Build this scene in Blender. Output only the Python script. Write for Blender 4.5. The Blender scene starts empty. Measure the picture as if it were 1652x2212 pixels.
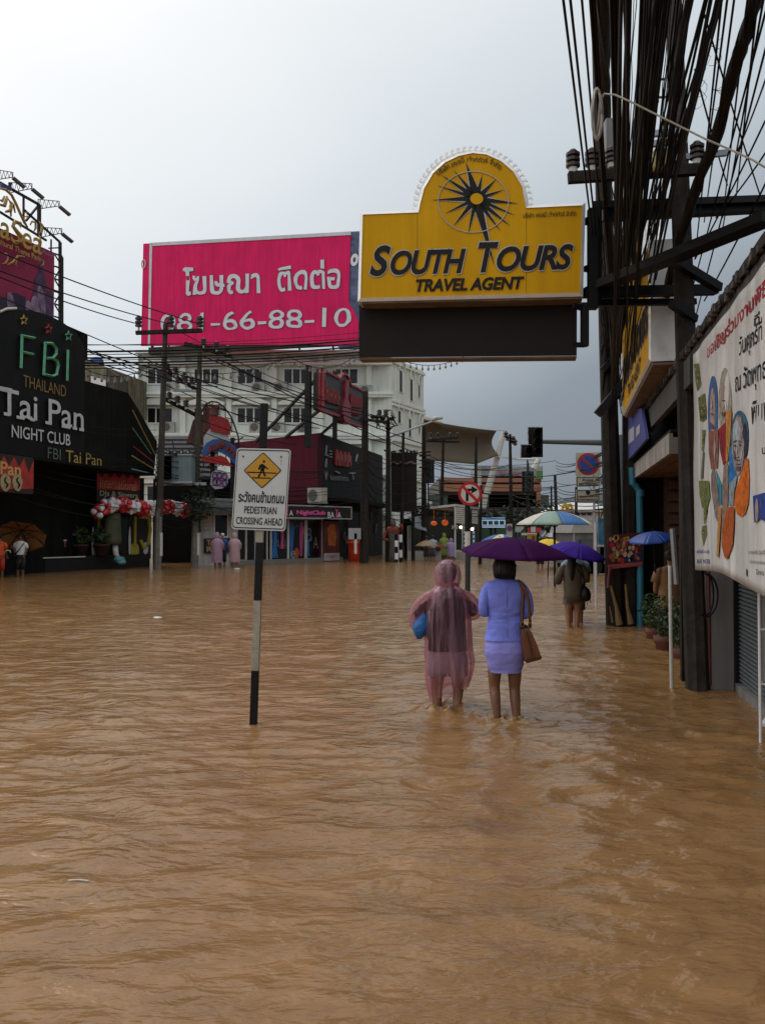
import bpy, bmesh, math, random
from mathutils import Vector, Matrix, noise
R=math.radians
random.seed(7)
SC=bpy.context.scene
COL=SC.collection
# ------------------------------------------------------------------ camera maths (1652 x 2212 reading of the photo)
F=1860.0; CX=826.0; CY=1106.0; HOR=1150.0; EYE=1.65
PITCH=math.atan((HOR-CY)/F)
def ray(px,py):
    x=(px-CX)/F; z=(CY-py)/F
    return Vector((x, math.cos(PITCH)-math.sin(PITCH)*z, math.sin(PITCH)+math.cos(PITCH)*z))
def W(px,py,Y):
    d=ray(px,py); t=Y/d.y
    return Vector((d.x*t,Y,EYE+d.z*t))
def G(px,py,z=0.0):
    d=ray(px,py); t=(z-EYE)/d.z
    return Vector((d.x*t,d.y*t,z))
def XA(px,Y): return W(px,HOR,Y).x
class Plane:
    """upright plane through two plan points; local axes s (along), n (towards the viewer), z (up)"""
    def __init__(s,a,b):
        s.o=Vector((a[0],a[1],0)); d=Vector((b[0]-a[0],b[1]-a[1],0)); s.L=d.length; s.s=d.normalized()
        s.n=Vector((s.s.y,-s.s.x,0))
        if s.n.dot(-s.o)<0: s.n=-s.n
        s.M=Matrix(((s.s.x,s.n.x,0,s.o.x),(s.s.y,s.n.y,0,s.o.y),(0,0,1,0),(0,0,0,1)))
    def sz(s,px,py,n=0.0):
        d=ray(px,py); e=Vector((0,0,EYE)); o=s.o+s.n*n
        t=(o-e).dot(s.n)/d.dot(s.n); p=e+d*t
        return ((p-s.o).dot(s.s),p.z)
    def pt(s,a,z,n=0.0): return s.o+s.s*a+s.n*n+Vector((0,0,z))
    def at(s,px,py,n=0.0):
        a,z=s.sz(px,py,n); return s.pt(a,z,n)
def PP(px1,Y1,px2,Y2): return Plane((XA(px1,Y1),Y1),(XA(px2,Y2),Y2))
def crop(x0,y0,k):
    k*=.8533
    return lambda x,y:(x0*.8533+x*k, y0*.8533+y*k)
# ------------------------------------------------------------------ materials
def lin(c):
    c/=255.0
    return c/12.92 if c<=.04045 else ((c+.055)/1.055)**2.4
def rgb(r,g,b,k=1.0): return tuple(min(.86,lin(v)*k) for v in (r,g,b))
MATS={}
def mat(name,col,rough=.6,metal=0.0,var=.18,scale=2.0,bump=0.0,bscale=30.0,spec=.4,alpha=1.0,streak=0.0,emit=0.0,trans=0.0,coat=0.0):
    if name in MATS: return MATS[name]
    m=bpy.data.materials.new(name); m.use_nodes=True; nt=m.node_tree; N=nt.nodes; L=nt.links
    b=N['Principled BSDF']; b.inputs['Roughness'].default_value=rough; b.inputs['Metallic'].default_value=metal
    b.inputs['Specular IOR Level'].default_value=spec; b.inputs['Alpha'].default_value=alpha
    if coat: b.inputs['Coat Weight'].default_value=coat; b.inputs['Coat Roughness'].default_value=.15
    if trans: b.inputs['Transmission Weight'].default_value=trans
    tc=N.new('ShaderNodeTexCoord'); nz=N.new('ShaderNodeTexNoise'); nz.inputs['Scale'].default_value=scale; nz.inputs['Detail'].default_value=6; nz.inputs['Roughness'].default_value=.65
    L.new(tc.outputs['Object'],nz.inputs['Vector'])
    rp=N.new('ShaderNodeMapRange'); rp.inputs[1].default_value=.3; rp.inputs[2].default_value=.7; rp.inputs[3].default_value=1-var; rp.inputs[4].default_value=1+var*.5
    L.new(nz.outputs['Fac'],rp.inputs[0])
    src=rp.outputs[0]
    if streak:
        mp=N.new('ShaderNodeMapping'); mp.inputs['Scale'].default_value=(3.5,3.5,.25); L.new(tc.outputs['Object'],mp.inputs[0])
        n2=N.new('ShaderNodeTexNoise'); n2.inputs['Scale'].default_value=1.4; n2.inputs['Detail'].default_value=5; L.new(mp.outputs[0],n2.inputs['Vector'])
        r2=N.new('ShaderNodeMapRange'); r2.inputs[1].default_value=.38; r2.inputs[2].default_value=.62; r2.inputs[3].default_value=1-streak; r2.inputs[4].default_value=1
        L.new(n2.outputs['Fac'],r2.inputs[0])
        mu=N.new('ShaderNodeMath'); mu.operation='MULTIPLY'; L.new(src,mu.inputs[0]); L.new(r2.outputs[0],mu.inputs[1]); src=mu.outputs[0]
    mx=N.new('ShaderNodeVectorMath'); mx.operation='SCALE'; mx.inputs[0].default_value=col; L.new(src,mx.inputs['Scale'])
    L.new(mx.outputs[0],b.inputs['Base Color'])
    if bump:
        n3=N.new('ShaderNodeTexNoise'); n3.inputs['Scale'].default_value=bscale; n3.inputs['Detail'].default_value=4; L.new(tc.outputs['Object'],n3.inputs['Vector'])
        bp=N.new('ShaderNodeBump'); bp.inputs['Strength'].default_value=bump; bp.inputs['Distance'].default_value=.02
        L.new(n3.outputs['Fac'],bp.inputs['Height']); L.new(bp.outputs[0],b.inputs['Normal'])
    if emit: L.new(mx.outputs[0],b.inputs['Emission Color']); b.inputs['Emission Strength'].default_value=emit
    MATS[name]=m; return m
# ------------------------------------------------------------------ mesh builder
WM={}
_FONTCACHE={}
def text_geo(body,offset,shear,space=1.0):
    key=(body,offset,shear,space)
    if key in _FONTCACHE: return _FONTCACHE[key]
    c=bpy.data.curves.new('lettering','FONT'); c.body=body; c.size=1; c.offset=offset; c.shear=shear; c.space_character=space; c.resolution_u=4
    o=bpy.data.objects.new('lettering',c); COL.objects.link(o)
    dg=bpy.context.evaluated_depsgraph_get(); me=o.evaluated_get(dg).to_mesh()
    vs=[(v.co.x,v.co.y) for v in me.vertices]; fs=[tuple(p.vertices) for p in me.polygons]
    o.evaluated_get(dg).to_mesh_clear(); bpy.data.objects.remove(o); bpy.data.curves.remove(c)
    x0=min(v[0] for v in vs); x1=max(v[0] for v in vs); y0=min(v[1] for v in vs); y1=max(v[1] for v in vs)
    vs=[((x-x0)/(x1-x0),(y-y0)/(y1-y0)) for x,y in vs]
    _FONTCACHE[key]=(vs,fs); return vs,fs
class MB:
    def __init__(s,M=None): s.bm=bmesh.new(); s.old=[]; s.M=M.copy() if M is not None else Matrix(); s.mi=0
    def v(s,p): return s.bm.verts.new(s.M@Vector(p))
    def f(s,vs):
        try:
            fc=s.bm.faces.new(vs); fc.material_index=s.mi; return fc
        except ValueError: return None
    def box(s,x0,x1,y0,y1,z0,z1):
        a=[s.v(p) for p in ((x0,y0,z0),(x1,y0,z0),(x1,y1,z0),(x0,y1,z0),(x0,y0,z1),(x1,y0,z1),(x1,y1,z1),(x0,y1,z1))]
        for q in ((0,3,2,1),(4,5,6,7),(0,1,5,4),(1,2,6,5),(2,3,7,6),(3,0,4,7)): s.f([a[i] for i in q])
        return s
    def prism(s,poly,n0,n1):
        a=[s.v((p[0],n0,p[1])) for p in poly]; b=[s.v((p[0],n1,p[1])) for p in poly]; k=len(poly)
        s.f(a[::-1]); s.f(b)
        for i in range(k): s.f([a[i],a[(i+1)%k],b[(i+1)%k],b[i]])
        return s
    def sheet(s,poly,n):
        s.f([s.v((p[0],n,p[1])) for p in poly]); return s
    def hull(s,a,b):
        a=[s.v(p) for p in a]; b=[s.v(p) for p in b]; k=len(a)
        s.f(a[::-1]); s.f(b)
        for i in range(k): s.f([a[i],a[(i+1)%k],b[(i+1)%k],b[i]])
        return s
    def tube(s,pts,r,n=6,cap=True,flat=1.0,roll=0.0):
        pts=[Vector(p) for p in pts]; k=len(pts)
        rs=r if isinstance(r,(list,tuple)) else [r]*k
        prev=None; up=None; rings=[]
        for i,p in enumerate(pts):
            t=(pts[min(i+1,k-1)]-pts[max(i-1,0)])
            if t.length<1e-9: t=Vector((0,0,1))
            t.normalize()
            if up is None:
                up=Vector((0,0,1)) if abs(t.z)<.9 else Vector((0,1,0))
            x=t.cross(up)
            if x.length<1e-5: x=t.cross(Vector((1,0,0)))
            x.normalize(); y=x.cross(t).normalized(); up=y
            rings.append([s.v(p+x*(rs[i]*math.cos(2*math.pi*(j+.5)/n+roll))+y*(rs[i]*flat*math.sin(2*math.pi*(j+.5)/n+roll))) for j in range(n)])
        for a,b in zip(rings,rings[1:]):
            for j in range(n): s.f([a[j],a[(j+1)%n],b[(j+1)%n],b[j]])
        if cap: s.f(rings[0][::-1]); s.f(rings[-1])
        return s
    def bar(s,p,q,r,n=8,r2=None): return s.tube([p,q],[r,r if r2 is None else r2],n)
    def beam(s,p,q,w,h=None):
        p=Vector(p); q=Vector(q); h=w if h is None else h
        t=(q-p).normalized(); up=Vector((0,0,1)) if abs(t.z)<.95 else Vector((0,1,0))
        x=t.cross(up).normalized()*w*.5; y=x.cross(t).normalized()*h*.5
        return s.hull([p-x-y,p+x-y,p+x+y,p-x+y],[q-x-y,q+x-y,q+x+y,q-x+y])
    def loft(s,rings,cap=True):
        rr=[[s.v(p) for p in r] for r in rings]; n=len(rr[0])
        for a,b in zip(rr,rr[1:]):
            for j in range(n): s.f([a[j],a[(j+1)%n],b[(j+1)%n],b[j]])
        if cap: s.f(rr[0][::-1]); s.f(rr[-1])
        return s
    def lathe(s,prof,c=(0,0,0),n=16):
        return s.loft([[(c[0]+r*math.cos(2*math.pi*j/n),c[1]+r*math.sin(2*math.pi*j/n),c[2]+z) for j in range(n)] for r,z in prof])
    def ball(s,c,rx,ry=None,rz=None,n=12,m=8):
        ry=rx if ry is None else ry; rz=rx if rz is None else rz
        return s.loft([[(c[0]+rx*math.sin(a)*math.cos(2*math.pi*j/n),c[1]+ry*math.sin(a)*math.sin(2*math.pi*j/n),c[2]-rz*math.cos(a)) for j in range(n)] for a in [math.pi*(i+.15)/(m+.3) for i in range(m+1)]])
    def text(s,body,BL,BR,TL,n=.01,offset=0.0,shear=0.0,space=1.0):
        if len(s.bm.faces): s.old.append(s.bm); s.bm=bmesh.new()
        vs,fs=text_geo(body,offset,shear,space)
        vv=[s.v((BL[0]+u*(BR[0]-BL[0])+w*(TL[0]-BL[0]),n,BL[1]+u*(BR[1]-BL[1])+w*(TL[1]-BL[1]))) for u,w in vs]
        for q in fs: s.f([vv[i] for i in q])
        return s
    def stroke(s,pts,w,n=.02,k=5): return s.tube([(p[0],n,p[1]) for p in pts],w*.5,k)
    def leaves(s,c,rad,count,size,seed=0,flat=.6,hollow=.35):
        rnd=random.Random(seed)
        for _ in range(count):
            while True:
                p=Vector((rnd.uniform(-1,1),rnd.uniform(-1,1),rnd.uniform(-1,1)))
                if hollow<p.length<1: break
            p=Vector((c[0]+p.x*rad[0],c[1]+p.y*rad[1],c[2]+p.z*rad[2]))
            a=Vector((rnd.gauss(0,1),rnd.gauss(0,1),rnd.gauss(0,flat))).normalized(); b=a.cross(Vector((rnd.gauss(0,1),rnd.gauss(0,1),rnd.gauss(0,1)))).normalized()
            z=size*rnd.uniform(.6,1.4)
            s.f([s.v(p-a*z),s.v(p-b*z*.4),s.v(p+a*z),s.v(p+b*z*.4)])
        return s
    def build(s,name,m,parent=None,smooth=False,local=False,bevel=0.0,sub=0,solid=0.0,nofix=False):
        for ob in s.old:
            k=MB(); k.bm.free(); k.bm=ob; k.build(name,m,parent,smooth,local,bevel,sub,solid,nofix)
        bm=s.bm
        if not nofix: bmesh.ops.recalc_face_normals(bm,faces=bm.faces[:])
        if parent is not None and not local: bm.transform(WM[parent].inverted())
        org=None
        if parent is None:
            xs=[v.co.x for v in bm.verts]; ys=[v.co.y for v in bm.verts]; zs=[v.co.z for v in bm.verts]
            org=Vector(((min(xs)+max(xs))/2,(min(ys)+max(ys))/2,min(zs))); bm.transform(Matrix.Translation(-org))
        me=bpy.data.meshes.new(name); bm.to_mesh(me); bm.free()
        for mm in (m if isinstance(m,(list,tuple)) else [m]): me.materials.append(mm)
        if smooth:
            for p in me.polygons: p.use_smooth=True
        o=bpy.data.objects.new(name,me); COL.objects.link(o)
        if parent is not None: o.parent=parent; WM[o]=WM[parent]
        else: o.location=org; WM[o]=Matrix.Translation(org)
        if solid: md=o.modifiers.new('thick','SOLIDIFY'); md.thickness=solid
        if bevel: md=o.modifiers.new('soft','BEVEL'); md.width=bevel; md.segments=2; md.limit_method='ANGLE'
        if sub: md=o.modifiers.new('sub','SUBSURF'); md.levels=sub; md.render_levels=sub
        return o
def tag(o,label=None,cat=None,group=None,kind=None):
    if label: o['label']=label
    if cat: o['category']=cat
    if group: o['group']=group
    if kind: o['kind']=kind
    return o
def thing(name,label,cat,loc=(0,0,0),rotz=0.0,group=None):
    o=bpy.data.objects.new(name,None); COL.objects.link(o); o.empty_display_size=.2
    o.location=loc; o.rotation_euler=(0,0,rotz); WM[o]=Matrix.Translation(Vector(loc))@Matrix.Rotation(rotz,4,'Z')
    return tag(o,label,cat,group)
def dup(o,loc,rotz=None,label=None,parent=None):
    c=o.copy(); COL.objects.link(c)
    if parent is not None: c.parent=parent
    else:
        c.location=loc
        if rotz is not None: c.rotation_euler=(0,0,rotz)
        if label: c['label']=label
        WM[c]=Matrix.Translation(Vector(loc))@Matrix.Rotation(c.rotation_euler.z,4,'Z')
    for ch in list(o.children): dup(ch,None,parent=c)
    return c
def fine(specs,k):
    out=[]; n=len(specs)
    for i in range(n-1):
        a,b=specs[i],specs[i+1]
        for j in range(k):
            t=j/k; u=t*t*(3-2*t)*.5+t*.5; out.append(tuple(x+(y-x)*u for x,y in zip(a,b)))
    out.append(tuple(specs[-1])); return out
def crease(p,amp,f=9.0,fz=5.0,seed=0.0):
    v=Vector((p[0]*f+seed,p[1]*f,p[2]*fz)); d=noise.noise(v)+.5*(1-2*abs(noise.noise(v*2.1)))*.8
    l=math.hypot(p[0],p[1]) or 1
    return (p[0]+p[0]/l*d*amp,p[1]+p[1]/l*d*amp,p[2])
def ell(cx,cz,rx,rz,n=20,rot=0.0,a0=0.0,a1=2*math.pi):
    full=abs(a1-a0-2*math.pi)<1e-6; out=[]
    for i in range(n if full else n+1):
        t=a0+(a1-a0)*i/n; x=rx*math.cos(t); z=rz*math.sin(t)
        out.append((cx+x*math.cos(rot)-z*math.sin(rot),cz+x*math.sin(rot)+z*math.cos(rot)))
    return out
def sag(p,q,d,k=14):
    p=Vector(p); q=Vector(q)
    return [p.lerp(q,i/k)-Vector((0,0,d*4*(i/k)*(1-i/k))) for i in range(k+1)]
# ------------------------------------------------------------------ palette
M_black=mat('black_paint',(.006,.006,.0065),.5,var=.3,spec=.22)
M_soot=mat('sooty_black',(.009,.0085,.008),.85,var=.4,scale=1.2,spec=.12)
M_cable=mat('cable_rubber',(.009,.0075,.007),.6,var=.3,scale=6,spec=.2)
M_white=mat('white_paint',(.72,.74,.73),.5,var=.08)
M_dirtywhite=mat('stained_white_paint',(.6,.6,.56),.6,var=.2,scale=9,streak=.15)
M_steel=mat('dull_steel',(.3,.31,.32),.4,.7,var=.2)
M_dsteel=mat('dark_steel',(.016,.016,.017),.6,.0,var=.3,spec=.25)
M_conc=mat('pole_concrete',(.085,.078,.066),.85,var=.4,scale=4,bump=.5,streak=.4,spec=.2)
M_woodpole=mat('dark_wet_pole',(.03,.025,.02),.8,var=.5,scale=5,bump=.6,bscale=18,streak=.4,spec=.18)
M_insul=mat('brown_porcelain',(.035,.022,.018),.25,var=.2)
M_skin=mat('brown_skin',(.19,.095,.055),.36,var=.22,scale=14,bump=.15,bscale=40)
M_skin2=mat('tan_skin',(.24,.125,.07),.5,var=.1,scale=8)
M_hair=mat('black_hair',(.012,.009,.009),.45,var=.5,scale=30,bump=.4,bscale=120)
M_gold=mat('gold_letter',(.5,.33,.08),.35,.3,var=.3,scale=6)
M_red=mat('red_paint',(.5,.02,.02),.5,var=.25)
M_chrome=mat('bright_chrome',(.8,.8,.78),.3,.3,var=.12,scale=5,bump=.35,bscale=6,spec=.6)
M_glass=mat('dark_window_glass',(.008,.009,.01),.12,var=.1,spec=.28)
M_leaf=mat('leaf_green',(.035,.075,.018),.6,var=.6,scale=5)
M_leafd=mat('dark_leaf_green',(.016,.032,.016),.7,var=.6,scale=2)
M_ac=mat('air_conditioner_white',(.5,.5,.46),.55,var=.2)
# ------------------------------------------------------------------ sky, sun, camera
w=bpy.data.worlds.new("World"); SC.world=w; w.use_nodes=True
N=w.node_tree.nodes; L=w.node_tree.links; bg=N['Background']
sky=N.new('ShaderNodeTexSky'); sky.sky_type='NISHITA'; sky.sun_disc=False; sky.sun_elevation=R(48); sky.sun_rotation=R(-59); sky.dust_density=4; sky.air_density=1.2
hs=N.new('ShaderNodeHueSaturation'); hs.inputs['Saturation'].default_value=.12; hs.inputs['Value'].default_value=.8; L.new(sky.outputs[0],hs.inputs['Color'])
tc=N.new('ShaderNodeTexCoord')
def dotn(v):
    d=N.new('ShaderNodeVectorMath'); d.operation='DOT_PRODUCT'; d.inputs[1].default_value=v; L.new(tc.outputs['Generated'],d.inputs[0]); return d.outputs['Value']
mp=N.new('ShaderNodeMapping'); mp.inputs['Scale'].default_value=(1,1,2.2); L.new(tc.outputs['Generated'],mp.inputs[0])
nz=N.new('ShaderNodeTexNoise'); nz.inputs['Scale'].default_value=1.6; nz.inputs['Detail'].default_value=5; L.new(mp.outputs[0],nz.inputs['Vector'])
# overcast deck: brighter high and to the left, a dark rain cloud low on the right
ma=N.new('ShaderNodeMath'); ma.operation='MULTIPLY_ADD'; ma.inputs[1].default_value=.16; L.new(nz.outputs['Fac'],ma.inputs[0]); L.new(dotn((-.50,-.12,.86)),ma.inputs[2])
cr=N.new('ShaderNodeValToRGB'); L.new(ma.outputs[0],cr.inputs['Fac'])
mr=N.new('ShaderNodeMapRange'); mr.inputs[1].default_value=-.22; mr.inputs[2].default_value=.86; L.new(ma.outputs[0],mr.inputs[0]); L.new(mr.outputs[0],cr.inputs['Fac'])
e=cr.color_ramp.elements
e[0].position=0; e[0].color=(.145,.172,.2,1)
e[1].position=1; e[1].color=(.95,.93,.94,1)
for p,c in ((.22,(.2,.235,.275,1)),(.42,(.47,.525,.565,1)),(.62,(.68,.71,.735,1)),(.8,(.86,.86,.87,1))):
    k=e.new(p); k.color=c
sc_=N.new('ShaderNodeVectorMath'); sc_.operation='SCALE'; sc_.inputs['Scale'].default_value=10.0; L.new(cr.outputs[0],sc_.inputs[0])
mx=N.new('ShaderNodeMix'); mx.data_type='RGBA'; mx.inputs['Factor'].default_value=.9; L.new(hs.outputs[0],mx.inputs['A']); L.new(sc_.outputs[0],mx.inputs['B'])
L.new(mx.outputs['Result'],bg.inputs['Color']); bg.inputs['Strength'].default_value=.1
sl=bpy.data.lights.new('sun','SUN'); sl.energy=.6; sl.angle=R(25); sl.color=(1,.97,.93)
so=bpy.data.objects.new('sun',sl); COL.objects.link(so); sd=Vector((-.5,.3,.8)).normalized(); so.rotation_euler=sd.to_track_quat('Z','Y').to_euler(); so.location=sd*60
cam=bpy.data.cameras.new('camera'); co=bpy.data.objects.new('camera',cam); COL.objects.link(co); SC.camera=co
co.location=(0,0,EYE); co.rotation_euler=(R(90)+PITCH,0,0); cam.sensor_fit='VERTICAL'; cam.sensor_height=24; cam.lens=24*F/2212; cam.clip_end=3000; cam.clip_start=.05
SC.view_settings.view_transform='Standard'; SC.view_settings.look='None'; SC.view_settings.exposure=0.38; SC.view_settings.gamma=1
SC.cycles.max_bounces=6; SC.cycles.transparent_max_bounces=16; SC.cycles.use_denoising=True; SC.cycles.caustics_reflective=False; SC.cycles.caustics_refractive=False
# ------------------------------------------------------------------ flood water and ground
FEET=[(W(948,1528,8.1).x,8.1),(W(980,1534,8.05).x,8.05),(W(1067,1548,7.75).x,7.75),(W(1101,1555,7.6).x,7.6)]
POSTS=[(W(547,1560,7.4).x,7.4),(G(1505,1500).x,G(1505,1500).y)]
def wave(x,y):
    d=math.hypot(x,y)
    a=noise.noise(Vector((x*.55,y*.75,1.7)))*.022
    wx=x+.25*noise.noise(Vector((x*.8,y*.8,9))); wy=y+.25*noise.noise(Vector((x*.8,y*.8,19)))
    calm=max(.28,min(1,(d-2.2)/3.5))*(.65+.8*max(0,min(1,.5+noise.noise(Vector((x*.3,y*.22,33))))))
    if d<45: q_=noise.noise(Vector((wx*1.6,wy*2.7,4.2))); a+=(1-math.sqrt(q_*q_+.012)*2)*.027*min(1,(45-d)/20)*calm
    if d<26:
        k=min(1,(26-d)/12)
        q_=noise.noise(Vector((wx*3.4,wy*5.8,7.7))); a+=(1-math.sqrt(q_*q_+.02)*2)*.009*k*calm
        rgh=max(0,min(1,(x-.2*y+.3)/1.6))
        a+=noise.noise(Vector((x*6,y*7.5,3.1)))*(.003+.009*rgh)*k
        if d<13: a+=noise.noise(Vector((x*13,y*15,5.1)))*(.001+.005*rgh)*min(1,(13-d)/4)
    for fx,fy in FEET:
        q=math.hypot((x-fx)/1.2,(y-fy+.04))
        if q<.55:
            a+=.035*math.exp(-((q-.12)/.07)**2)*(0.6+noise.noise(Vector((x*14,y*14,8))))
            a+=.008*math.sin(q*45)*math.exp(-q*5)
    for fx,fy in POSTS:
        q=math.hypot(x-fx,y-fy)
        if q<.6: a+=.008*math.sin(q*38)*math.exp(-q*5)
    return a
def axis(lo,hi,fine):
    out=[0.0]; x=0.0
    while x<hi: x+=fine(x); out.append(x)
    neg=[]; x=0.0
    while x>lo: x-=fine(-x); neg.append(x)
    return neg[::-1]+out
xs=axis(-160,160,lambda a:.028 if a<3.2 else .028*(a/3.2)**1.9)
ys=[-30,-10,-3,0,1.2]; y=1.9
while y<420: ys.append(y); y+=max(.022,.022*(y/4.5)**1.75)
bm=bmesh.new(); rows=[]
for y in ys: rows.append([bm.verts.new((x,y,wave(x,y) if y>1 else 0)) for x in xs])
for a,b in zip(rows,rows[1:]):
    for i in range(len(xs)-1): bm.faces.new((a[i],a[i+1],b[i+1],b[i]))
me=bpy.data.meshes.new('flood_water'); bm.to_mesh(me); bm.free()
for p in me.polygons: p.use_smooth=True
m=bpy.data.materials.new('muddy_flood_water'); m.use_nodes=True; N=m.node_tree.nodes; L=m.node_tree.links; b=N['Principled BSDF']
tc=N.new('ShaderNodeTexCoord')
def nz(scale,detail,vec,rough=.55,dist=0.0):
    n=N.new('ShaderNodeTexNoise'); n.inputs['Scale'].default_value=scale; n.inputs['Detail'].default_value=detail; n.inputs['Roughness'].default_value=rough; n.inputs['Distortion'].default_value=dist; L.new(vec,n.inputs['Vector']); return n.outputs['Fac']
mp=N.new('ShaderNodeMapping'); mp.inputs['Scale'].default_value=(1,1.9,1); mp.inputs['Rotation'].default_value=(0,0,R(12)); L.new(tc.outputs['Object'],mp.inputs[0])
c1=nz(.5,5,mp.outputs[0],.6,.6); c2=nz(2.6,4,mp.outputs[0],.55,.3)
rp=N.new('ShaderNodeValToRGB'); L.new(c1,rp.inputs[0]); e=rp.color_ramp.elements
e[0].position=.3; e[0].color=(.22,.117,.043,1); e[1].position=.72; e[1].color=(.3,.17,.072,1)
r2=N.new('ShaderNodeMapRange'); r2.inputs[1].default_value=.36; r2.inputs[2].default_value=.68; r2.inputs[3].default_value=.88; r2.inputs[4].default_value=1.08; L.new(c2,r2.inputs[0])
vm=N.new('ShaderNodeVectorMath'); vm.operation='SCALE'; L.new(rp.outputs[0],vm.inputs[0]); L.new(r2.outputs[0],vm.inputs['Scale']); fk=nz(11,6,mp.outputs[0],.72,1.6); fm=nz(.45,2,tc.outputs['Object'],.5,.3)
k1=N.new('ShaderNodeMapRange'); k1.inputs[1].default_value=.63; k1.inputs[2].default_value=.74; L.new(fk,k1.inputs[0])
sx=N.new('ShaderNodeSeparateXYZ'); L.new(tc.outputs['Object'],sx.inputs[0])
k2=N.new('ShaderNodeMapRange'); k2.inputs[1].default_value=.45; k2.inputs[2].default_value=.62; k2.inputs[4].default_value=.75; L.new(fm,k2.inputs[0])
k3=N.new('ShaderNodeMath'); k3.operation='MULTIPLY'; L.new(k1.outputs[0],k3.inputs[0]); L.new(k2.outputs[0],k3.inputs[1])
fx_=N.new('ShaderNodeMix'); fx_.data_type='RGBA'; fx_.inputs['B'].default_value=(.5,.36,.22,1); L.new(k3.outputs[0],fx_.inputs['Factor']); L.new(vm.outputs[0],fx_.inputs['A']); L.new(fx_.outputs['Result'],b.inputs['Base Color'])
b.inputs['Roughness'].default_value=.1; b.inputs['IOR'].default_value=1.33; b.inputs['Specular IOR Level'].default_value=.5
f1=nz(2.0,3,mp.outputs[0],.5,.5); f2=nz(7.5,3,mp.outputs[0],.5,.5); f3=nz(30,2,mp.outputs[0],.5,.2)
ad=N.new('ShaderNodeMath'); ad.operation='MULTIPLY_ADD'; ad.inputs[1].default_value=.22; L.new(f2,ad.inputs[0]); L.new(f1,ad.inputs[2])
a2=N.new('ShaderNodeMath'); a2.operation='MULTIPLY_ADD'; a2.inputs[1].default_value=.045; L.new(f3,a2.inputs[0]); L.new(ad.outputs[0],a2.inputs[2])
bp=N.new('ShaderNodeBump'); bp.inputs['Strength'].default_value=1.0; bp.inputs['Distance'].default_value=.055; L.new(a2.outputs[0],bp.inputs['Height']); L.new(bp.outputs[0],b.inputs['Normal'])
me.materials.append(m); wo=bpy.data.objects.new('flood_water',me); COL.objects.link(wo); tag(wo,'brown muddy flood water covering the whole street',None,None,'structure')
gm=mat('street_asphalt',(.05,.048,.045),.9,var=.3)
q=MB(); q.box(-900,900,-40,1200,-.5,-.28); g=q.build('ground',gm); tag(g,'flooded street surface under the water',None,None,'structure')
# low wooded hill behind the far end of the street
hm=mat('haze_tinted_hillside',(.045,.062,.07),.9,var=.3,scale=.02)  # distance haze is mixed into the hill's base colour
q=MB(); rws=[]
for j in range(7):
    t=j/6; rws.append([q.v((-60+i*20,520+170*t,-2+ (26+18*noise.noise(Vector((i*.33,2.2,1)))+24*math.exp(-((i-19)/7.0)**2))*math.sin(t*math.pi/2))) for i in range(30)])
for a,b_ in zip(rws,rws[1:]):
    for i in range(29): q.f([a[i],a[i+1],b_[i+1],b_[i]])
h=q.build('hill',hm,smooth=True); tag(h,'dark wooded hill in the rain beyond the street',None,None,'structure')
# ------------------------------------------------------------------ black nightclub on the left
FP=Plane((XA(0,29.8),29.8),(XA(330,40.5),40.5))
c2=crop(0,780,420/1652); c3=crop(0,1080,500/1652)
def P2(x,y,n=0): return FP.sz(*c2(x,y),n)
def P3(x,y,n=0): return FP.sz(*c3(x,y),n)
club=thing('nightclub_building','black nightclub building with an arched sign front and many neon letters','building',FP.pt(6,0))
M_clubblack=mat('club_black_cladding',(.008,.0082,.008),.6,spec=.2,var=.5,scale=.9,streak=.4)
M_clubdark=mat('club_dark_wall',(.01,.0098,.009),.8,spec=.15,var=.5,scale=1.1,streak=.45)
sR=P2(850,400)[0]
arch=[(-9,4.4),(-9,7.2)]
top=[P2(x,y) for x,y in ((0,42),(60,14),(160,8),(300,22),(400,42),(530,92),(620,135),(700,195),(760,245),(805,305),(835,360),(852,420))]
arch=[(-9,4.4),(-9,8.0),(-5.5,8.9)]+top+[(top[-1][0],4.4)]
q=MB(FP.M); q.prism(arch,-.5,.0); q.build('sign_front',M_clubblack,club)
q=MB(FP.M); pts=[top[i] for i in range(0,3)]; q.tube([(p[0],.02,p[1]+.02) for p in [(-5.5,8.9),(-1.5,9.3)]+pts],.05,5); q.build('edge_strip',M_dirtywhite,club)
low=[(top[-1][0],4.4),P2(852,715),P2(1300,842),P2(1400,1000),P2(1500,1180),P2(1590,1330),(FP.sz(338,1000)[0],4.4)]
q=MB(FP.M); q.prism(low,-.9,-.12); q.build('side_wing',M_clubdark,club)
q=MB(FP.M); q.box(-9,sR+5.4,-9,-.9,4.3,6.6); q.box(-9,sR-.1,-9,-.5,6.6,8.2); q.box(-9,sR+6.0,-9,-1.9,-.3,4.3); q.build('wall',M_clubdark,club)
q=MB(FP.M); q.box(-9,sR+5.9,-1.9,.05,4.32,4.42); q.build('overhang_soffit',M_soot,club)
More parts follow.
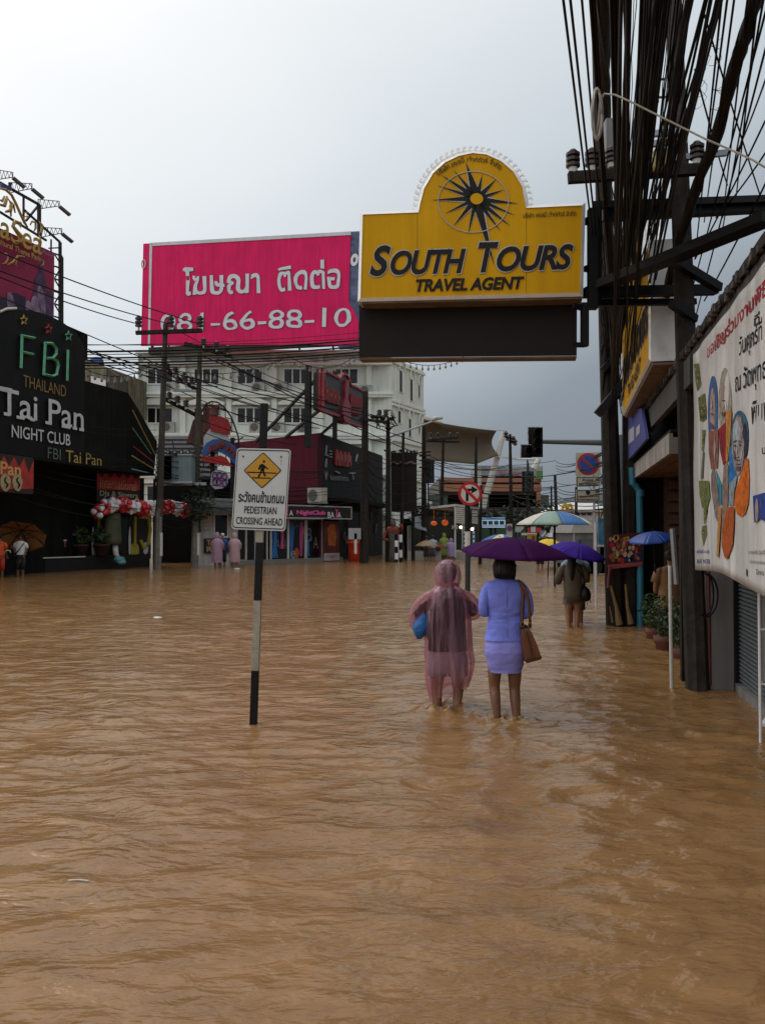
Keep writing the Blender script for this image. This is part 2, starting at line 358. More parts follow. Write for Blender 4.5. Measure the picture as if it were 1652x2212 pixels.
# bracket box at the right end of the sign front
q=MB(FP.M); a=P2(700,190); b=P2(812,240); q.beam((a[0],-.2,a[1]),(b[0]+.4,-.2,b[1]),.09); q.box(b[0]+.15,b[0]+.55,-.5,-.05,b[1]-1.0,b[1]); q.build('corner_bracket',M_soot,club)
def star(cx,cy,r):
    return [P2(cx+r*k*math.sin(math.pi*i/5)*.75,cy-r*k*math.cos(math.pi*i/5)) for i in range(10) for k in ((1,) if i%2==0 else (.42,))]
M_neong=mat('green_neon_letter',(.14,.48,.29),.5,var=.3,scale=5)
M_thin=mat('gold_neon_letter',(.33,.21,.05),.4,var=.3)
M_silver=mat('silver_letter',(.6,.63,.65),.45,var=.2,scale=4)
M_yneon=mat('yellow_neon',(.45,.33,.07),.4); M_rneon=mat('red_neon',(.4,.03,.03),.4); M_tneon=mat('teal_neon',(.12,.35,.28),.4)
for (x,y,mm) in ((222,120,M_yneon),(468,210,M_rneon),(668,278,M_neong)):
    st=star(x,y,50); q=MB(FP.M); q.stroke(st+st[:1],.05,.08); q.build('star',mm,club)
q=MB(FP.M)
def slab(pts,w):
    for a,b in zip(pts,pts[1:]): q.tube([(a[0],.10,a[1]),(b[0],.10,b[1])],w*.62,4,flat=.6,roll=math.pi/4)
wF=.135
slab([P2(200,262),P2(190,600)],wF); slab([P2(196,275),P2(325,300)],wF); slab([P2(192,435),P2(308,462)],wF)
slab([P2(432,340),P2(415,670)],wF); slab([P2(425,348),P2(500,352),P2(545,410),P2(540,455),P2(500,500),P2(445,500)],wF); slab([P2(420,660),P2(500,680),P2(545,660),P2(560,580),P2(545,525),P2(500,500)],wF)
slab([P2(658,418),P2(650,725)],wF)
q.build('lettering',M_neong,club)
q=MB(FP.M); q.text('THAILAND',P2(222,780),P2(646,884),P2(222,664),.06,offset=-.012); q.build('lettering',M_thin,club)
q=MB(FP.M); q.text('Tai Pan',P2(-22,1052),P2(816,1216),P2(-22,782),.09,offset=.008)
for x,y,w_ in ((50,1052,60),(185,1085,75),(305,1108,45),(465,1140,60),(640,1175,85),(728,1195,40),(795,1208,45),(40,795,120)):
    a=P2(x-w_*.5,y); b=P2(x+w_*.5,y+w_*.2); q.hull([(a[0],.085,a[1]-.05),(b[0],.085,b[1]-.05),(b[0],.085,b[1]+.06),(a[0],.085,a[1]+.06)],[(a[0],.1,a[1]-.05),(b[0],.1,b[1]-.05),(b[0],.1,b[1]+.06),(a[0],.1,a[1]+.06)])
q.build('lettering',M_silver,club)
q=MB(FP.M); q.text('NIGHT CLUB',P2(106,1285),P2(690,1372),P2(106,1160),.06,offset=.006); q.build('lettering',M_silver,club)
q=MB(FP.M); q.text('FBI',P2(466,1492),P2(594,1512),P2(466,1385),.06,offset=-.01); q.build('lettering',mat('dim_green_letter',(.1,.16,.12),.5),club)
q=MB(FP.M); q.text('Tai Pan',P2(645,1530),P2(1000,1572),P2(645,1412),.06); q.build('lettering',M_yneon,club)
for (x0,y0,x1,y1,mm) in ((1320,1020,1545,1462,M_yneon),(1320,1195,1500,1450,M_tneon),(1310,1470,1545,1612,M_yneon),(1310,1602,1520,1655,M_tneon),(1330,1380,1540,1545,M_rneon)):
    q=MB(FP.M); a=P2(x0,y0); b=P2(x1,y1); q.stroke([a,b],.06,.02); q.build("neon_tube",mm,club)
# ground floor, set back behind a flooded step
LP=Plane((XA(0,35.0),35.0),(XA(335,41.2),41.2))
def L3(x,y,n=0): return LP.sz(*c3(x,y),n)
q=MB(LP.M); pf=[]
for i in range(15):
    t=i/14; pf.append((-6+t*(LP.L+5.6), .15+1.0*math.sin(math.pi*min(1,t*1.25))**.7 if t<.8 else .15))
bot=[(s_,n_,-.4) for s_,n_ in pf]+[(LP.L-.4,-3,-.4),(-6,-3,-.4)]; tp=[(a,b,.62) for a,b,_ in bot]
q.hull(bot,tp); q.build('step',mat('wet_black_step',(.014,.014,.013),.5,var=.3,spec=.25),club)
q=MB(LP.M); q.tube([(s_,n_+.02,.6) for s_,n_ in pf[3:11]],.035,4); q.build('step_edge',M_dirtywhite,club)
q=MB(LP.M); q.box(-6,LP.L+.4,-3,-1.5,.5,4.3); q.build('ground_floor_front',M_clubdark,club)
q=MB(LP.M)
for x in (-2.6,2.2,4.9,7.8,11.4): q.box(x,x+.32,-1.52,-1.3,.6,4.3)
q.box(3.2,4.9,-1.5,-1.44,.62,3.4); q.build('pilaster',M_clubblack,club)
for x0,x1 in ((2.54,4.88),(5.25,7.78)):
    q=MB(LP.M); q.box(x0,x1,-1.5,-1.46,.62,3.3); q.build('glass_door',M_glass,club)
# lamp column
q=MB(LP.M); a,z0=L3(175,880); _,z1=L3(175,640); q.lathe([(.22,.5),(.22,.8),(.15,.9),(.14,z0),(.17,z0+.05),(.17,z1-.2),(.26,z1-.1),(.3,z1),(.12,z1+.22),(.03,z1+.3)],(a,.2,0),12); q.build('lamp_column',mat('ribbed_grey_column',(.1,.11,.1),.5,var=.5,scale=10),club,smooth=True)
# red flame board "Pan" with two coins
q=MB(FP.M); a0,zb=FP.sz(-70,1058); a1,zt=FP.sz(68,989)
q.box(a0,a1,.0,.1,zb,zt); brd=q.build('flame_board',mat('flame_black',(.03,.015,.012),.6),club)
q=MB(FP.M); rnd=random.Random(3)
fl=[(a0,zb)]
for i in range(13): fl.append((a0+(a1-a0)*i/12, zb+(zt-zb)*(.95 if i%2==0 else .55+.25*rnd.random())))
fl.append((a1,zb+.2)); q.sheet(fl,.108); q.build('flames',mat('flame_red',(.42,.035,.03),.6,var=.5,scale=3),brd)
q=MB(FP.M); q.text('Pan',P3(-20,400,.0),P3(152,418),P3(-20,288),.125,offset=.02); q.build('lettering',mat('gold_orange_letter',(.6,.36,.12),.5),brd)
q=MB(FP.M)
for x in (22,122): cx,cz=P3(x,468); q.prism(ell(cx,cz,.27,.31,18),.12,.14)
q.build('coin',mat('pale_coin',(.4,.36,.2),.5,var=.5,scale=8),brd)
q=MB(FP.M)
for x in (22,122):
    cx,cz=P3(x,468); q.stroke([(cx+.08*math.sin(t*5),cz-.17+.34*t/1.25) for t in [i*.125 for i in range(11)]],.05,.16,4)
q.build('coin_mark',M_black,brd)
# board over the right hand entrance
q=MB(LP.M); A=L3(812,628,.5); B=L3(1172,392,.5); q.box(A[0],B[0],.4,.5,A[1],B[1]); br2=q.build('flame_board',mat('flame_black',(.03,.015,.012)),club)
q=MB(LP.M); fl=[(A[0],A[1]+.55)]+[(A[0]+(B[0]-A[0])*i/10, B[1]-(.05 if i%2==0 else .3)) for i in range(11)]+[(B[0],A[1]+.6)]; q.sheet(fl,.507); q.build('flames',MATS['flame_red'],br2)
q=MB(LP.M); q.text('International',L3(838,508,.5),L3(1140,540,.5),L3(838,420,.5),.52,offset=.015); q.build('lettering',mat('orange_letter',(.5,.2,.1),.5),br2)
q=MB(LP.M); q.text('DJs & Singers',L3(835,590,.5),L3(1152,612,.5),L3(835,532,.5),.52,offset=.015); q.build('lettering',mat('cream_letter',(.42,.4,.25),.5),br2)
# painted saxophone panels beside the entrance
for (x0,x1) in ((795,870),(1085,1275)):
    q=MB(LP.M); A=L3(x0,1110,.1); B=L3(x1,738,.1); q.box(A[0],B[0],-.05,.02,A[1],B[1]); pn=q.build('painted_panel',mat('panel_black',(.02,.018,.018)),club)
    q=MB(LP.M); cx=(A[0]+B[0])/2-.3 if x1>1000 else (A[0]+B[0])/2; h=B[1]-A[1]
    q.stroke([(cx,B[1]-.1),(cx,A[1]+.6)],.16,.03,4); q.sheet(ell(cx,A[1]+.42,.26,.34,16),.03)
    if x1>1000: q.stroke([(cx+.25,B[1]-.1),(cx+.75,B[1]-.15),(cx+.85,B[1]-.7),(cx+.75,B[1]-1.4),(cx+.5,B[1]-1.6),(cx+.3,B[1]-1.2)],.22,.035,4)
    q.build('painted_saxophone',mat('mustard_paint',(.36,.3,.03),.5),pn)
    q=MB(LP.M); q.sheet(ell(cx-.28,A[1]+h*.4,.07,h*.34,10),.032); q.sheet(ell(cx+.62,A[1]+.5,.16,.3,10) if x1>1000 else ell(cx,A[1]+.42,.08,.1,8),.036); q.build('painted_flute',mat('pale_paint',(.5,.5,.5),.5),pn)
# giant trouser legs with painted shoes
tr=thing('trouser_sculpture','giant olive trouser leg sculpture with a painted shoe under the balloons','sculpture',LP.at(*c3(950,1130),.5))
def LT(x,y,n): a=LP.at(*c3(x,y),n); return a
q=MB(LP.M); rings=[]
for x0,x1,y in ((885,1010,985),(880,1012,950),(885,1008,850),(890,1004,760),(893,1002,722)):
    A=L3(x0,y,.55); B=L3(x1,y,.55); cx=(A[0]+B[0])/2; r=(B[0]-A[0])/2
    rings.append([(cx+r*math.cos(2*math.pi*i/16)*(1+.06*math.cos(i*math.pi/2)),.55+.3*math.sin(2*math.pi*i/16),A[1]) for i in range(16)])
q.loft(rings); q.build('trousers',mat('olive_cloth',(.085,.095,.05),.8,var=.3,scale=3),tr,smooth=True)
q=MB(); q.ball(LT(1000,1112,.75),.26,.3,.16); q.ball(LT(1020,1135,.9),.2,.25,.12); q.build('shoe',mat('teal_shoe',(.12,.35,.36),.4,var=.6,scale=12),tr,smooth=True)
q=MB(); q.tube([LT(965,990,.6),LT(970,1060,.65),LT(990,1100,.7)],[.13,.12,.1],8); q.build('leg',M_dirtywhite,tr,smooth=True)
# balloon garland
gar=thing('balloon_garland','long garland of red and white balloons over the club entrance','balloon garland',LP.at(*c3(1200,700),.9))
Mb=[mat('red_balloon',(.55,.02,.03),.25,var=.1,spec=.6),mat('white_balloon',(.7,.7,.72),.25,var=.08,spec=.6)]
proto={}
rnd=random.Random(5)
path=[(835,715),(860,690),(900,668),(945,655),(990,650),(1040,655),(1090,672),(1130,668),(1165,672),(1205,690),(1240,690),(1290,680),(1370,672),(1410,672),(1450,678),(1490,690),(1530,690),(1560,705)]
for i,(x,y) in enumerate(path):
    for k in range(6):
        ci=0 if (i//2)%2==0 else 1
        if i in (0,): ci=k%2
        a=k*math.pi/3+i*.5; p=LP.at(*c3(x,y),.9)+Vector((.2*math.cos(a)+rnd.uniform(-.04,.04),rnd.uniform(-.16,.16),.2*math.sin(a)))
        if ci not in proto:
            q=MB(); q.lathe([(.002,-.2),(.03,-.19),(.07,-.14),(.13,-.05),(.15,.03),(.135,.1),(.08,.15),(.004,.165)],(0,0,0),10)
            o=q.build('balloon',Mb[ci],gar,smooth=True,local=True); proto[ci]=o
        else: o=dup(proto[ci],None,parent=gar)
        o.location=WM[gar].inverted()@p; o.rotation_euler=(rnd.uniform(-1,1),rnd.uniform(-1,1),rnd.uniform(0,3))
# pots, buckets, cool box on the step
def pot(x,y,n,label,seed,w=.36):
    p=LP.at(*c3(x,y),n); p.z=.62; t=thing('potted_plant',label,'plant',p)
    q=MB(); q.lathe([(w*.7,0),(w,.42),(w*1.05,.42),(w*1.05,.5),(w*.9,.5),(w*.85,.42)],(0,0,0),14); q.build('pot',mat('dark_clay_pot',(.06,.03,.022),.7,var=.3),t,local=True,smooth=True)
    q=MB(); q.leaves((0,0,.85),(.5,.45,.42),150,.13,seed,hollow=.1); q.build('foliage',M_leaf,t,local=True)
pot(668,1125,.2,'leafy potted plant on the black step beside the club pillar',1); pot(855,1125,.35,'bushy potted plant on the black step below the yellow saxophone panel',2)
def bucket(x,y,h,r,label,mm,kind='bucket',nm='lidded_bucket'):
    p=LP.at(*c3(x,y),.2); p.z=.63; t=thing(nm,label,kind,p)
    q=MB(); q.lathe([(r*.85,0),(r,h*.55),(r*1.03,h*.56),(r*1.03,h*.6),(r,h*.61),(r*1.02,h*.9),(r*.5,h*.9)],(0,0,0),16); q.build('tub',mm,t,local=True,smooth=True)
    q=MB(); q.lathe([(r*1.08,h*.9),(r*1.1,h*.97),(r*.9,h),(r*.1,h*1.02)],(0,0,0),16); q.build('lid',M_dirtywhite,t,local=True,smooth=True)
bucket(500,1130,.72,.27,'pink bucket with a white lid on the black step',mat('pink_plastic',(.28,.05,.14),.4)); bucket(290,1130,.95,.36,'dark red cool box with a white lid on the black step',mat('maroon_plastic',(.14,.03,.03),.4),'cool box','cool_box')
# ------------------------------------------------------------------ show billboard behind the club
BP=PP(-60,42.8,118,48.5)
c1=crop(0,400,500/1652)
def B1(x,y,n=0): return BP.sz(*c1(x,y),n)
bb=thing('show_billboard','magenta show billboard with gold lettering on a steel lattice behind the black club','billboard',BP.pt(BP.L/2,5))
a0=-6; a1,zt=B1(458,792); _,zb=B1(458,1330)
l0,lt=B1(0,600)
q=MB(BP.M); q.prism([(a0,zb-2.5),(a1,zb-2.5),(a1,zt),(a0,zt)],-.25,0); pan=q.build('panel',mat('magenta_print',(.3,.018,.075),.6,var=.35,scale=.35),bb)
q=MB(BP.M)
sp=[(225,1330),(250,1200),(285,1120),(290,1020),(318,960),(338,880),(352,870),(365,950),(385,1040),(385,1110),(440,1120),(447,1330)]
q.sheet([B1(x,y) for x,y in sp],.03); q.build('printed_spire',mat('violet_print',(.1,.05,.12),.6,var=.7,scale=1.6),pan)
q=MB(BP.M)
for cx,cy,rx,rz in ((300,1260,.42,.7),(345,1200,.3,.9),(240,1270,.3,.5),(90,1230,.3,.7)): 
    q=MB(BP.M); a=B1(cx,cy); q.sheet(ell(a[0],a[1],rx,rz,9,.2),.045); q.build('printed_highlight',mat('lilac_print',(.3,.2,.3),.6,var=.9,scale=1.5),pan)
q=MB(BP.M); q.sheet([B1(x,y) for x,y in ((0,1165),(60,1160),(90,1130),(140,1130),(215,1165),(215,1330),(0,1330))],.025); q.build('printed_dusk',mat('dusk_print',(.03,.02,.05),.6,var=.4),pan)
q=MB(BP.M); q.text('Phuket',B1(352,800),B1(448,835),B1(352,768),.04); q.build('lettering',mat('pale_pink_letter',(.5,.2,.3),.5),pan)
# lattice: side truss and upper frame
q=MB(BP.M)
def seg(x0,y0,x1,y1,w=.1,n0=-.3,n1=-.3):
    A=B1(x0,y0,n0); Bq=B1(x1,y1,n1); q.beam((A[0],n0,A[1]),(Bq[0],n1,Bq[1]),w)
seg(505,705,505,1375,.14); seg(522,830,522,1380,.12,-1.2,-1.2); seg(330,390,330,660,.16); seg(86,205,86,260,.12)
seg(0,205,330,390,.12); seg(200,325,200,520,.09); seg(325,395,220,525,.1); seg(200,430,505,705,.1); seg(430,680,430,790,.07); seg(0,450,390,690,.1); seg(410,755,505,750,.07)
for k in range(6):
    y=800+k*105; seg(460,y,522,y+22,.08,-.3,-1.2); seg(462,y+95 if k%2 else y+10,508,y+20 if k%2 else y+85,.06)
q.build('lattice_frame',M_dsteel,bb)
for (xa,ya,xb,yb) in ((-40,95,110,120),(86,205,270,215),(322,345,498,362),(350,580,520,590)):
    q=MB(BP.M); A=B1(xa,ya); n1=1.8
    Bq=B1(xb,yb,n1); C0=(A[0],0,A[1]); C1=(Bq[0],n1,Bq[1]); D0=(A[0],0,A[1]-.55); D1=(Bq[0],n1,Bq[1]-.25)
    q.beam(C0,C1,.035); q.beam(D0,D1,.035); q.beam(C0,D0,.035); q.beam(C1,D1,.035)
    for i in range(5):
        t=i/5; u=(i+.5)/5; v=(i+1)/5
        P0=Vector(D0).lerp(Vector(D1),t); P1=Vector(C0).lerp(Vector(C1),u); P2_=Vector(D0).lerp(Vector(D1),v); q.beam(P0,P1,.02); q.beam(P1,P2_,.02)
    arm=q.build('lamp_arm',M_dsteel,bb)
    q=MB(BP.M); q.beam((C1[0]-.05,n1+.05,C1[2]-.3),(C1[0]+.5,n1+.3,C1[2]-.62),.24,.1); q.build('floodlight',mat('grey_lamp_housing',(.09,.09,.095),.5),arm)
# gold lettering and curls
Mg=mat('show_gold',(.55,.36,.06),.4,.1,var=.4,scale=2.5)
Msc=mat('scroll_gold',(.46,.28,.08),.4,.1,var=.4,scale=2)
def curl(pts,w,n=.3):
    q=MB(BP.M); q.tube([(B1(x,y,n)[0],n,B1(x,y,n)[1]) for x,y in pts],[w*.2]+[w*.34]*(len(pts)-2)+[w*.18],6); q.build('scroll',Msc,bb,smooth=True)
q=MB(BP.M); q.text('aSea',B1(2,660,.3),B1(352,815,.3),B1(2,455,.3),.3,offset=.012,shear=.1); q.build('lettering',Mg,bb)
curl([(180,545),(130,530),(110,570),(150,620),(190,660),(180,705),(130,700)],.3); curl([(330,530),(355,560),(350,610),(325,640)],.2); curl([(255,560),(270,530),(300,540),(300,590),(285,615)],.18)
curl([(0,390),(40,400),(60,330),(100,380),(90,440),(50,450)],.3); curl([(95,490),(90,400),(115,390),(130,460)],.22); curl([(205,460),(230,455),(230,490),(205,490)],.12)
curl([(0,255),(50,265),(100,310),(140,390),(170,460),(210,545),(235,580)],.22); curl([(40,320),(20,360),(0,350)],.22)
curl([(15,800),(55,800),(70,840),(50,880),(20,885)],.16); curl([(65,895),(110,870),(150,820),(210,825)],.16); curl([(155,910),(130,895),(150,830)],.14); curl([(205,872),(225,876)],.14); curl([(345,850),(365,860),(365,895),(345,900)],.14); curl([(330,640),(345,700),(340,760)],.18)
q=MB(BP.M); q.text('Cultural Theme Park',B1(-60,705,.2),B1(335,872,.2),B1(-60,655,.2),.3,offset=.01); q.build('lettering',Mg,bb)
q=MB(BP.M); q.prism([B1(0,210),B1(88,245),B1(88,275),B1(0,245)],.0,.12); q.build('blue_header',mat('blue_print',(.06,.08,.25),.5),bb)
# stained concrete block with a blue water tank
t=thing('concrete_rooftop_block','stained grey concrete rooftop block with a small white window','building',W(228,830,60)*Vector((1,1,0)))
a=[W(*c2(x,y),60) for x,y in ((845,505),(1060,590),(1060,1000),(845,1000))]
q=MB(); q.hull([a[0],a[1],a[2],a[3]],[p+Vector((1.2,6,0)) for p in a]); q.build('wall',mat('stained_concrete',(.24,.22,.14),.85,var=.4,scale=1.2,streak=.6),t)
a=[W(*c2(x,y),60) for x,y in ((1060,590),(1150,660),(1150,1000),(1060,1000))]
q=MB(); b_=[p+Vector((0,5,0)) for p in a]; q.hull(a,b_); q.build('wall',mat('grey_concrete',(.13,.13,.1),.85,var=.4,scale=1.2,streak=.6),t)
a=[W(*c2(x,y),59.9) for x,y in ((915,680),(1060,720),(1060,780),(915,750))]; q=MB(); q.hull(a,[p-Vector((0,.15,0)) for p in a]); q.build('window_frame',M_white,t)
q=MB(); p=W(*c2(965,575),61); q.lathe([(.5,-.8),(.52,-.6),(.5,-.3),(.52,.1),(.5,.3),(.42,.5),(.25,.6),(.1,.62)],p,18); o=q.build('water_tank',mat('blue_plastic_tank',(.02,.07,.32),.4),smooth=True); tag(o,'blue plastic water tank on top of the stained concrete block','water tank')
q=MB(); a=[W(*c2(x,y),74) for x,y in ((1295,825),(1400,815),(1400,1250),(1295,1250))]; q.hull(a,[p+Vector((0,6,0)) for p in a]); o=q.build('salmon_building',mat('salmon_wall',(.4,.17,.12),.8,var=.2)); tag(o,'salmon pink building showing a sliver beside the white hotel','building')
# ------------------------------------------------------------------ white hotel
M_hotel=mat('hotel_white_wall',(.7,.76,.69),.75,var=.1,scale=.5,streak=.13)
M_hshade=mat('hotel_trim',(.74,.79,.73),.7,var=.08,scale=.6,streak=.1)
HY=66.0
HP=Plane((XA(296,HY),HY),(XA(846,HY),HY))
hotel=thing('white_hotel','white hotel with rows of three-part windows under the pink billboard','building',HP.pt(HP.L/2,0))
def H(px,py): return HP.sz(px,py)
zt=H(500,757)[1]; HL=HP.L
q=MB(HP.M); q.box(0,HL,-12,-.55,-.3,zt-.1)
q.build('wall',M_hotel,hotel)
_,zr1=H(0,786); rows=[(795,826,786,846,858),(880,911,871,935,948),(965,996,956,1020,1032),(1050,1080,1041,1105,1117)]
bays=[348,448,541,641,746]; edges=[296,398,497,594,693,797,846]
q=MB(HP.M)
for px in edges:
    s=H(px,0)[0]; q.box(max(0,s-.2),min(HL,s+.2),-.55,-.25,-.3,zt-.12)
q.build('pilaster',M_hshade,hotel)
q=MB(HP.M)
for r in rows:
    z=H(0,r[3])[1]; q.box(-.1,HL+.1,-.55,.06,H(0,r[4])[1],z); z2=H(0,r[3]+4)[1]; q.box(-.14,HL+.14,-.5,.14,z2-.1,z2)
q.box(-.15,HL+.15,-.6,.2,zt-.25,zt); q.box(-.05,HL+.05,-.5,.1,zt-1.1,zt-.95); q.build('ledge',M_hshade,hotel)
for r in rows:
    for k,px in enumerate(bays):
        s=H(px,0)[0]; z0=H(0,r[1])[1]; z1=H(0,r[0])[1]; w=.93
        q=MB(HP.M); t=.09
        q.box(s-w-t,s+w+t,-.56,-.46,z0-t,z0); q.box(s-w-t,s+w+t,-.56,-.46,z1,z1+t)
        for u in (-w-t,-w/3-t/2,w/3-t/2,w): q.box(s+u,s+u+t,-.56,-.46,z0,z1)
        wf=q.build('window',M_white,hotel)
        q=MB(HP.M); q.box(s-w,s+w,-.6,-.52,z0,z1); q.build('pane',M_glass,wf)
    for e0,e1 in zip(edges[:5],edges[1:6]):
        s0=H(e0,0)[0]+.3; s1=H(e1,0)[0]-.3; za=H(0,r[2])[1]
        n=12; poly=[(s0,za-.1),(s1,za-.1)]+[(s1+(s0-s1)*i/n, za+.06+.42*math.sin(math.pi*i/n)) for i in range(n+1)]
        q=MB(HP.M); q.prism(poly,-.55,-.05); q.build('sunshade',M_hshade,hotel)
# flat corner panel and the receding side face
HS=Plane((XA(846,HY),HY),(XA(915,71.6),71.6))
q=MB(HS.M); q.box(0,HS.L,-10,0,-.3,HS.sz(846,772)[1]); q.build('side_wall',M_hotel,hotel)
q=MB(HS.M)
for py in (778,862,870,946,1030): z=HS.sz(846,py)[1]; q.box(0,HS.L+.1,0,.14,z-.2,z)
q.build('side_ledge',M_hshade,hotel)
cs=crop(790,900,300/1652)
for (x,y0,y1,wd) in ((1240,210,520,.85),(1385,330,640,.8),(1490,410,590,.55),(1220,770,950,.85),(1365,880,1140,.8),(1492,960,1090,.5)):
    a,z1=HS.sz(*cs(x,y0)); _,z0=HS.sz(*cs(x,y1))
    q=MB(HS.M); q.box(a-wd*.5,a+wd*.5,.0,.05,z0,z1); wf=q.build('window',M_hshade,hotel)
    q=MB(HS.M); q.box(a-wd*.5+.06,a+wd*.05,.05,.07,z0+.05,z1-.05); q.build('pane',M_glass,wf)
    q=MB(HS.M); q.tube([(a+wd*.6*math.cos(t),.1,z1+.05+.75*math.sin(t)) for t in [math.pi*i/10 for i in range(11)]],.07,4); q.build('arch_trim',M_hshade,wf)
acp=None
for (px,py) in ((365,836),(557,836),(605,836),(790,842),(362,922),(475,922),(552,922),(600,922),(655,925)):
    s,z=H(px,py); loc=HP.pt(s,z-.4,-.3)
    if acp is None:
        acp=thing('air_conditioner','','air conditioner',loc)
        q=MB(); q.box(-.5,.5,-.2,.2,0,.8); q.build('casing',mat('weathered_ac_case',(.4,.41,.36),.6,var=.3),acp,local=True)
        q=MB(); q.prism(ell(-.12,.4,.3,.3,16),-.24,-.2); q.build('fan_grille',mat('ac_grille',(.12,.12,.11),.6),acp,local=True)
        q=MB(); q.box(-.5,.5,-.25,.25,-.07,0); q.build('bracket',M_steel,acp,local=True)
        o=acp
    else: o=dup(acp,loc)
    o['label']='weathered air conditioner on the white hotel wall, under a window of the %s visible floor'%('upper' if py<900 else 'lower'); o['group']='air conditioners on the hotel wall'
# ------------------------------------------------------------------ pink billboard on the roof
KP=Plane((XA(308,65.6),65.6),(XA(790,61.8),61.8))
c4=crop(340,560,600/1652)
def K(x,y,n=0): return KP.sz(*c4(x,y),n)
pb=thing('rooftop_billboard','huge pink billboard with white handwritten letters and a phone number on the hotel roof','billboard',KP.pt(KP.L/2,zt))
M_pink=mat('pink_vinyl',(.72,.018,.13),.6,var=.14,scale=.6,streak=.14,bump=.25,bscale=.8,spec=.12)
q=MB(KP.M)
edge=[(1508,95),(1503,250),(1497,420),(1493,565),(1540,640),(1562,705),(1560,860)]
poly=[K(64,157),K(110,154)]+[K(1000,125),K(*edge[0])]+[K(*e) for e in edge[1:]]+[K(800,862),K(48,870)]
q.prism(poly,-.06,.0); pnl=q.build('vinyl_sheet',M_pink,pb)
q=MB(KP.M); q.prism([K(110,155),K(128,160),K(112,868),K(98,868)],.0,.05); q.prism([K(112,152),K(1510,72),K(1510,97),K(128,174)],.0,.05); q.build('white_border',mat('border_white',(.58,.6,.64),.6),pnl)
q=MB(KP.M); q.prism([K(1485,70),K(1600,66),K(1600,880),K(1420,885),K(1420,850)],-.5,-.08); old=q.build('old_poster',mat('old_print',(.1,.13,.24),.6,var=.9,scale=1.3),pb)
q=MB(KP.M); q.text('o',K(1505,320),K(1560,300),K(1505,235),-.05,offset=.04); q.build('lettering',M_white,old)
M_hand=mat('handwritten_white',(.62,.66,.72),.6,var=.1)
M_hline=mat('letter_outline',(.14,.05,.09),.6)
def jit(q):
    for v in q.bm.verts: v.co+=Vector((noise.noise(v.co*1.7),0,noise.noise(v.co*1.7+Vector((9,0,0)))))*.09
def hand(body,BL,BR,TL,off):
    q=MB(KP.M); q.text(body,BL,BR,TL,.05,offset=off); jit(q); q.build('lettering',M_hand,pnl)
    q=MB(KP.M); q.text(body,BL,BR,TL,.03,offset=off+.012); q.build('letter_outline',M_hline,pnl)
hand('โฆษณา',K(345,520),K(880,502),K(345,325),.018)
hand('ติดต่อ',K(998,488),K(1440,470),K(998,288),.018)
hand('081-66-88-10',K(185,775),K(1510,735),K(185,648),.004)
q=MB(KP.M); cxz=K(68,300); q.stroke(ell(cxz[0],cxz[1],.16,.32,12)+ell(cxz[0],cxz[1],.16,.32,12)[:1],.1,.05); q.build('rope_loop',M_dirtywhite,pnl)
q=MB(KP.M); z0=K(95,920)[1]; q.box(.35,KP.L+.3,-.6,-.1,z0-.05,K(95,878)[1]); q.build('dark_base',mat('mouldy_concrete',(.045,.045,.04),.85,var=.6,scale=.8),pb)
q=MB(KP.M); zt2=K(700,180)[1]
for i in range(7):
    s=.6+i*2.7; q.beam((s,-.25,z0),(s,-.25,zt2-.3),.16); q.beam((s,-.3,zt2-.6),(s,-3.4,zt-.0),.12)
q.build('support_frame',M_dsteel,pb)
# ------------------------------------------------------------------ arch sign, round sign and the white shop
c5=crop(460,980,180/1422)
def A5(x,y,Y=46.0): p=W(*c5(x,y),Y); return (p.x,p.z)
AM=Matrix(((1,0,0,0),(0,-1,0,46.0),(0,0,1,0),(0,0,0,1)))
t=thing('arched_bar_sign','round topped bar sign with red, white and blue bands and a wire lattice','sign',(A5(700,1500)[0],46.2,A5(700,1590)[1]))
def arcp(pts,n=.0): return [A5(x,y) for x,y in pts]
out=[(300,1150),(300,700),(400,480),(480,330),(600,280),(720,300),(850,400),(980,580),(1070,800),(1130,1000),(1150,1250)]
q=MB(AM); q.stroke(arcp(out),.09,-.1); 
for x0,y0,x1,y1 in ((610,285,610,420),(740,310,745,560),(870,420,870,620),(500,340,870,440),(985,600,990,900),(870,600,1010,640),(960,700,1050,720),(980,870,1100,900)): q.stroke(arcp([(x0,y0),(x1,y1)]),.05,-.1)
q.build('lattice',M_dsteel,t)
q=MB(AM); q.prism(arcp([(430,1230),(430,1000),(480,920),(560,820),(900,920),(950,1080),(800,1200)]),-.25,-.12); q.build('white_band',mat('faded_white_board',(.42,.45,.47),.6),t)
q=MB(AM); q.prism(arcp([(545,560),(770,580),(930,640),(985,800),(960,960),(700,900),(580,880)]),-.1,.0); q.build('red_band',mat('red_sign_board',(.3,.012,.015),.5,var=.5,scale=5),t)
q=MB(AM); bl=[(420,1240),(500,1120),(640,1045),(800,1035),(950,1090),(1060,1180),(1130,1290),(1180,1550),(1040,1530),(960,1420),(860,1350),(760,1300),(600,1290),(420,1420)]
q.prism(arcp(bl),-.06,.06); q.build('blue_band',mat('blue_sign_board',(.03,.09,.24),.5,var=.3,scale=3),t)
q=MB(AM); q.prism(arcp([(410,1370),(540,1400),(650,1400),(780,1370),(900,1420),(1000,1560),(1060,1600),(800,1550),(410,1480)]),.06,.14); q.build('red_base_band',mat('bright_red_board',(.36,.015,.012),.5),t)
q=MB(AM); rnd=random.Random(11)
for x,y in ((560,1250),(620,1220),(690,1190),(760,1160),(800,1150),(900,1210),(960,1260),(1020,1330)):
    a=A5(x,y+60); b_=A5(x+20,y-60); q.stroke([a,((a[0]+b_[0])/2+.1,(a[1]+b_[1])/2),b_],.17,.09,4)
q.build('worn_lettering',mat('worn_red_letter',(.2,.02,.02),.6),t)
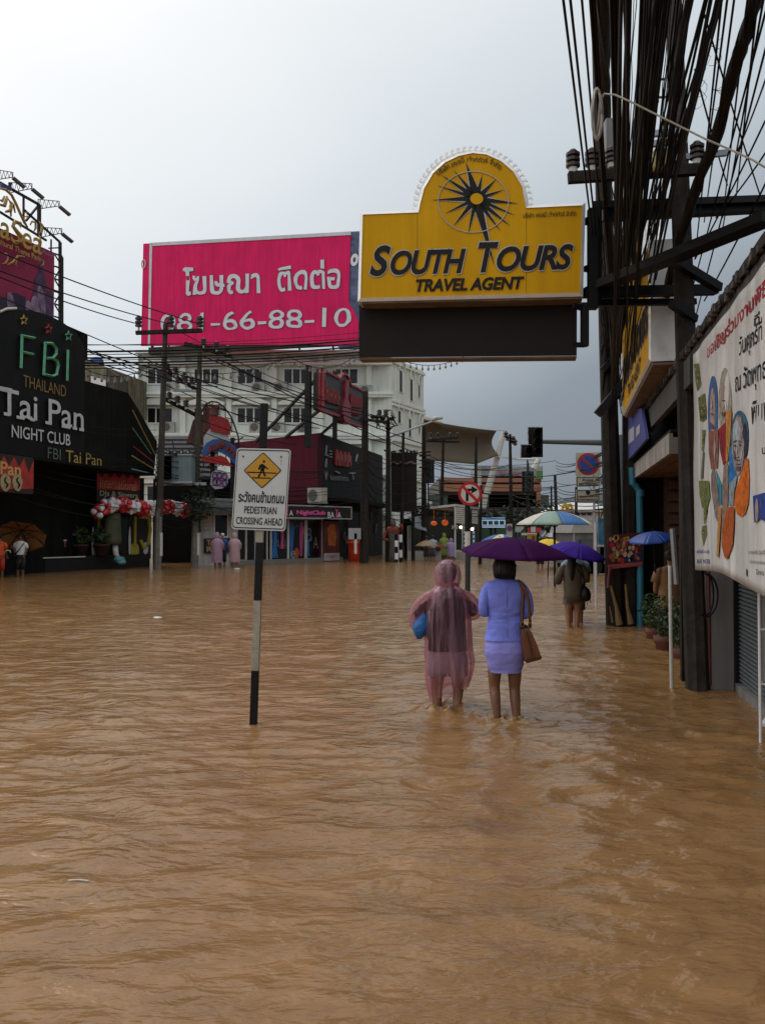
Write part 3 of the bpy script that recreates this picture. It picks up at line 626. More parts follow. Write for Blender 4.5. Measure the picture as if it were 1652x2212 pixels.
q=MB(AM); q.prism(arcp([(560,400),(600,420),(650,360),(730,350),(750,400),(690,470),(690,560),(560,560)]),-.1,.1); q.build('figure_panel',mat('dull_red_figure',(.15,.05,.045),.7,var=.5,scale=4),t)
q=MB(AM); q.prism(arcp([(160,1100),(70,1110),(200,660),(290,560),(420,520),(420,330),(480,330),(560,460),(560,800),(430,1010),(430,1160)]),-.5,-.3); q.build('brown_roof_wing',mat('rusty_roof_panel',(.11,.045,.035),.8,var=.5,scale=2,streak=.4),t)
q=MB(AM); q.beam((A5(600,1600)[0],-.3,-.3),(A5(600,900)[0],-.3,A5(600,900)[1]),.2); q.beam((A5(1000,1600)[0],-.3,-.3),(A5(1000,1000)[0],-.3,A5(1000,1000)[1]),.2); q.build('post',M_dsteel,t)
# round sign
t=thing('round_club_sign','round white sign with purple and magenta figures on the dark wall','sign',(A5(780,1900)[0],45.4,A5(780,2060)[1]))
q=MB(AM); q.prism([A5(x,y) for x,y in ((640,1700),(800,1660),(920,1720),(960,1800),(940,1950),(850,2030),(690,2050),(600,1960),(610,1800))],.25,.34); q.build('disc',mat('round_sign_white',(.45,.46,.5),.5,var=.3,scale=8),t)
q=MB(AM)
for (x,y) in ((690,1770),(785,1770),(690,1900),(770,1900),(885,1790),(885,1930)):
    e_=[A5(x+42*math.cos(a),y+62*math.sin(a)) for a in [i*math.pi/6 for i in range(13)]]; q.stroke(e_,.09,.37,4)
q.build('figures',mat('purple_letter',(.16,.04,.2),.5),t)
# dark entrance block behind the poles, with the tiled roof
t=thing('dark_bar_building','dark low bar with a grey tiled roof between the black club and the white shop','building',(XA(450,48),48,0))
q=MB(); q.box(XA(345,48),XA(535,46.6),46.6,50,-.3,4.55); q.build('wall',M_soot,t)
a=[W(335,1035,46.5),W(470,1035,46.5)]; b_=[W(345,945,52),W(470,945,52)]
q=MB()
for i in range(9):
    u=i/9; v=(i+1)/9; p0=a[0].lerp(b_[0],u); p1=a[1].lerp(b_[1],u); p2=a[1].lerp(b_[1],v); p3=a[0].lerp(b_[0],v); q.hull([p0,p1,p2,p3],[p+Vector((0,.0,.16-.1*k)) for p,k in ((p0,0),(p1,0),(p2,1),(p3,1))])
q.build('tiled_roof',mat('grey_tiles',(.022,.024,.03),.6,var=.9,scale=5),t)
q=MB()
for i in range(22):
    p=W(345+i*8.5+random.uniform(-3,3),985+random.uniform(-18,28),46.4); q.tube([p,p+Vector((random.uniform(-.3,.3),0,random.uniform(.2,.6))),p+Vector((random.uniform(-.6,.6),.1,random.uniform(.1,.8)))],.035,4)
q.build('ironwork',M_dsteel,t)
# shop row plane
SP=PP(455,42.6,738,50.0)
c6=crop(440,1160,620/1652)
def S6(x,y,n=0): return SP.sz(*c6(x,y),n)
t=thing('white_ticket_shop','small white shop with a dark awning and a tour sign','shop',SP.pt(2,0))
a=S6(170,740); b_=S6(375,720); zt_=S6(170,265)[1]
q=MB(SP.M); q.box(a[0],b_[0]+.6,-.4,-.05,-.3,zt_); q.build('wall',mat('shop_white_wall',(.5,.5,.47),.7,var=.15,streak=.25),t)
A=S6(278,525); Bq=S6(358,385); q=MB(SP.M); q.box(A[0]-.08,Bq[0]+.08,-.04,.02,A[1]-.08,Bq[1]+.08); wf=q.build('window',M_white,t); q=MB(SP.M); q.box(A[0],Bq[0],.0,.04,A[1],Bq[1]); q.build('pane',M_glass,wf)
q=MB(SP.M); z1=S6(200,300)[1]; z0=S6(200,380)[1]
prof=[(-.05,z1+.25),(.5,z1+.15),(.95,z1-.2),(1.1,z0),(1.06,z0),(.9,z1-.26),(.46,z1+.09),(-.05,z1+.19)]
s0=S6(175,300)[0]-.4; s1=S6(385,300)[0]
q.hull([(s0,n_,z_) for n_,z_ in prof],[(s1,n_,z_) for n_,z_ in prof]); q.build('awning',mat('striped_dark_awning',(.045,.05,.05),.7,var=.5,scale=6),t)
q=MB(SP.M); A=S6(205,640); Bq=S6(375,540); q.box(A[0],Bq[0],.0,.08,A[1],Bq[1]); sg=q.build('tour_board',mat('board_black',(.02,.02,.02),.5),t)
q=MB(SP.M); q.text('Tours',S6(215,585),S6(330,583),S6(215,550),.09,offset=.02); q.text('Rent',S6(215,630),S6(330,628),S6(215,595),.09,offset=.02); q.build('lettering',M_yneon,sg)
q=MB(SP.M)
for y in (432,458,482): q.text('ลงทะเบียน ทัวร์' ,S6(172,y+8),S6(242,y+7),S6(172,y-8),.0)
q.build('small_lettering',mat('grey_letter',(.08,.07,.07),.6),t)
q=MB(SP.M); A=S6(355,380); Bq=S6(390,295); q.box(A[0],Bq[0]+.3,-.1,.6,A[1],Bq[1]); q.build('meter_box',mat('grey_blue_box',(.13,.16,.19),.6),t)
# ------------------------------------------------------------------ the pink-and-black nightclub shop front
baya=thing('nightclub_shopfront','glass nightclub front with a black and pink fascia and painted dancers','shop',SP.pt(6,0))
A=S6(385,700); Bq=S6(1130,700); zf0=S6(1000,405)[1]; zf1=S6(1000,330)[1]
q=MB(SP.M); q.box(A[0],Bq[0]+.1,-.7,-.3,-.3,zf1+.2); q.build('wall',M_soot,baya)
q=MB(SP.M); q.box(A[0],Bq[0],-.3,.1,-.3,.22); q.build('step',mat('grey_step',(.2,.2,.18),.8),baya)
# fascia
fa=S6(640,320)[0]; fb=S6(1137,340)[0]
q=MB(SP.M); q.box(fa-2.6,fb,.0,.7,zf0,zf1); fs=q.build('fascia',mat('fascia_black',(.025,.022,.024),.4),baya)
q=MB(SP.M); q.box(fa-2.62,fb+.02,.68,.74,zf0-.06,zf0+.01); q.box(fa-2.62,fb+.02,.68,.74,zf1-.02,zf1+.05); q.box(fb-.06,fb+.02,.68,.74,zf0,zf1); q.build('fascia_trim',mat('pale_trim',(.4,.38,.4),.5),fs)
M_pnk=mat('pink_letter',(.6,.08,.26),.4,emit=.1)
def SF(x,y): return SP.sz(*c6(x,y),.7)
q=MB(SP.M); q.text('NightClub',SF(826,388),SF(1020,390),SF(826,350),.73,offset=.035); q.build('lettering',M_pnk,fs)
q=MB(SP.M); q.text('BA  A',SF(1036,404),SF(1126,404),SF(1036,362),.73,offset=.02); q.text('A',SF(776,388),SF(802,388),SF(776,350),.73,offset=.02); q.text('BA  ',SF(690,388),SF(742,388),SF(690,350),.73,offset=.02); q.build('lettering',M_white,fs)
q=MB(SP.M)
def dancer(c,h,mm,par,n):
    q=MB(SP.M); x,z=c; q.stroke([(x-.06*h,z),(x,z+.45*h),(x,z+.72*h)],.16*h,n,5); q.stroke([(x+.08*h,z),(x,z+.45*h)],.1*h,n,5); q.stroke([(x,z+.72*h),(x-.2*h,z+h)],.07*h,n,5); q.stroke([(x,z+.72*h),(x+.2*h,z+h)],.07*h,n,5); q.sheet(ell(x,z+.84*h,.07*h,.08*h,10),n+.02); q.build('painted_dancer',mm,par)
dancer(SF(1094,404),.5,M_pnk,fs,.75); dancer(SF(760,388),.5,M_pnk,fs,.75)
# glazing
M_frame=mat('door_frame_white',(.55,.55,.54),.5,var=.1)
xs_=[(385,485),(495,548),(556,628),(662,768),(780,885),(900,1000)]
M_bl=mat('blue_paint_figure',(.02,.14,.42),.5); M_pk=mat('pink_paint_figure',(.45,.07,.2),.5); M_gp=mat('grey_paint_letter',(.13,.14,.15),.5)
for i,(x0,x1) in enumerate(xs_):
    z0=S6(x0,692)[1]+.03; z1=zf0-.02; a=S6(x0,600)[0]; b_=S6(x1,600)[0]
    q=MB(SP.M); w_=.07
    q.box(a-w_,a,-.1,.0,z0-w_,z1); q.box(b_,b_+w_,-.1,.0,z0-w_,z1); q.box(a,b_,-.1,.0,z0-w_,z0); q.box(a,b_,-.1,.0,z1-w_,z1)
    fr=q.build('glass_door' if i in (1,2) else 'shop_window',M_frame,baya)
    q=MB(SP.M); q.box(a,b_,-.09,-.06,z0,z1-w_); q.build('pane',M_glass,fr)
    if i==3: 
        dancer(S6(682,672),1.9,M_bl,fr,-.03); dancer(S6(733,610),1.1,M_pk,fr,-.03)
        q=MB(SP.M); q.text('BA',S6(664,612),S6(722,612),S6(664,545),-.045); q.text('A',S6(745,612),S6(764,612),S6(745,545),-.045); q.build('lettering',M_gp,fr)
    if i==4:
        for x,mm in ((800,M_bl),(865,M_pk)):
            q=MB(SP.M); sx,sz_=S6(x,660); q.sheet([(sx-.1,sz_),(sx+.05,sz_),(sx+.12,sz_+.8),(sx+.2,sz_+1.5),(sx+.08,sz_+1.75),(sx-.02,sz_+1.95),(sx-.12,sz_+1.7),(sx-.16,sz_+.9)],-.045); q.build('painted_figure',mm,fr)
        q=MB(SP.M); sx,sz_=S6(832,640); q.sheet(ell(sx,sz_,.2,.3,10),-.04); q.build('painted_blob',mat('orange_paint',(.45,.09,.02),.5),fr)
        q=MB(SP.M); sx,sz_=S6(806,652); q.stroke(ell(sx,sz_,.16,.2,12),.06,-.03,4); q.stroke(ell(sx,sz_,.07,.09,10),.05,-.03,4); q.build('painted_spiral',mat('pale_blue_paint',(.3,.42,.5),.5),fr)
        q=MB(SP.M); q.text('Entrance Free',S6(786,490),S6(884,440),S6(786,468),-.04); q.build('lettering',M_gp,fr)
    if i==5:
        q=MB(SP.M); q.text('B',S6(902,562),S6(935,562),S6(902,470),-.045); q.text('A',S6(945,610),S6(978,610),S6(945,528),-.045); q.build('lettering',M_gp,fr)
        dancer(S6(907,660),1.0,M_bl,fr,-.03)
# poster board beside it
pst=thing('poster_board','tall orange and red poster board beside the nightclub glass','poster',SP.at(*c6(1060,706),.1))
A=S6(1008,708,.1); Bq=S6(1112,425,.1)
q=MB(SP.M); q.box(A[0],Bq[0],.05,.14,A[1],Bq[1]); q.build('board',mat('poster_brown',(.11,.03,.02),.5,var=.6,scale=4),pst)
zz=S6(1060,640,.1)[1]; z2=S6(1060,690,.1)[1]
q=MB(SP.M); q.box(A[0],Bq[0],.14,.16,z2,zz); q.build('white_notice',mat('notice_white',(.45,.42,.45),.5,var=.3,scale=9),pst)
q=MB(SP.M); q.text('ทุกวัน ดื่มฟรี',(A[0]+.15,zz-.28),(Bq[0]-.15,zz-.28),(A[0]+.15,zz-.08),.165,offset=.01); q.text('ฟรี',(A[0]+.5,z2+.1),(Bq[0]-.5,z2+.1),(A[0]+.5,z2+.3),.165,offset=.01); q.build('lettering',M_rneon,pst)
q=MB(SP.M); cx=(A[0]+Bq[0])/2; q.sheet([(cx-.3,zz+.45),(cx+.3,zz+.4),(cx+.4,zz+1.0),(cx+.3,zz+1.5),(cx+.35,Bq[1]-.25),(cx-.1,Bq[1]-.1),(cx-.35,Bq[1]-.4),(cx-.3,zz+1.1)],.15); q.build('printed_figure',mat('orange_print',(.42,.11,.025),.5,var=.5,scale=5),pst)
# maroon block above
CO=(XA(690,48.6),48.6)
ML=Plane((XA(520,53.5),53.5),CO); MRp=Plane(CO,(CO[0]+.245*17,CO[1]+17))
bar=thing('maroon_rock_bar','maroon and black live music bar with red lettering on its dark side','building',(CO[0],CO[1],0))
z=ML.sz(690,935)[1]
A_=ML.pt(-1,0); C_=ML.pt(ML.L,0); D_=MRp.pt(15,0); q=MB(); ft=[A_,C_,D_,A_+Vector((6,17,0))]
ci=sum(ft,Vector())/4
ft=[p.lerp(ci,.02) for p in ft]; q.hull([p-Vector((0,0,.3)) for p in ft],[p+Vector((0,0,z-.1)) for p in ft]); q.build('roof',mat('bar_roof_dark',(.03,.02,.022),.8),bar)
q=MB(ML.M); q.box(-1,ML.L,-.12,0,-.3,z); q.build('wall',mat('maroon_wall',(.1,.01,.025),.8,spec=.15,var=.2,scale=.8,streak=.15),bar)
q=MB(ML.M); zc=z
for i in range(9): zc-=.28; q.box(-1,ML.L+.02,0,.03,z-3.2-i*.28,z-3.2-i*.28+.05)
q.build('cladding_joint',mat('maroon_joint',(.07,.01,.02),.8),bar)
q=MB(MRp.M); q.box(.01,15,-.12,-.01,-.3,z); q.build('side_wall',mat('bar_black_wall',(.02,.0205,.022),.8,spec=.2,var=.4,scale=1.2,streak=.3),bar)
cl=crop(790,900,300/1652)
def R6(x,y,n=0): return MRp.sz(*cl(x,y),n)
q=MB(MRp.M); q.stroke([R6(192,1255),R6(180,1390),R6(212,1395)],.13,.05,4); q.stroke([R6(190,1440),R6(178,1560)],.13,.05,4)
for y in (1330,1370,1410): q.stroke([R6(235,y),R6(265,y+8)],.09,.05,4)
q.stroke([R6(165,1610),R6(180,1730),R6(198,1620)],.1,.05,4)
for k in range(8): q.stroke([R6(250+k*32,1680+k*3),R6(258+k*32,1735+k*2)],.12,.05,4)
q.stroke([R6(545,1640),R6(560,1730)],.16,.05,4); q.stroke([R6(510,1640),R6(590,1640)],.12,.05,4); q.stroke([R6(620,1380),R6(600,1480)],.14,.05,4); q.stroke([R6(300,1610),R6(370,1640)],.1,.05,4)
q.build('lettering',mat('dull_silver_letter',(.27,.28,.28),.5),bar)
q=MB(MRp.M)
for k,(x0,x1) in enumerate(((300,345),(352,398),(410,455),(462,515))):
    a=R6(x0,1525+k*8); b_=R6(x1,1530+k*8); t_=R6(x0,1300+k*14)
    h=t_[1]-a[1]; w_=b_[0]-a[0]
    q.prism([(a[0],a[1]),(a[0]+w_*.3,a[1]-.05),(a[0]+w_*.35,a[1]+h*.35),(a[0]+w_*.65,a[1]+h*.35),(a[0]+w_*.7,a[1]),(b_[0],a[1]),(b_[0],a[1]+h*.8),(a[0]+w_*.75,a[1]+h*.75),(a[0]+w_*.5,a[1]+h),(a[0]+w_*.2,a[1]+h*.7),(a[0],a[1]+h*.95)],.03,.16)
q.build('jagged_lettering',mat('blood_red_letter',(.3,.03,.028),.5,var=.4,scale=4),bar)
# bar front clutter below: door openings, boards
q=MB(MRp.M)
for i,(s0,s1,z0,z1) in enumerate(((.6,2.2,-.3,2.6),(2.9,4.6,-.3,2.8),(5.6,8.2,-.3,3.0),(9,12,-.3,3.1))): q.box(s0,s1,-.02,.03,z0,z1)
q.build('doorway',M_black,bar)
q=MB(MRp.M); q.box(-.1,14,.0,1.3,3.4,3.6); q.build('canopy',M_soot,bar)
q=MB(MRp.M)
for i in range(16):
    s0=random.uniform(.3,13); z0=random.uniform(.6,3.2); q.box(s0,s0+random.uniform(.15,.6),.03,.1,z0,z0+random.uniform(.1,.5))
q.build('menu_panel',mat('faded_panel',(.09,.07,.06),.6,var=.9,scale=3),bar)
# its air conditioner
o=dup(acp,ML.at(*c6(968,300),.35),None); o['label']='cream air conditioner on the maroon wall above the nightclub fascia'; del o['group']
o.rotation_euler=(0,0,math.atan2(ML.s.y,ML.s.x)); o.scale=(1.15,1.1,1.05)
# guitar sign
c7=cl; GP=PP(690,46.5,789,54.5)
def G7(x,y,n=0): return GP.sz(*c7(x,y),n)
t=thing('guitar_sign','black and red sign with a big guitar on a steel frame above the maroon bar','sign',GP.pt(GP.L/2,GP.sz(740,930)[1]))
outl=[(105,180),(380,325),(395,285),(430,255),(480,270),(505,330),(530,410),(600,440),(740,520),(690,1000),(500,930),(480,950),(420,940),(385,870),(370,845),(100,755)]
q=MB(GP.M); q.prism([G7(x,y) for x,y in outl],-.35,0); q.build('board',mat('sign_charcoal',(.045,.046,.05),.5),t)
q=MB(GP.M)
pp=[G7(x,y) for x,y in outl]
for a,b_ in zip(pp,pp[1:]+pp[:1]): q.beam((a[0],.02,a[1]),(b_[0],.02,b_[1]),.16,.12)
a,b_=G7(110,180),G7(100,740); q.prism([a,G7(146,200),G7(140,730),b_],-.02,.14)
q.build('rim',mat('rim_red',(.33,.015,.02),.4,var=.3),t)
q=MB(GP.M); q.prism([G7(x,y) for x,y in ((430,350),(475,340),(470,480),(455,600),(495,700),(500,860),(480,930),(420,930),(385,850),(385,720),(420,600),(420,480))],.0,.2); q.build('guitar',mat('guitar_red',(.24,.02,.03),.4,var=.5,scale=4),t)
q=MB(GP.M); rnd=random.Random(4)
for k in range(7):
    x0=160+k*28; y1=620+k*10; h=260 if k==0 else 180+20*rnd.random()
    q.stroke([G7(x0,y1),G7(x0+4,y1-h)],.26,.06,4)
    if k%2==0: q.stroke([G7(x0,y1-h*.5),G7(x0+26,y1-h*.45)],.3,.06,4)
for k in range(6):
    x0=520+k*28; y1=710+k*6; q.stroke([G7(x0,y1),G7(x0+4,y1-170+k*6)],.28,.06,4)
for k in range(4): q.stroke([G7(535+k*30,820+k*6),G7(540+k*30,765+k*6)],.3,.06,4)
q.stroke([G7(180,640),G7(350,690)],.16,.06,4); q.build('worn_lettering',mat('worn_sign_red',(.27,.03,.03),.5,var=.5,scale=3),t)
q=MB(GP.M); a=G7(95,150); q.beam((a[0]-.3,-.5,6.2),(a[0]-.3,-.5,a[1]),.3); q.build('support_post',M_dsteel,t); q=MB(GP.M); b_=G7(385,1170); q.beam((b_[0],-.3,b_[1]),(b_[0],-.3,b_[1]+4),.22)
q.build('support_post',M_dsteel,t)
q=MB(); q.beam(W(690,812,46.9),W(553,954,52.2),.14); q.beam(W(690,886,46.9),W(618,944,50.6),.14); q.beam(W(742,896,48.5),W(694,938,48.7),.14); q.build('brace',M_dsteel,t)
# red bin, statue, striped bollards, posts
p=G(766,1213); t=thing('red_bin','tall red plastic bin in front of the dark bar','bin',p)
q=MB(); q.lathe([(.3,-.2),(.36,.6),(.39,1.05),(.42,1.07),(.42,1.18),(.36,1.18)],(0,0,0),18); q.build('tub',mat('red_plastic',(.5,.035,.015),.4,var=.15),t,local=True,smooth=True)
q=MB(); q.lathe([(.385,1.0),(.44,1.02),(.44,1.08),(.385,1.09)],(0,0,0),18); q.build('rim',MATS['red_plastic'],t,local=True,smooth=True)
for i,(px,h) in enumerate(((856,1.55),(865,1.95))):
    p=G(px,1213 if i else 1214); t=thing('striped_bollard',('shorter','taller')[i]+' black and white banded bollard in front of the grey statue','bollard',p,group='striped bollards by the bar')
    for k in range(5):
        q=MB(); q.lathe([(.1,-.2+k*(h+.2)/5),(.1,-.2+(k+1)*(h+.2)/5),(.02,-.199+(k+1)*(h+.2)/5)],(0,0,0),12); q.build('band',(M_black,M_white)[k%2],t,local=True,smooth=False)
# ------------------------------------------------------------------ big yellow travel sign
YP=PP(778,9.85,1262,9.45)
c8=crop(880,360,640/1652)
def Y8(x,y,n=0): return YP.sz(*c8(x,y),n)
M_yel=mat('sign_yellow_sheet',(.62,.33,.003),.6,var=.08,scale=2,streak=.12,spec=.12)
M_yblack=mat('sign_black_letter',(.012,.011,.01),.6,spec=.2)
M_ygrey=mat('sign_grey_outline',(.42,.4,.35),.5)
M_led=mat('dark_led_panel',(.017,.0145,.0125),.7,var=.15,scale=1.5,spec=.15)
M_under=mat('rusty_underside',(.2,.14,.1),.8,var=.35,scale=4,streak=.2)
def ytravel(T,Mx,par,n=.006,thai=True):
    """lettering and compass; T maps a crop pixel to (s,z)"""
    q=MB(Mx)
    ring=[T(820+232*math.cos(a)*.98-30*math.sin(a),392+198*math.sin(a)+25*math.cos(a)) for a in [i*math.pi/24 for i in range(49)]]
    q.stroke(ring,.013,n,4); q.build('compass_ring',M_ygrey,par)
    q=MB(Mx); q2=MB(Mx); q3=MB(Mx)
    tips=[(770,130,40),(690,180,22),(610,215,26),(585,285,20),(545,380,26),(635,468,20),(690,550,26),(785,605,22),(956,808,40),(1000,585,22),(1063,550,26),(1095,480,20),(1115,402,26),(1020,312,20),(968,243,26),(878,210,22)]
    cx,cy=842,372
    for x,y,w_ in tips:
        dx,dy=x-cx,y-cy; l=math.hypot(dx,dy); ux,uy=dx/l,dy/l; bx,by=cx+ux*35,cy+uy*35
        if l>300: mid=(cx+ux*250,cy+uy*250)
        q.sheet([T(bx-uy*w_*.8,by+ux*w_*.8),T(x,y),T(bx+uy*w_*.62,by-ux*w_*.62)],n+.003)
        q2.sheet([T(bx-uy*w_*.9,by+ux*w_*.9),T(x,y),T(bx+uy*w_*.95,by-ux*w_*.95)],n+.0015)
    q.sheet([T(842+47*math.cos(a),372+42*math.sin(a)) for a in [i*math.pi/12 for i in range(24)]],n+.0045)
    q3.sheet([T(842+42*math.cos(a),372+36*math.sin(a)) for a in [i*math.pi/12 for i in range(24)]],n+.006)
    q2.build('compass_highlight',M_ygrey,par); q.build('compass_star',M_yblack,par); q3.build('compass_hub',M_yel,par)
    for lab,BL,BR,TL in (('S',(145,880),(282,872),(145,682)),('OUTH',(280,872),(773,858),(280,712)),('T',(852,853),(985,850),(852,657)),('OURS',(972,850),(1473,832),(972,686))):
        q=MB(Mx); q.text(lab,T(*BL),T(*BR),T(*TL),n+.008,offset=.03,shear=.27,space=.92); q.build('lettering',M_yblack,par)
        g=8; q=MB(Mx); q.text(lab,T(BL[0]-g,BL[1]+g),T(BR[0]+g,BR[1]+g),T(TL[0]-g,TL[1]-g),n+.004,offset=.045,shear=.27,space=.92); q.build('letter_outline',M_ygrey,par)
    q=MB(Mx); q.text('TRAVEL AGENT',T(445,980),T(1153,962),T(445,897),n+.006,offset=.035,shear=.22,space=.97); q.build('lettering',M_yblack,par)
    if thai:
        q=MB(Mx); q.text('บริษัท เคเจบี เซ้าท์ทัวร์ จำกัด',T(1145,496),T(1490,482),T(1145,462),n+.006,offset=.012)
        words=[('บริษัท',(590,222),(668,172),(575,190)),('เคเจบี',(683,166),(764,130),(672,132)),('เซ้าท์ทัวร์',(778,127),(914,137),(779,92)),('จำกัด',(925,142),(998,186),(935,104))]
        for wd,a,b_,c_ in words: q.text(wd,T(*a),T(*b_),T(*c_),n+.006,offset=.012)
        q.build('thai_lettering',M_yblack,par)
outl=[(100,475),(463,461),(475,400),(500,305),(558,205),(635,135),(725,92),(815,73),(905,83),(1000,125),(1080,193),(1138,292),(1163,432),(1530,415),(1515,985),(85,1020)]
def ysign(T,Mx,name,label,base,depth,box=True,lightbox=None):
    t=thing(name,label,'sign',base)
    P=[T(x,y) for x,y in outl]
    q=MB(Mx); q.prism(P,-.012,.0); q.build('face',M_yel,t)
    q=MB(Mx)
    cx=sum(p[0] for p in P)/len(P); cz=sum(p[1] for p in P)/len(P)
    k=len(P); inn=[(p[0],p[1]) for p in P]; ou=[]
    for i in range(k):
        a=Vector(P[i-1]); b_=Vector(P[i]); c_=Vector(P[(i+1)%k]); d1=(b_-a).normalized(); d2=(c_-b_).normalized()
        n1=Vector((-d1.y,d1.x)); n2=Vector((-d2.y,d2.x)); nn=(n1+n2); nn=nn/max(.35,nn.length_squared)*2
        ou.append(b_+nn*.036)
    if (ou[0]-Vector((cx,cz))).length<(Vector(P[0])-Vector((cx,cz))).length: ou=[Vector(P[i])*2-ou[i] for i in range(k)]
    for i in range(k):
        j=(i+1)%k; a,b_=P[i],P[j]; c_,d_=ou[j],ou[i]
        q.hull([(a[0],.012,a[1]),(b_[0],.012,b_[1]),(c_[0],-.01,c_[1]),(d_[0],-.01,d_[1])],[(a[0],-depth,a[1]),(b_[0],-depth,b_[1]),(c_[0],-depth,c_[1]),(d_[0],-depth,d_[1])])
    q.build('frame',M_chrome,t)
    q=MB(Mx)
    for i in range(31):   # little clips round the arch
        a=math.pi*(1.02-i/30*1.0); x=818+362*math.cos(a); y=425-372*math.sin(a)
        c0=T(x,y); u=(math.cos(a),math.sin(a)); ux=Vector((u[0],0,u[1]))
        p=Vector((c0[0],-.02,c0[1])); q.beam(p,p+ux*.045,.022); q.beam(p+ux*.045,p+ux*.045+Vector((u[1],0,-u[0]))*.03,.018)
    q.tube([(T(818+362*math.cos(a),425-372*math.sin(a))[0],-.02,T(818+362*math.cos(a),425-372*math.sin(a))[1]) for a in [math.pi*(1.02-i/30) for i in range(31)]],.012,4); q.build('bulb_clips',M_chrome,t)
    q=MB(Mx); q.prism([T(x,y) for x,y in ((90,1050),(1530,1018),(1530,1008),(90,1038))],-depth+.01,-.03); q.build('underside',M_under,t)
    q=MB(Mx); q.prism([T(x,y) for x,y in outl],-depth,-depth+.015); q.build('back_sheet',M_steel,t)
    q=MB(Mx)
    for x in (455,1165): q.sheet([T(x-1.5,1000),T(x+1.5,1000),T(x+1.5,450),T(x-1.5,450)],.002)
    q.build('panel_seam',mat('seam_brown',(.2,.1,.01),.7),t)
    ytravel(T,Mx,t)
    return t
base=YP.at(*c8(800,1400)); base.z=YP.sz(*c8(800,1405))[1]
ys_=ysign(Y8,YP.M,'travel_sign','big yellow travel agent sign with compass star, hung over the street above a dark panel',base,.3)
q=MB(YP.M); a=Y8(78,1095,-.3); b_=Y8(1494,1080,-.3); z0=Y8(700,1405,-.3)[1]
q.prism([Y8(78,1060,-.3),Y8(1496,1044,-.3),Y8(1494,1395,-.3),Y8(76,1408,-.3)],-.28,-.3); lb=q.build('dark_panel',M_led,ys_)
q=MB(YP.M); q.prism([Y8(76,1410,-.3),Y8(1494,1397,-.3),Y8(1494,1407,-.3),Y8(76,1420,-.3)],-.5,-.295); q.build('panel_trim',M_under,lb)
q=MB(YP.M); q.text('บริษัท เคเจบี',Y8(1310,1104,-.3),Y8(1472,1100,-.3),Y8(1310,1075,-.3),-.29,offset=.015); q.text('เซ้าท์ทัวร์ จำกัด',Y8(1296,1148,-.3),Y8(1486,1142,-.3),Y8(1296,1116,-.3),-.29,offset=.015); q.build('thai_lettering',mat('dim_yellow_letter',(.2,.13,.01),.5),lb)
q=MB(YP.M)
for x,y in ((300,1040),(1400,1030)): s_,z_=Y8(x,y); q.beam((s_,-.4,z_+.05),(s_,-.4,z_-.1),.06)
q.build('hanger',M_dsteel,ys_)
# ------------------------------------------------------------------ right hand facade: line of the eaves
def EX(Y): return 1.37+.203*Y
EP=Plane((EX(3.0),3.0),(EX(14.0),14.0))
def es(Y): return (Vector((EX(Y),Y,0))-EP.o).dot(EP.s)
shop=thing('shophouse','dark timber shophouse with a tiled eave, grey shutter and brown board canopy','building',EP.pt(es(9),0,-2))
ze=3.46
M_fascia=mat('dark_fascia_board',(.07,.068,.066),.7,var=.35,scale=2,streak=.3)
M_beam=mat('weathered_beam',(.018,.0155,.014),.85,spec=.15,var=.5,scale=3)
q=MB(EP.M)
prof=[]
n=180; s0,s1=es(-9),es(13.9)
for i in range(n+1):
    s_=s0+(s1-s0)*i/n; h=.02*noise.noise(Vector((i*.9,1.3,0))); prof.append((s_,h))
for (a,ha),(b_,hb) in zip(prof,prof[1:]):
    q.hull([(a,.02,ze+.06+ha),(b_,.02,ze+.06+hb),(b_,.02,ze+.14+hb),(a,.02,ze+.14+ha)],[(a,-4,ze+1.5+ha),(b_,-4,ze+1.5+hb),(b_,-4,ze+1.58+hb),(a,-4,ze+1.58+ha)])
q.mi=1
rnd=random.Random(8)
for i in range(130):
    s_=es(2.5)+(s1-es(2.5))*rnd.random(); w_=rnd.uniform(.015,.09); q.box(s_,s_+w_,.0,.03+.03*rnd.random(),ze+.02+.05*rnd.random(),ze+.09+.04*rnd.random())
q.build('tiled_roof',[mat('old_roof_tile',(.035,.028,.024),.85,var=.6,scale=4,bump=.4),mat('chipped_tile_mortar',(.09,.08,.07),.85,var=.95,scale=9)],shop)
q=MB(EP.M); q.box(s0,es(13.9),-.06,-.01,ze-.06,ze+.05); q.box(es(8.7),es(13.9),-.05,.02,ze-.30,ze-.0); q.build('fascia_board',M_fascia,shop)
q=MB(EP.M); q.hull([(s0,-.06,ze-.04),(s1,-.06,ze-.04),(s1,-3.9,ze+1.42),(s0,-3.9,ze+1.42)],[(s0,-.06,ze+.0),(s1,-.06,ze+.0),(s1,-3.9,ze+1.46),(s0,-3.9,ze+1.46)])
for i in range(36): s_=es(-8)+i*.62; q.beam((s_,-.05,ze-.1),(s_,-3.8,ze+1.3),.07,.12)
q.build('soffit',M_beam,shop)
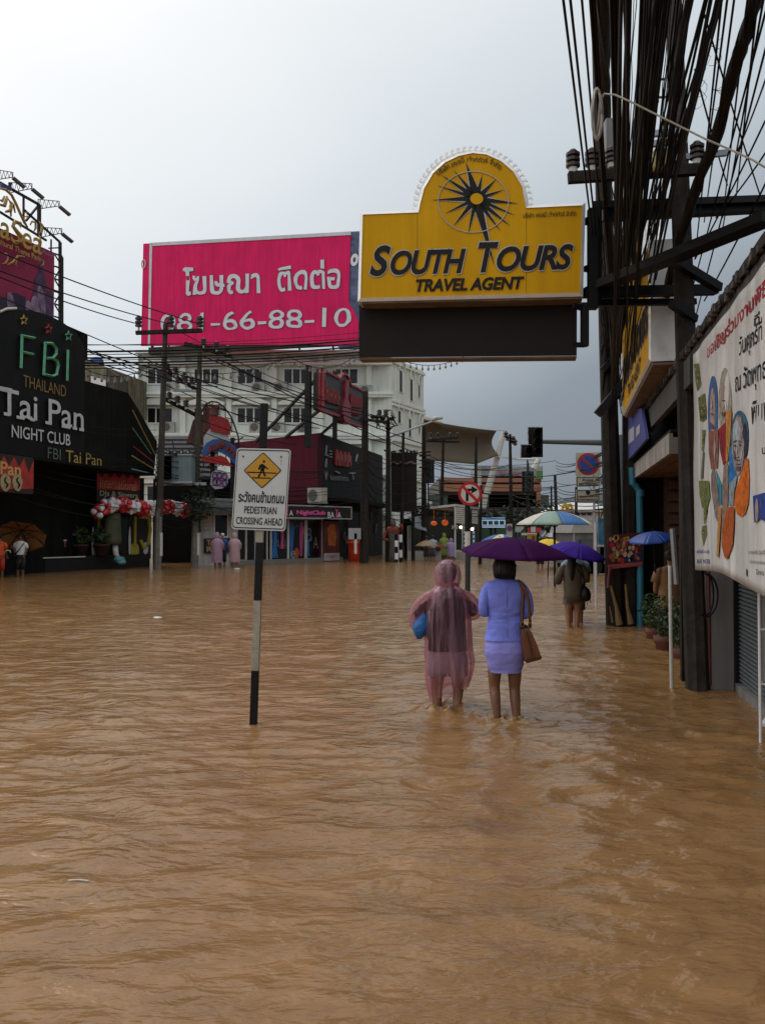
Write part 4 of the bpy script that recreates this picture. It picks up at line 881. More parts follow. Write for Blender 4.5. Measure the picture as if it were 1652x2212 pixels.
# walls: shutter bay, pier, recessed shop behind the pole
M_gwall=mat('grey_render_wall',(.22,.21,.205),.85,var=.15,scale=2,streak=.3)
M_shut=mat('grey_roller_shutter',(.13,.15,.155),.5,.3,var=.2,scale=1.5,streak=.2)
q=MB(EP.M); q.box(es(-9),es(9.06),-3,-.62,-.3,ze+.2); q.build('wall',M_gwall,shop)
q=MB(EP.M); q.box(es(9.06),es(9.2),-.9,-.16,-.3,ze-.08); q.build('pier',M_gwall,shop)
q=MB(EP.M); q.box(es(8.98),es(9.05),-.62,-.44,-.3,ze-.1); q.build('shutter_guide',M_black,shop)
q=MB(EP.M); z_=.12
while z_<3.2: 
    q.hull([(es(2),-.5,z_),(es(8.98),-.5,z_),(es(8.98),-.5,z_+.035),(es(2),-.5,z_+.035)],[(es(2),-.475,z_+.012),(es(8.98),-.475,z_+.012),(es(8.98),-.485,z_+.03),(es(2),-.485,z_+.03)]); z_+=.042
q.box(es(2),es(8.98),-.6,-.502,.0,3.3); sh=q.build('roller_shutter',M_shut,shop)
q=MB(EP.M); q.box(es(2),es(8.98),-.6,-.44,-.3,.1); q.build('sill',M_gwall,shop)
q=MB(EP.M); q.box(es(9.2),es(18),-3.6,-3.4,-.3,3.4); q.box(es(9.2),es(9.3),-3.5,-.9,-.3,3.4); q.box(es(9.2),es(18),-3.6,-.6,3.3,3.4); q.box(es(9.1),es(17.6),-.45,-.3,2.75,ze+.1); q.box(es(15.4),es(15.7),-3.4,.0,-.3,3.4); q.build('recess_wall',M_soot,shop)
q=MB(EP.M); q.box(es(15.2),es(15.4),-3.4,-.5,-.3,3.3); q.build('end_wall',mat('dark_red_timber',(.06,.028,.018),.7,var=.4,scale=2),shop)
q=MB(EP.M)
for i in range(14): q.box(es(15.1),es(15.2),-3.4,-.55,.2+i*.2,.2+i*.2+.15)
q.build('timber_louvres',mat('red_timber_louvre',(.1,.04,.024),.6,var=.4,scale=3),shop)
# lower canopy with pale edge and plank soffit
q=MB(EP.M); zc0,zc1=2.60,2.8; q.box(es(10.4),es(17.6),-.03,.02,zc0,zc1+.05); q.box(es(10.38),es(10.43),-.22,.02,zc0,zc1); q.build('canopy_edge',mat('weathered_pale_board',(.3,.28,.25),.8,var=.3,scale=3,streak=.3),shop)
q=MB(EP.M)
for i in range(8): q.box(es(10.4),es(17.6),-1.6+i*.195,-1.6+i*.195+.17,zc0+.02,zc0+.06)
q.build('canopy_soffit',mat('brown_plank_soffit',(.2,.11,.06),.75,var=.35,scale=3,streak=.3),shop)
q=MB(EP.M); q.box(es(10.4),es(17.6),-1.8,.0,zc1+.06,zc1+.1); q.build('canopy_roof',M_beam,shop)
# near post of the shop and the timber strut
q=MB(EP.M); a=W(1462,1000,9.6); q.beam((es(9.55),-.05,-.3),(es(9.55),-.05,ze-.1),.13); q.beam((es(10.2),-.4,-.3),(es(10.2),-.4,ze),.15); q.build('timber_post',M_beam,shop)
# second yellow sign, flat along the shopfronts
SX=Plane((XA(1406,10.2),10.2),(XA(1347,14.35),14.35))
zT=SX.sz(1406,527)[1]; zB=SX.sz(1406,777)[1]
def Y2(x,y,n=0):   # crop picture of the big sign stretched onto this face (far end first)
    u=(x-85)/(1530-85); v=(1003-y)/(1003-445)
    return (SX.L*(1-u), zB+(zT-zB)*v)
s2=ysign(Y2,SX.M,'travel_sign','yellow travel agent sign seen nearly edge-on, fixed along the shop eaves behind the cables',SX.pt(SX.L/2,zB),.32)
# Blue shop banner and pale notices under it
q=MB(EP.M)
BB=[EP.sz(px,py,.12) for px,py in ((1343,890),(1384,882),(1395,948),(1342,1010))]
q.prism(BB,.08,.12); bl=q.build('blue_shop_banner',mat('blue_banner',(.05,.06,.22),.6,var=.2)); tag(bl,'blue and white banner hung below the second yellow sign','banner')
q=MB(EP.M)
for (x0,y0,x1,y1) in ((1344,935,1353,915),(1344,990,1352,975),(1356,960,1368,930),(1372,945,1380,925)):
    a=EP.sz(x0,y0,.13); b_=EP.sz(x1,y0-10,.13); c_=EP.sz(x0,y1,.13); d_=EP.sz(x1,y1-10,.13); q.sheet([a,b_,d_,c_],.125)
q.build('pale_patch',mat('pale_patch',(.35,.36,.42),.6,var=.3),bl)
# bracket steelwork carrying the signs
br=thing('sign_bracket','black steel bracket frame tying the yellow sign back to the eaves','bracket',W(1280,640,9.5))
q=MB()
def PB(a,b_,w_,h=None): q.beam(W(*a),W(*b_),w_,h)
PB((1279,452,9.5),(1279,668,9.5),.1); PB((1291,440,9.6),(1291,650,9.6),.07)
PB((1262,478,9.5),(1292,478,9.6),.07); PB((1262,580,9.5),(1292,585,9.6),.06)
PB((1262,632,9.5),(1545,626,9.9),.11); PB((1275,655,9.6),(1500,652,10.1),.07)
PB((1279,444,9.6),(1800,425,9.4),.075); PB((1300,466,9.7),(1800,438,9.5),.12)
PB((1262,748,9.5),(1262,655,9.5),.08); PB((1238,745,9.45),(1264,745,9.5),.05); PB((1238,660,9.45),(1264,668,9.5),.05)
q.build('frame',M_black,br)
q=MB(); q.beam(W(1285,622,9.6),W(1660,470,7.6),.2,.09); q.build('brace',M_black,br)
q=MB(); q.beam(W(1450,560,9.0),W(1552,622,9.4),.09); q.beam(W(1450,655,9.0),W(1500,690,9.2),.08); q.build('strut',M_black,br)
# ------------------------------------------------------------------ temple banner along the eave
BN=Plane((EX(5.0),5.0),(EX(8.46),8.46))
ca=crop(1740,560,540/2212); cb=crop(1740,1000,500/2212)
def NA(x,y,n=0): return BN.sz(*ca(x,y),n)
def NB(x,y,n=0): return BN.sz(*cb(x,y),n)
bn=thing('temple_banner','large white temple banner with red and black Thai writing hung under the eave','banner',BN.pt(BN.L/2,1.3,.05))
M_cloth=mat('white_vinyl_banner',(.62,.62,.6),.6,var=.16,scale=2.2,streak=.3,bump=1.0,bscale=3.5,spec=.2)
q=MB(BN.M)
NS,NZ=40,30
g=[]
for i in range(NS+1):
    s_=-.4+(BN.L+.4)*i/NS; zb=1.30-.03*math.sin(i/NS*7)-.05*(1-i/NS); ztp=3.40+.006*math.sin(i*.8)
    g.append([(s_,.02+.0035*math.sin(s_*5+j*.25)+.002*math.sin(j*.5+s_*2)+.0015*math.sin(s_*11),zb+(ztp-zb)*j/NZ) for j in range(NZ+1)])
vv=[[q.v(p) for p in r] for r in g]
for i in range(NS):
    for j in range(NZ): q.f([vv[i][j],vv[i+1][j],vv[i+1][j+1],vv[i][j+1]])
q.build('cloth',M_cloth,bn,smooth=True,solid=.004)
nB=.028
M_tred=mat('banner_red_ink',(.33,.015,.03),.7); M_tblk=mat('banner_black_ink',(.015,.015,.02),.8,spec=.15)
q=MB(BN.M)
q.text('ขอเชิญร่วมงานพิธี',NA(232,1455),NA(870,790),NA(232,1275),nB,offset=.02)
q.build('red_lettering',M_tred,bn)
q=MB(BN.M)
q.text('วันศุกร์ที่',NA(570,1460),NA(815,1300),NA(570,1180),nB,offset=.012); q.text('ณ วัดพุทธ',NA(530,1840),NA(860,1700),NA(530,1560),nB,offset=.012); q.text('พิมพ์',NA(700,2110),NA(900,2060),NA(700,1860),nB,offset=.012)
q.text('รุ่น',NB(835,700),NB(920,690),NB(835,560),nB,offset=.012); q.text('ที่',NA(730,1090),NA(790,1060),NA(730,960),nB,offset=.01)
q.text('นายศรี รุ่งเรือง',NB(725,1790),NB(960,1800),NB(725,1730),nB); q.text('ประธานกรรมการ',NB(740,1880),NB(960,1900),NB(740,1845),nB); q.text('โทร',NB(810,2010),NB(900,2020),NB(810,1950),nB)
q.build('black_lettering',M_tblk,bn)
q=MB(BN.M); q.text('ขอเชิญร่วมบุญ',NB(130,1780),NB(278,1785),NB(130,1725),nB,offset=.02); q.text('พ.ศ. ๒๕๕๔',NB(135,1885),NB(285,1890),NB(135,1835),nB,offset=.02); q.build('blue_lettering',mat('banner_blue_ink',(.06,.07,.2),.7),bn)
def patch(name,pts,T,col,n,nm):
    q=MB(BN.M); q.sheet([T(x,y) for x,y in pts],nB+n); return q.build(nm,mat(name,col,.7,var=.65,scale=16,spec=.15),bn)
def oval(cx,cy,rx,ry,k=18,a=0,b_=360): return [(cx+rx*math.cos(R(a+(b_-a)*i/k)),cy+ry*math.sin(R(a+(b_-a)*i/k))) for i in range(k)]
patch('ink_blue_halo',oval(318,200,58,420),NB,(.05,.12,.3),.000,'printed_halo')
patch('ink_grey_halo',oval(460,90,75,400),NB,(.3,.28,.22),.001,'printed_halo')
patch('ink_face',oval(318,190,30,280),NB,(.36,.26,.22),.002,'printed_face')
patch('ink_face2',oval(448,80,36,200),NB,(.33,.24,.2),.002,'printed_face')
patch('ink_brown_robe',[(270,420),(380,380),(385,600),(375,820),(300,830),(275,650)],NB,(.24,.1,.07),.003,'printed_robe')
patch('ink_crimson_robe',[(385,380),(470,300),(475,740),(440,790),(400,600)],NB,(.25,.02,.03),.003,'printed_robe')
patch('ink_ochre_sash',[(475,180),(540,180),(520,520),(495,740),(470,740)],NB,(.45,.2,.04),.004,'printed_sash')
patch('ink_teal_halo',oval(625,500,105,330),NB,(.05,.13,.2),.001,'printed_halo')
patch('ink_blue_cloth',[(510,560),(560,600),(600,860),(560,1000),(500,1000)],NB,(.02,.17,.42),.002,'printed_cloth')
fc=patch('ink_old_face',oval(615,560,68,340),NB,(.3,.25,.25),.004,'printed_face')
patch('ink_face_light',oval(595,430,42,150),NB,(.36,.4,.43),.005,'printed_highlight')
patch('ink_dark_hair',[(690,300),(715,420),(720,650),(680,720),(690,560),(660,420)],NB,(.03,.035,.05),.005,'printed_shadow')
for cx,cy,rx,ry in ((582,565,16,14),(640,560,15,14),(612,690,16,12),(618,775,24,9)): patch('ink_feature',oval(cx,cy,rx,ry,10),NB,(.08,.06,.07),.007,'printed_feature')
for cx,cy in ((440,60),(462,62),(450,130)): patch('ink_feature',oval(cx,cy,8,9,10),NB,(.08,.06,.07),.007,'printed_feature')
for pts,c_ in (([(600,560),(612,600),(606,670),(622,690),(600,695),(592,660)],'l'),([(560,520),(600,500),(606,515),(566,540)],'d'),([(625,505),(660,520),(658,535),(625,520)],'d'),([(575,620),(592,660),(580,740),(562,700)],'d'),([(650,600),(668,640),(655,740),(636,690)],'l'),([(590,720),(640,722),(634,738),(596,736)],'d'),([(548,560),(556,540),(560,650),(550,660)],'l'),([(585,800),(650,800),(640,850),(600,850)],'d'),([(310,40),(322,60),(318,150),(305,160)],'l'),([(305,200),(335,210),(330,225),(306,220)],'d'),([(300,300),(330,330),(335,380),(300,370)],'d'),([(440,90),(455,100),(452,150),(440,150)],'l'),([(425,190),(470,190),(462,235),(432,235)],'d'),([(290,470),(300,600),(310,760),(298,640)],'d'),([(350,430),(360,600),(350,780),(340,600)],'l'),([(420,420),(430,560),(445,700),(425,600)],'d')):
    patch('ink_tone_'+c_,pts,NB,(.42,.38,.36) if c_=='l' else (.13,.08,.07),.0075,'printed_tone')
patch('ink_orange_robe',[(735,705),(745,950),(735,1200),(700,1330),(655,1365),(600,1330),(570,1220),(580,1080),(660,860),(700,715)],NB,(.55,.13,.015),.006,'printed_robe')
patch('ink_grey_arm',[(610,880),(570,1080),(560,1230),(505,1240),(510,1000)],NB,(.24,.3,.34),.005,'printed_arm')
patch('ink_skin_arm',[(330,790),(380,1050),(395,1250),(375,1420),(350,1370),(300,1050),(300,900)],NB,(.2,.16,.14),.003,'printed_arm')
patch('ink_teal_edge',[(350,830),(420,1000),(420,1230),(395,1230),(385,1050)],NB,(.03,.22,.3),.002,'printed_cloth')
patch('ink_skin_arm2',[(480,745),(500,800),(495,1200),(460,1480),(425,1500),(430,1000),(445,800)],NB,(.24,.17,.14),.003,'printed_arm')
patch('ink_ochre_strip',[(390,1240),(425,1260),(410,1500),(385,1820),(365,1800),(375,1500)],NB,(.45,.22,.07),.004,'printed_sash')
patch('ink_rust_robe',[(490,1255),(570,1250),(565,1500),(550,1680),(495,1830),(460,1830),(425,1690),(430,1500)],NB,(.4,.09,.02),.005,'printed_robe')
for (pts,T) in (([(95,1480),(145,1470),(160,1600),(175,1690),(130,1760),(110,1640)],NA),([(140,1830),(210,1780),(225,1950),(225,2050),(160,2040)],NA),([(160,130),(235,120),(240,270),(210,300),(170,290)],NB),([(195,390),(235,390),(215,640),(195,620)],NB),([(160,960),(270,960),(290,1150),(250,1280),(195,1260),(165,1100)],NB),([(215,1270),(260,1270),(235,1440),(215,1440)],NB),([(200,1470),(245,1450),(255,1560),(213,1700),(188,1540)],NB)):
    patch('ink_flower_green',pts,T,(.14,.16,.05),.002,'printed_garland')
    for k_ in range(7):
        r_=random.Random(k_+int(pts[0][0])); a_=r_.random(); cx_=sum(p[0] for p in pts)/len(pts); cy_=sum(p[1] for p in pts)/len(pts); pp_=pts[k_%len(pts)]; x_=cx_+(pp_[0]-cx_)*a_*.8; y_=cy_+(pp_[1]-cy_)*a_*.8
        patch('ink_petal_%d'%(k_%2),oval(x_,y_,9,12,7),T,((.3,.3,.16),(.06,.08,.02))[k_%2],.004,'printed_petal')
patch('ink_stem',[(205,640),(222,640),(205,930),(178,940)],NB,(.13,.14,.1),.002,'printed_garland')
patch('ink_portrait_blue',[(780,1130),(867,1105),(960,1080),(960,1440),(867,1385),(795,1430)],NB,(.03,.06,.25),.003,'printed_portrait')
patch('ink_portrait_skin',oval(826,1290,18,130),NB,(.35,.25,.2),.004,'printed_face')
q=MB(BN.M)
for (x,y) in ((705,1990),): a=NB(x,y); q.sheet(ell(a[0],a[1],.02,.03,10),nB)
a=NA(515,770); q.sheet(ell(a[0],a[1],.02,.035,10),nB); q.build('vent_slit',M_tblk,bn)
# ------------------------------------------------------------------ right hand roadside clutter
g0=G(1485,1495)
def tint(a,b_,t): return a.lerp(b_,t)
# the near concrete pole with its cross-arm
Yp=g0.y+.1
pole=thing('utility_pole','near leaning concrete utility pole with a cross-arm, beside the temple banner','utility pole',(W(1507,1500,Yp).x,Yp,0))
q=MB(); A=W(1508,1500,Yp); A.z=-.3; Bt=W(1452,-60,Yp+.4)
def sq8(p,h): return [(p.x+h*math.cos(R(22.5+45*i)),p.y+h*math.sin(R(22.5+45*i)),p.z) for i in range(8)]
q.loft([sq8(A,.125),sq8(A.lerp(Bt,.33),.115),sq8(A.lerp(Bt,.66),.1),sq8(Bt,.085)]); q.build('shaft',mat('brown_stained_concrete',(.055,.047,.04),.85,var=.5,scale=5,bump=.6,bscale=18,streak=.5,spec=.18),pole)
ya=Yp-.05; c9=crop(1380,0,556/1652)
q=MB(); q.beam(W(*c9(172,1338),ya),W(*c9(1182,1272),ya),.085,.11); ca_=q.build('cross_arm',M_woodpole,pole)
q=MB(); q.beam(W(*c9(720,1015),ya+.2),W(*c9(1060,985),ya+.2),.06); q.beam(W(*c9(720,1090),ya+.2),W(*c9(1060,1060),ya+.2),.06); q.beam(W(*c9(740,1215),ya+.2),W(*c9(1360,1150),ya+.4),.06); q.build('bracket',M_steel,pole)
def insul(M0,h,par,r=.075):
    q=MB(); pr=[(.02,0),(.045,0),(.045,.12),(.06,.13)]
    for k in range(3): z_=.14+k*.1; pr+=[(r*1.0,z_),(r*1.0,z_+.05),(r*.6,z_+.06),(r*.6,z_+.09)]
    pr+=[(.03,.46),(.01,.47)]; q.lathe([(a*h/.47 if False else a,z_*h/.47) for a,z_ in pr],M0,12); o=q.build('insulator',M_insul,par,smooth=False); q=MB(); q.lathe([(.03,0),(.048,.02),(.048,.26*h),(.03,.27*h)],M0,10); q.build('white_base',M_dirtywhite,par); return o
for x,y,h in ((207,1312,.27),(350,1302,.27),(500,1275,.25),(1140,1250,.27)): insul(W(*c9(x,y),ya),h,pole)
q=MB(); p=W(*c9(868,1205),ya-.12); q.box(p.x-.07,p.x+.07,p.y-.05,p.y+.05,p.z-.11,p.z+.11); q.build('yellow_box',mat('faded_yellow_box',(.33,.27,.07),.6),pole)
q=MB(); p=W(*c9(488,1090),Yp+.3); q.box(p.x-.07,p.x+.07,p.y-.1,p.y+.1,p.z-.25,p.z+.25); q.build('grey_box',mat('grey_box_paint',(.2,.2,.2),.6),pole)
for x,y in ((820,600),(812,735)): 
    q=MB(); p=W(*c9(x,y),Yp+.2); q.lathe([(.03,-.06),(.06,-.05),(.035,-.02),(.06,.0),(.035,.03),(.06,.05),(.03,.06)],p,10); q.beam(p,W(*c9(900,y-5),Yp+.2),.02); q.build('spool_insulator',M_insul,pole)
q=MB(); q.tube([W(1452,1142,Yp+.1),W(1461,1262,Yp+.1)],.034,8); q.build('grey_conduit',M_steel,pole)
q=MB()
for k in range(2):
    pts=[W(1522,1235,Yp-.12)]
    for i in range(15):
        a=i/14*math.pi*1.15; pts.append(W(1524+ (16+k*9)*math.sin(a), 1240+ (85+k*3)*(1-math.cos(a))*.52,Yp-.13-k*.02))
    q.tube(pts,.011,5)
q.build('cable_loop',M_cable,pole)
q=MB(); q.bar(W(1528,1235,Yp-.02),W(1532,1480,Yp-.02),.02,6); q.build('red_conduit',mat('faded_red_pipe',(.13,.04,.03),.6),pole)
# coil of white cable and its line
q=MB()
Yc=4.9
for k in range(7):
    cx,cy,rx,ry=388+4*math.sin(k*2.1),860+6*math.cos(k*1.7),38+6*math.cos(k*1.3)-k*1.5,185+14*math.sin(k*2.9)
    q.tube([W(*c9(cx+rx*math.cos(t),cy+ry*math.sin(t)),Yc+.02*math.sin(t*2+k)) for t in [i*2*math.pi/22 for i in range(23)]],.005,5)
q.tube([W(*c9(x,y),Yc) for x,y in ((380,1050),(400,900),(410,760),(440,710))],.007,5)
o=q.build('cable_coil',mat('white_cable',(.4,.38,.33),.6,var=.25,scale=8),smooth=True); tag(o,'coil of pale white cable hanging on the dark pole','cable coil')
q=MB(); q.tube([W(*c9(x,y),Yc-i*.06) for i,(x,y) in enumerate(((440,705),(520,712),(640,765),(800,845),(1000,945),(1200,1045),(1400,1130),(1560,1205),(1700,1290)))],.0055,5); o=q.build('white_cable',MATS['white_cable'],smooth=True); tag(o,'single pale cable sloping down from the coil to the eave','cable')
# pole cluster beyond, wrapped with posters
g1=G(1345,1352); Y2p=g1.y
p2=thing('utility_pole','tall dark pole standing with a timber post, carrying the main run of cables','utility pole',(g1.x,Y2p,0))
q=MB(); A=W(1330,1352,Y2p); A.z=-.3; Bt=W(1288,-30,Y2p); q.loft([sq8(A,.17),sq8(A.lerp(Bt,.3),.155),sq8(A.lerp(Bt,.6),.135),sq8(Bt,.11)]); q.build('shaft',M_woodpole,p2)
q=MB(); A=W(1361,1352,Y2p); A.z=-.3; Bt=W(1358,880,Y2p); q.loft([sq8(A,.13),sq8(Bt,.12)]); q.build('post',M_woodpole,p2)
q=MB(); q.beam(W(1300,800,Y2p-.2),W(1372,720,Y2p-.2),.1); q.beam(W(1290,895,Y2p-.3),W(1352,820,Y2p-.3),.14); q.build('stay_bracket',M_dsteel,p2)
for (pts,w_) in (([(1318,1265),(1330,1310),(1337,1350)],.07),([(1350,1262),(1354,1310),(1362,1348)],.06),([(1316,1310),(1322,1345)],.035)):
    q=MB(); q.tube([W(x,y,Y2p-.25) for x,y in pts],[w_*.3,w_*.45,w_*.95 if w_>.05 else w_*.5],6,flat=.5); o=q.build('timber_offcut',mat('fresh_timber',(.26,.17,.08),.7,var=.3,scale=6)); tag(o,{.07:'pale split timber leaning on the foot of the poster-wrapped pole, widest of three',.06:'narrower pale timber leaning at the right foot of the poster-wrapped pole',.035:'thin reddish offcut at the left foot of the poster-wrapped pole'}[w_],'timber',group='timber offcuts at the pole')
q=MB(); A=[W(1312,1155,Y2p-.22),W(1386,1150,Y2p-.22),W(1386,1220,Y2p-.22),W(1312,1224,Y2p-.22)]; q.hull(A,[p+Vector((0,.02,0)) for p in A]); ps=q.build('event_poster',mat('poster_dark_red',(.1,.02,.025),.5,var=.5,scale=6)); tag(ps,'crowded red and gold event poster tied round the dark pole','poster')
rnd=random.Random(21); cols=[(.5,.3,.05),(.42,.25,.14),(.4,.03,.05),(.02,.05,.2),(.5,.42,.3),(.3,.08,.05)]
for ci,c_ in enumerate(cols):
    q=MB()
    for k in range(11):
        px=rnd.uniform(1316,1382); py=rnd.uniform(1160,1212); 
        if ci==3: px=rnd.uniform(1350,1382); py=rnd.uniform(1195,1214)
        p=W(px,py,Y2p-.225); r=rnd.uniform(.02,.05); a=rnd.uniform(0,3)
        q.f([q.v((p.x+r*math.cos(a+t*2*math.pi/7)*.8,p.y-.003*(ci+1),p.z+r*math.sin(a+t*2*math.pi/7)*1.1)) for t in range(7)])
    q.build('printed_figures',mat('poster_ink_%d'%ci,c_,.5,var=.4,scale=20),ps)
q=MB(); a=W(1312,1220,Y2p-.25); q.hull([a,W(1386,1214,Y2p-.25),W(1386,1217,Y2p-.25),W(1312,1224,Y2p-.25)],[p+Vector((0,.01,0)) for p in (a,W(1386,1214,Y2p-.25),W(1386,1222,Y2p-.25),W(1312,1230,Y2p-.25))]); q.tube([W(1316,1222,Y2p-.26),W(1313,1250,Y2p-.26),W(1312,1270,Y2p-.27)],.02,5); q.build('pink_ribbon',mat('pink_ribbon',(.35,.08,.1),.6),ps)
# blue pipe
gp=G(1382,1354); q=MB(); q.tube([(gp.x,gp.y,-.3),W(1382,1150,gp.y),W(1380,1062,gp.y),W(1374,1050,gp.y),W(1366,1045,gp.y),W(1364,1010,gp.y)],.062,12); q.lathe([(.075,0),(.075,.12)],W(1382,1065,gp.y)-Vector((0,0,.06)),12); o=q.build('blue_drain_pipe',mat('blue_pvc_pipe',(.035,.2,.3),.4,var=.15,streak=.2),smooth=False); tag(o,'bright blue plastic drain pipe rising beside the poster-wrapped pole','pipe')
# thin white post
gp=G(1450,1486); q=MB(); q.tube([(gp.x,gp.y,-.2),W(1446,1222,gp.y)],.019,8); o=q.build('white_pipe_post',M_dirtywhite); tag(o,'thin stained white pipe standing in the water left of the near pole','post')
# planters
def planter(px,py,label,seed,r,lift):
    p=G(px,py); t=thing('potted_shrub',label,'plant',p)
    q=MB(); q.lathe([(r*.7,-.2),(r*.95,lift),(r*1.1,lift+.02),(r*1.1,lift+.1),(r*.9,lift+.1)],(0,0,0),14); q.build('pot',mat('terracotta_pot',(.13,.05,.03),.8,var=.3),t,local=True,smooth=True)
    q=MB(); q.leaves((0,0,lift+.36),(r*1.9,r*1.6,.3),420,.035,seed,hollow=.1); q.build('foliage',M_leaf,t,local=True)
    q=MB()
    for k in range(7): a=k*.9; q.bar((0,0,lift),(r*1.2*math.cos(a),r*math.sin(a),lift+.5),.008,4)
    q.build('stem',M_leafd,t,local=True)
planter(1437,1408,'leafy shrub in a clay pot standing in flood water before the louvred shop',31,.15,.12)
planter(1412,1382,'smaller green shrub behind the clay pot, near the blue pipe',32,.12,.08)
planter(1474,1425,'low green plant between the thin white pipe and the near pole',33,.13,.05)
# white folding rack at the right edge
gr=G(1642,1612); t=thing('display_rack','white metal rack standing in the water at the shutter, cut by the frame edge','rack',gr)
q=MB()
for dx,dy in ((0,0),(.6,-.2),(.3,.5),(.9,.3)): q.bar((dx,dy,-.2),(dx,dy,1.32),.012,6)
for z_ in (.16,.48,.9,1.3):
    q.bar((0,0,z_),(.6,-.2,z_),.01,5); q.bar((0,0,z_),(.3,.5,z_),.01,5); q.bar((.3,.5,z_),(.9,.3,z_),.01,5); q.bar((.6,-.2,z_),(.9,.3,z_),.01,5)
q.build('frame',M_white,t,local=True)
q=MB(); q.hull([(.01,.0,.5),(.6,-.2,.5),(.6,-.2,1.28),(.01,0,1.28)],[(.02,.02,.5),(.61,-.18,.5),(.61,-.18,1.28),(.02,.02,1.28)]); q.build('side_panel',mat('grey_rack_panel',(.3,.31,.3),.6),t,local=True)
q=MB(); q.hull([(0,0,.15),(.6,-.2,.15),(.9,.3,.15),(.3,.5,.15)],[(0,0,.17),(.6,-.2,.17),(.9,.3,.17),(.3,.5,.17)]); q.build('shelf',M_white,t,local=True)
# ------------------------------------------------------------------ poles on the far side
def utility(pxb,pyb,pxt,pyt,label,r=.2,Y=None,mt=None,group=None):
    Y=Y or G(pxb,pyb).y
    t=thing('utility_pole',label,'utility pole',(XA(pxb,Y),Y,0),group=group)
    A=W(pxb,pyb,Y); A.z=-.3; B_=W(pxt,pyt,Y)
    q=MB(); q.loft([sq8(A,r),sq8(B_,r*.62)]); q.build('shaft',mt or M_conc,t)
    return t,Y
pA,YA=utility(340,1228,358,700,'tall concrete pole with a three-insulator cross-arm before the black club',.18,39.0)
q=MB(); q.beam(W(294,719,YA-.15),W(437,714,YA-.15),.17); q.build('cross_arm',M_woodpole,pA)
for px in (300,369,432): insul(W(px,716,YA-.15),.75,pA,.16)
pB,YB=utility(420,1226,432,762,'second tall concrete pole beside the grey transformer box',.175,41.0)
for (x0,y0,x1,y1) in ((398,742,500,770),(350,795,430,845),(352,860,430,900)):
    q=MB(); q.beam(W(x0,y0,YB-.25),W(x1,y1,YB+.6),.16); q.build('cross_arm',M_woodpole,pB)
for x,y in ((440,752),(468,760),(492,768),(362,806),(380,815),(398,826),(415,835),(366,868),(384,876),(402,885)):
    insul(W(x,y,YB-.2),.5,pB,.14)
for x,y in ((384,835),(402,835)): insul(W(x,y,YB-.4),.55,pB,.11)
q=MB(); q.beam(W(375,843,YB-.4),W(424,845,YB-.3),.12); q.build('shelf_arm',M_steel,pB)
for px,z in ((344,1112),(424,1118)):
    pass
for pp_,pb_,pt_,YY,r_ in ((pA,(340,1228),(344,1098),39.0,.185),(pB,(420,1226),(424,1098),41.0,.18)):
    q=MB(); a=W(*pb_,YY); a.z=-.3; q.loft([sq8(a,r_),sq8(W(*pt_,YY),r_-.012)]); q.build('pale_base',mat('pale_pole_concrete',(.2,.19,.165),.85,var=.4,scale=5,bump=.5,streak=.5),pp_)
    q=MB(); p=W(pt_[0]+5,1165,YY-.2); q.box(p.x-.06,p.x+.06,p.y-.02,p.y,p.z-.75,p.z+.3); q.build('number_plate',M_dirtywhite,pp_)
tb=thing('transformer_box','grey blue transformer box hung between the two tall concrete poles','transformer box',W(387,1045,40.2))
A=W(357,1040,40.2); Bq=W(416,985,40.2)
q=MB(); q.box(A.x,Bq.x,40.0,41.0,A.z,Bq.z); q.build('tank',mat('transformer_paint',(.17,.25,.27),.5,var=.2,streak=.25),tb)
q=MB(); 
for i in range(3): q.box(A.x-.04,A.x+.35,39.9,40.0,A.z+.1,Bq.z-.05)
q.box(A.x-.06,Bq.x+.06,39.93,41.05,Bq.z,Bq.z+.08); q.box(A.x-.06,Bq.x+.06,39.93,41.05,A.z-.1,A.z); q.beam((A.x-.5,40.5,A.z-.1),(Bq.x+.6,40.5,A.z-.1),.14); q.build('frame',M_steel,tb)
q=MB()
for i in range(4):
    p=W(366+i*14,985,40.4); q.lathe([(.05,0),(.1,.05),(.05,.1),(.1,.16),(.05,.2),(.03,.3)],p,8)
q.build('bushings',M_insul,tb)
# creeping leaves round the second pole
q=MB(); p=W(428,1085,40.6); q.leaves(p,(.8,.5,1.0),420,.12,5,hollow=.1); q.tube([W(432,1150,40.7),W(430,1085,40.7)],.06,5); o=q.build('creeper',M_leafd); tag(o,'dark creeper tangled round the concrete pole by the transformer box','creeper')
# mid-street poles
pC,YC=utility(786,1212,789,846,'thick dark concrete pole in front of the guitar sign',.27,46.0,M_woodpole)
q=MB(); q.beam(W(775,905,YC-.3),W(836,912,YC-.3),.14); q.build('cross_arm',M_woodpole,pC)
for px in (819,834): insul(W(px,908,YC-.3),.6,pC,.13)
q=MB(); p=W(766,1153,YC-.4); q.box(p.x-.33,p.x+.33,p.y,p.y+.3,p.z-.3,p.z+.3); q.build('meter_box',M_steel,pC)
q=MB(); p=W(768,1205,YC-.4); q.box(p.x-.07,p.x+.07,p.y,p.y+.04,W(768,1196,YC).z,W(768,1152,YC).z); q.build('pale_plate',M_dirtywhite,pC)
pD,YD=utility(838,1212,838,905,'slimmer dark pole with a tangled lamp bracket between guitar sign and screen',.19,49.0,M_woodpole)
q=MB(); rnd=random.Random(2); 
for k in range(26):
    p=W(838+rnd.uniform(-22,8),898+rnd.uniform(-14,16),YD-.2); q.tube([p,p+Vector((rnd.uniform(-.4,.4),0,rnd.uniform(-.4,.1))),p+Vector((rnd.uniform(-.6,.6),rnd.uniform(-.3,.3),rnd.uniform(-.6,.1)))],.035,4)
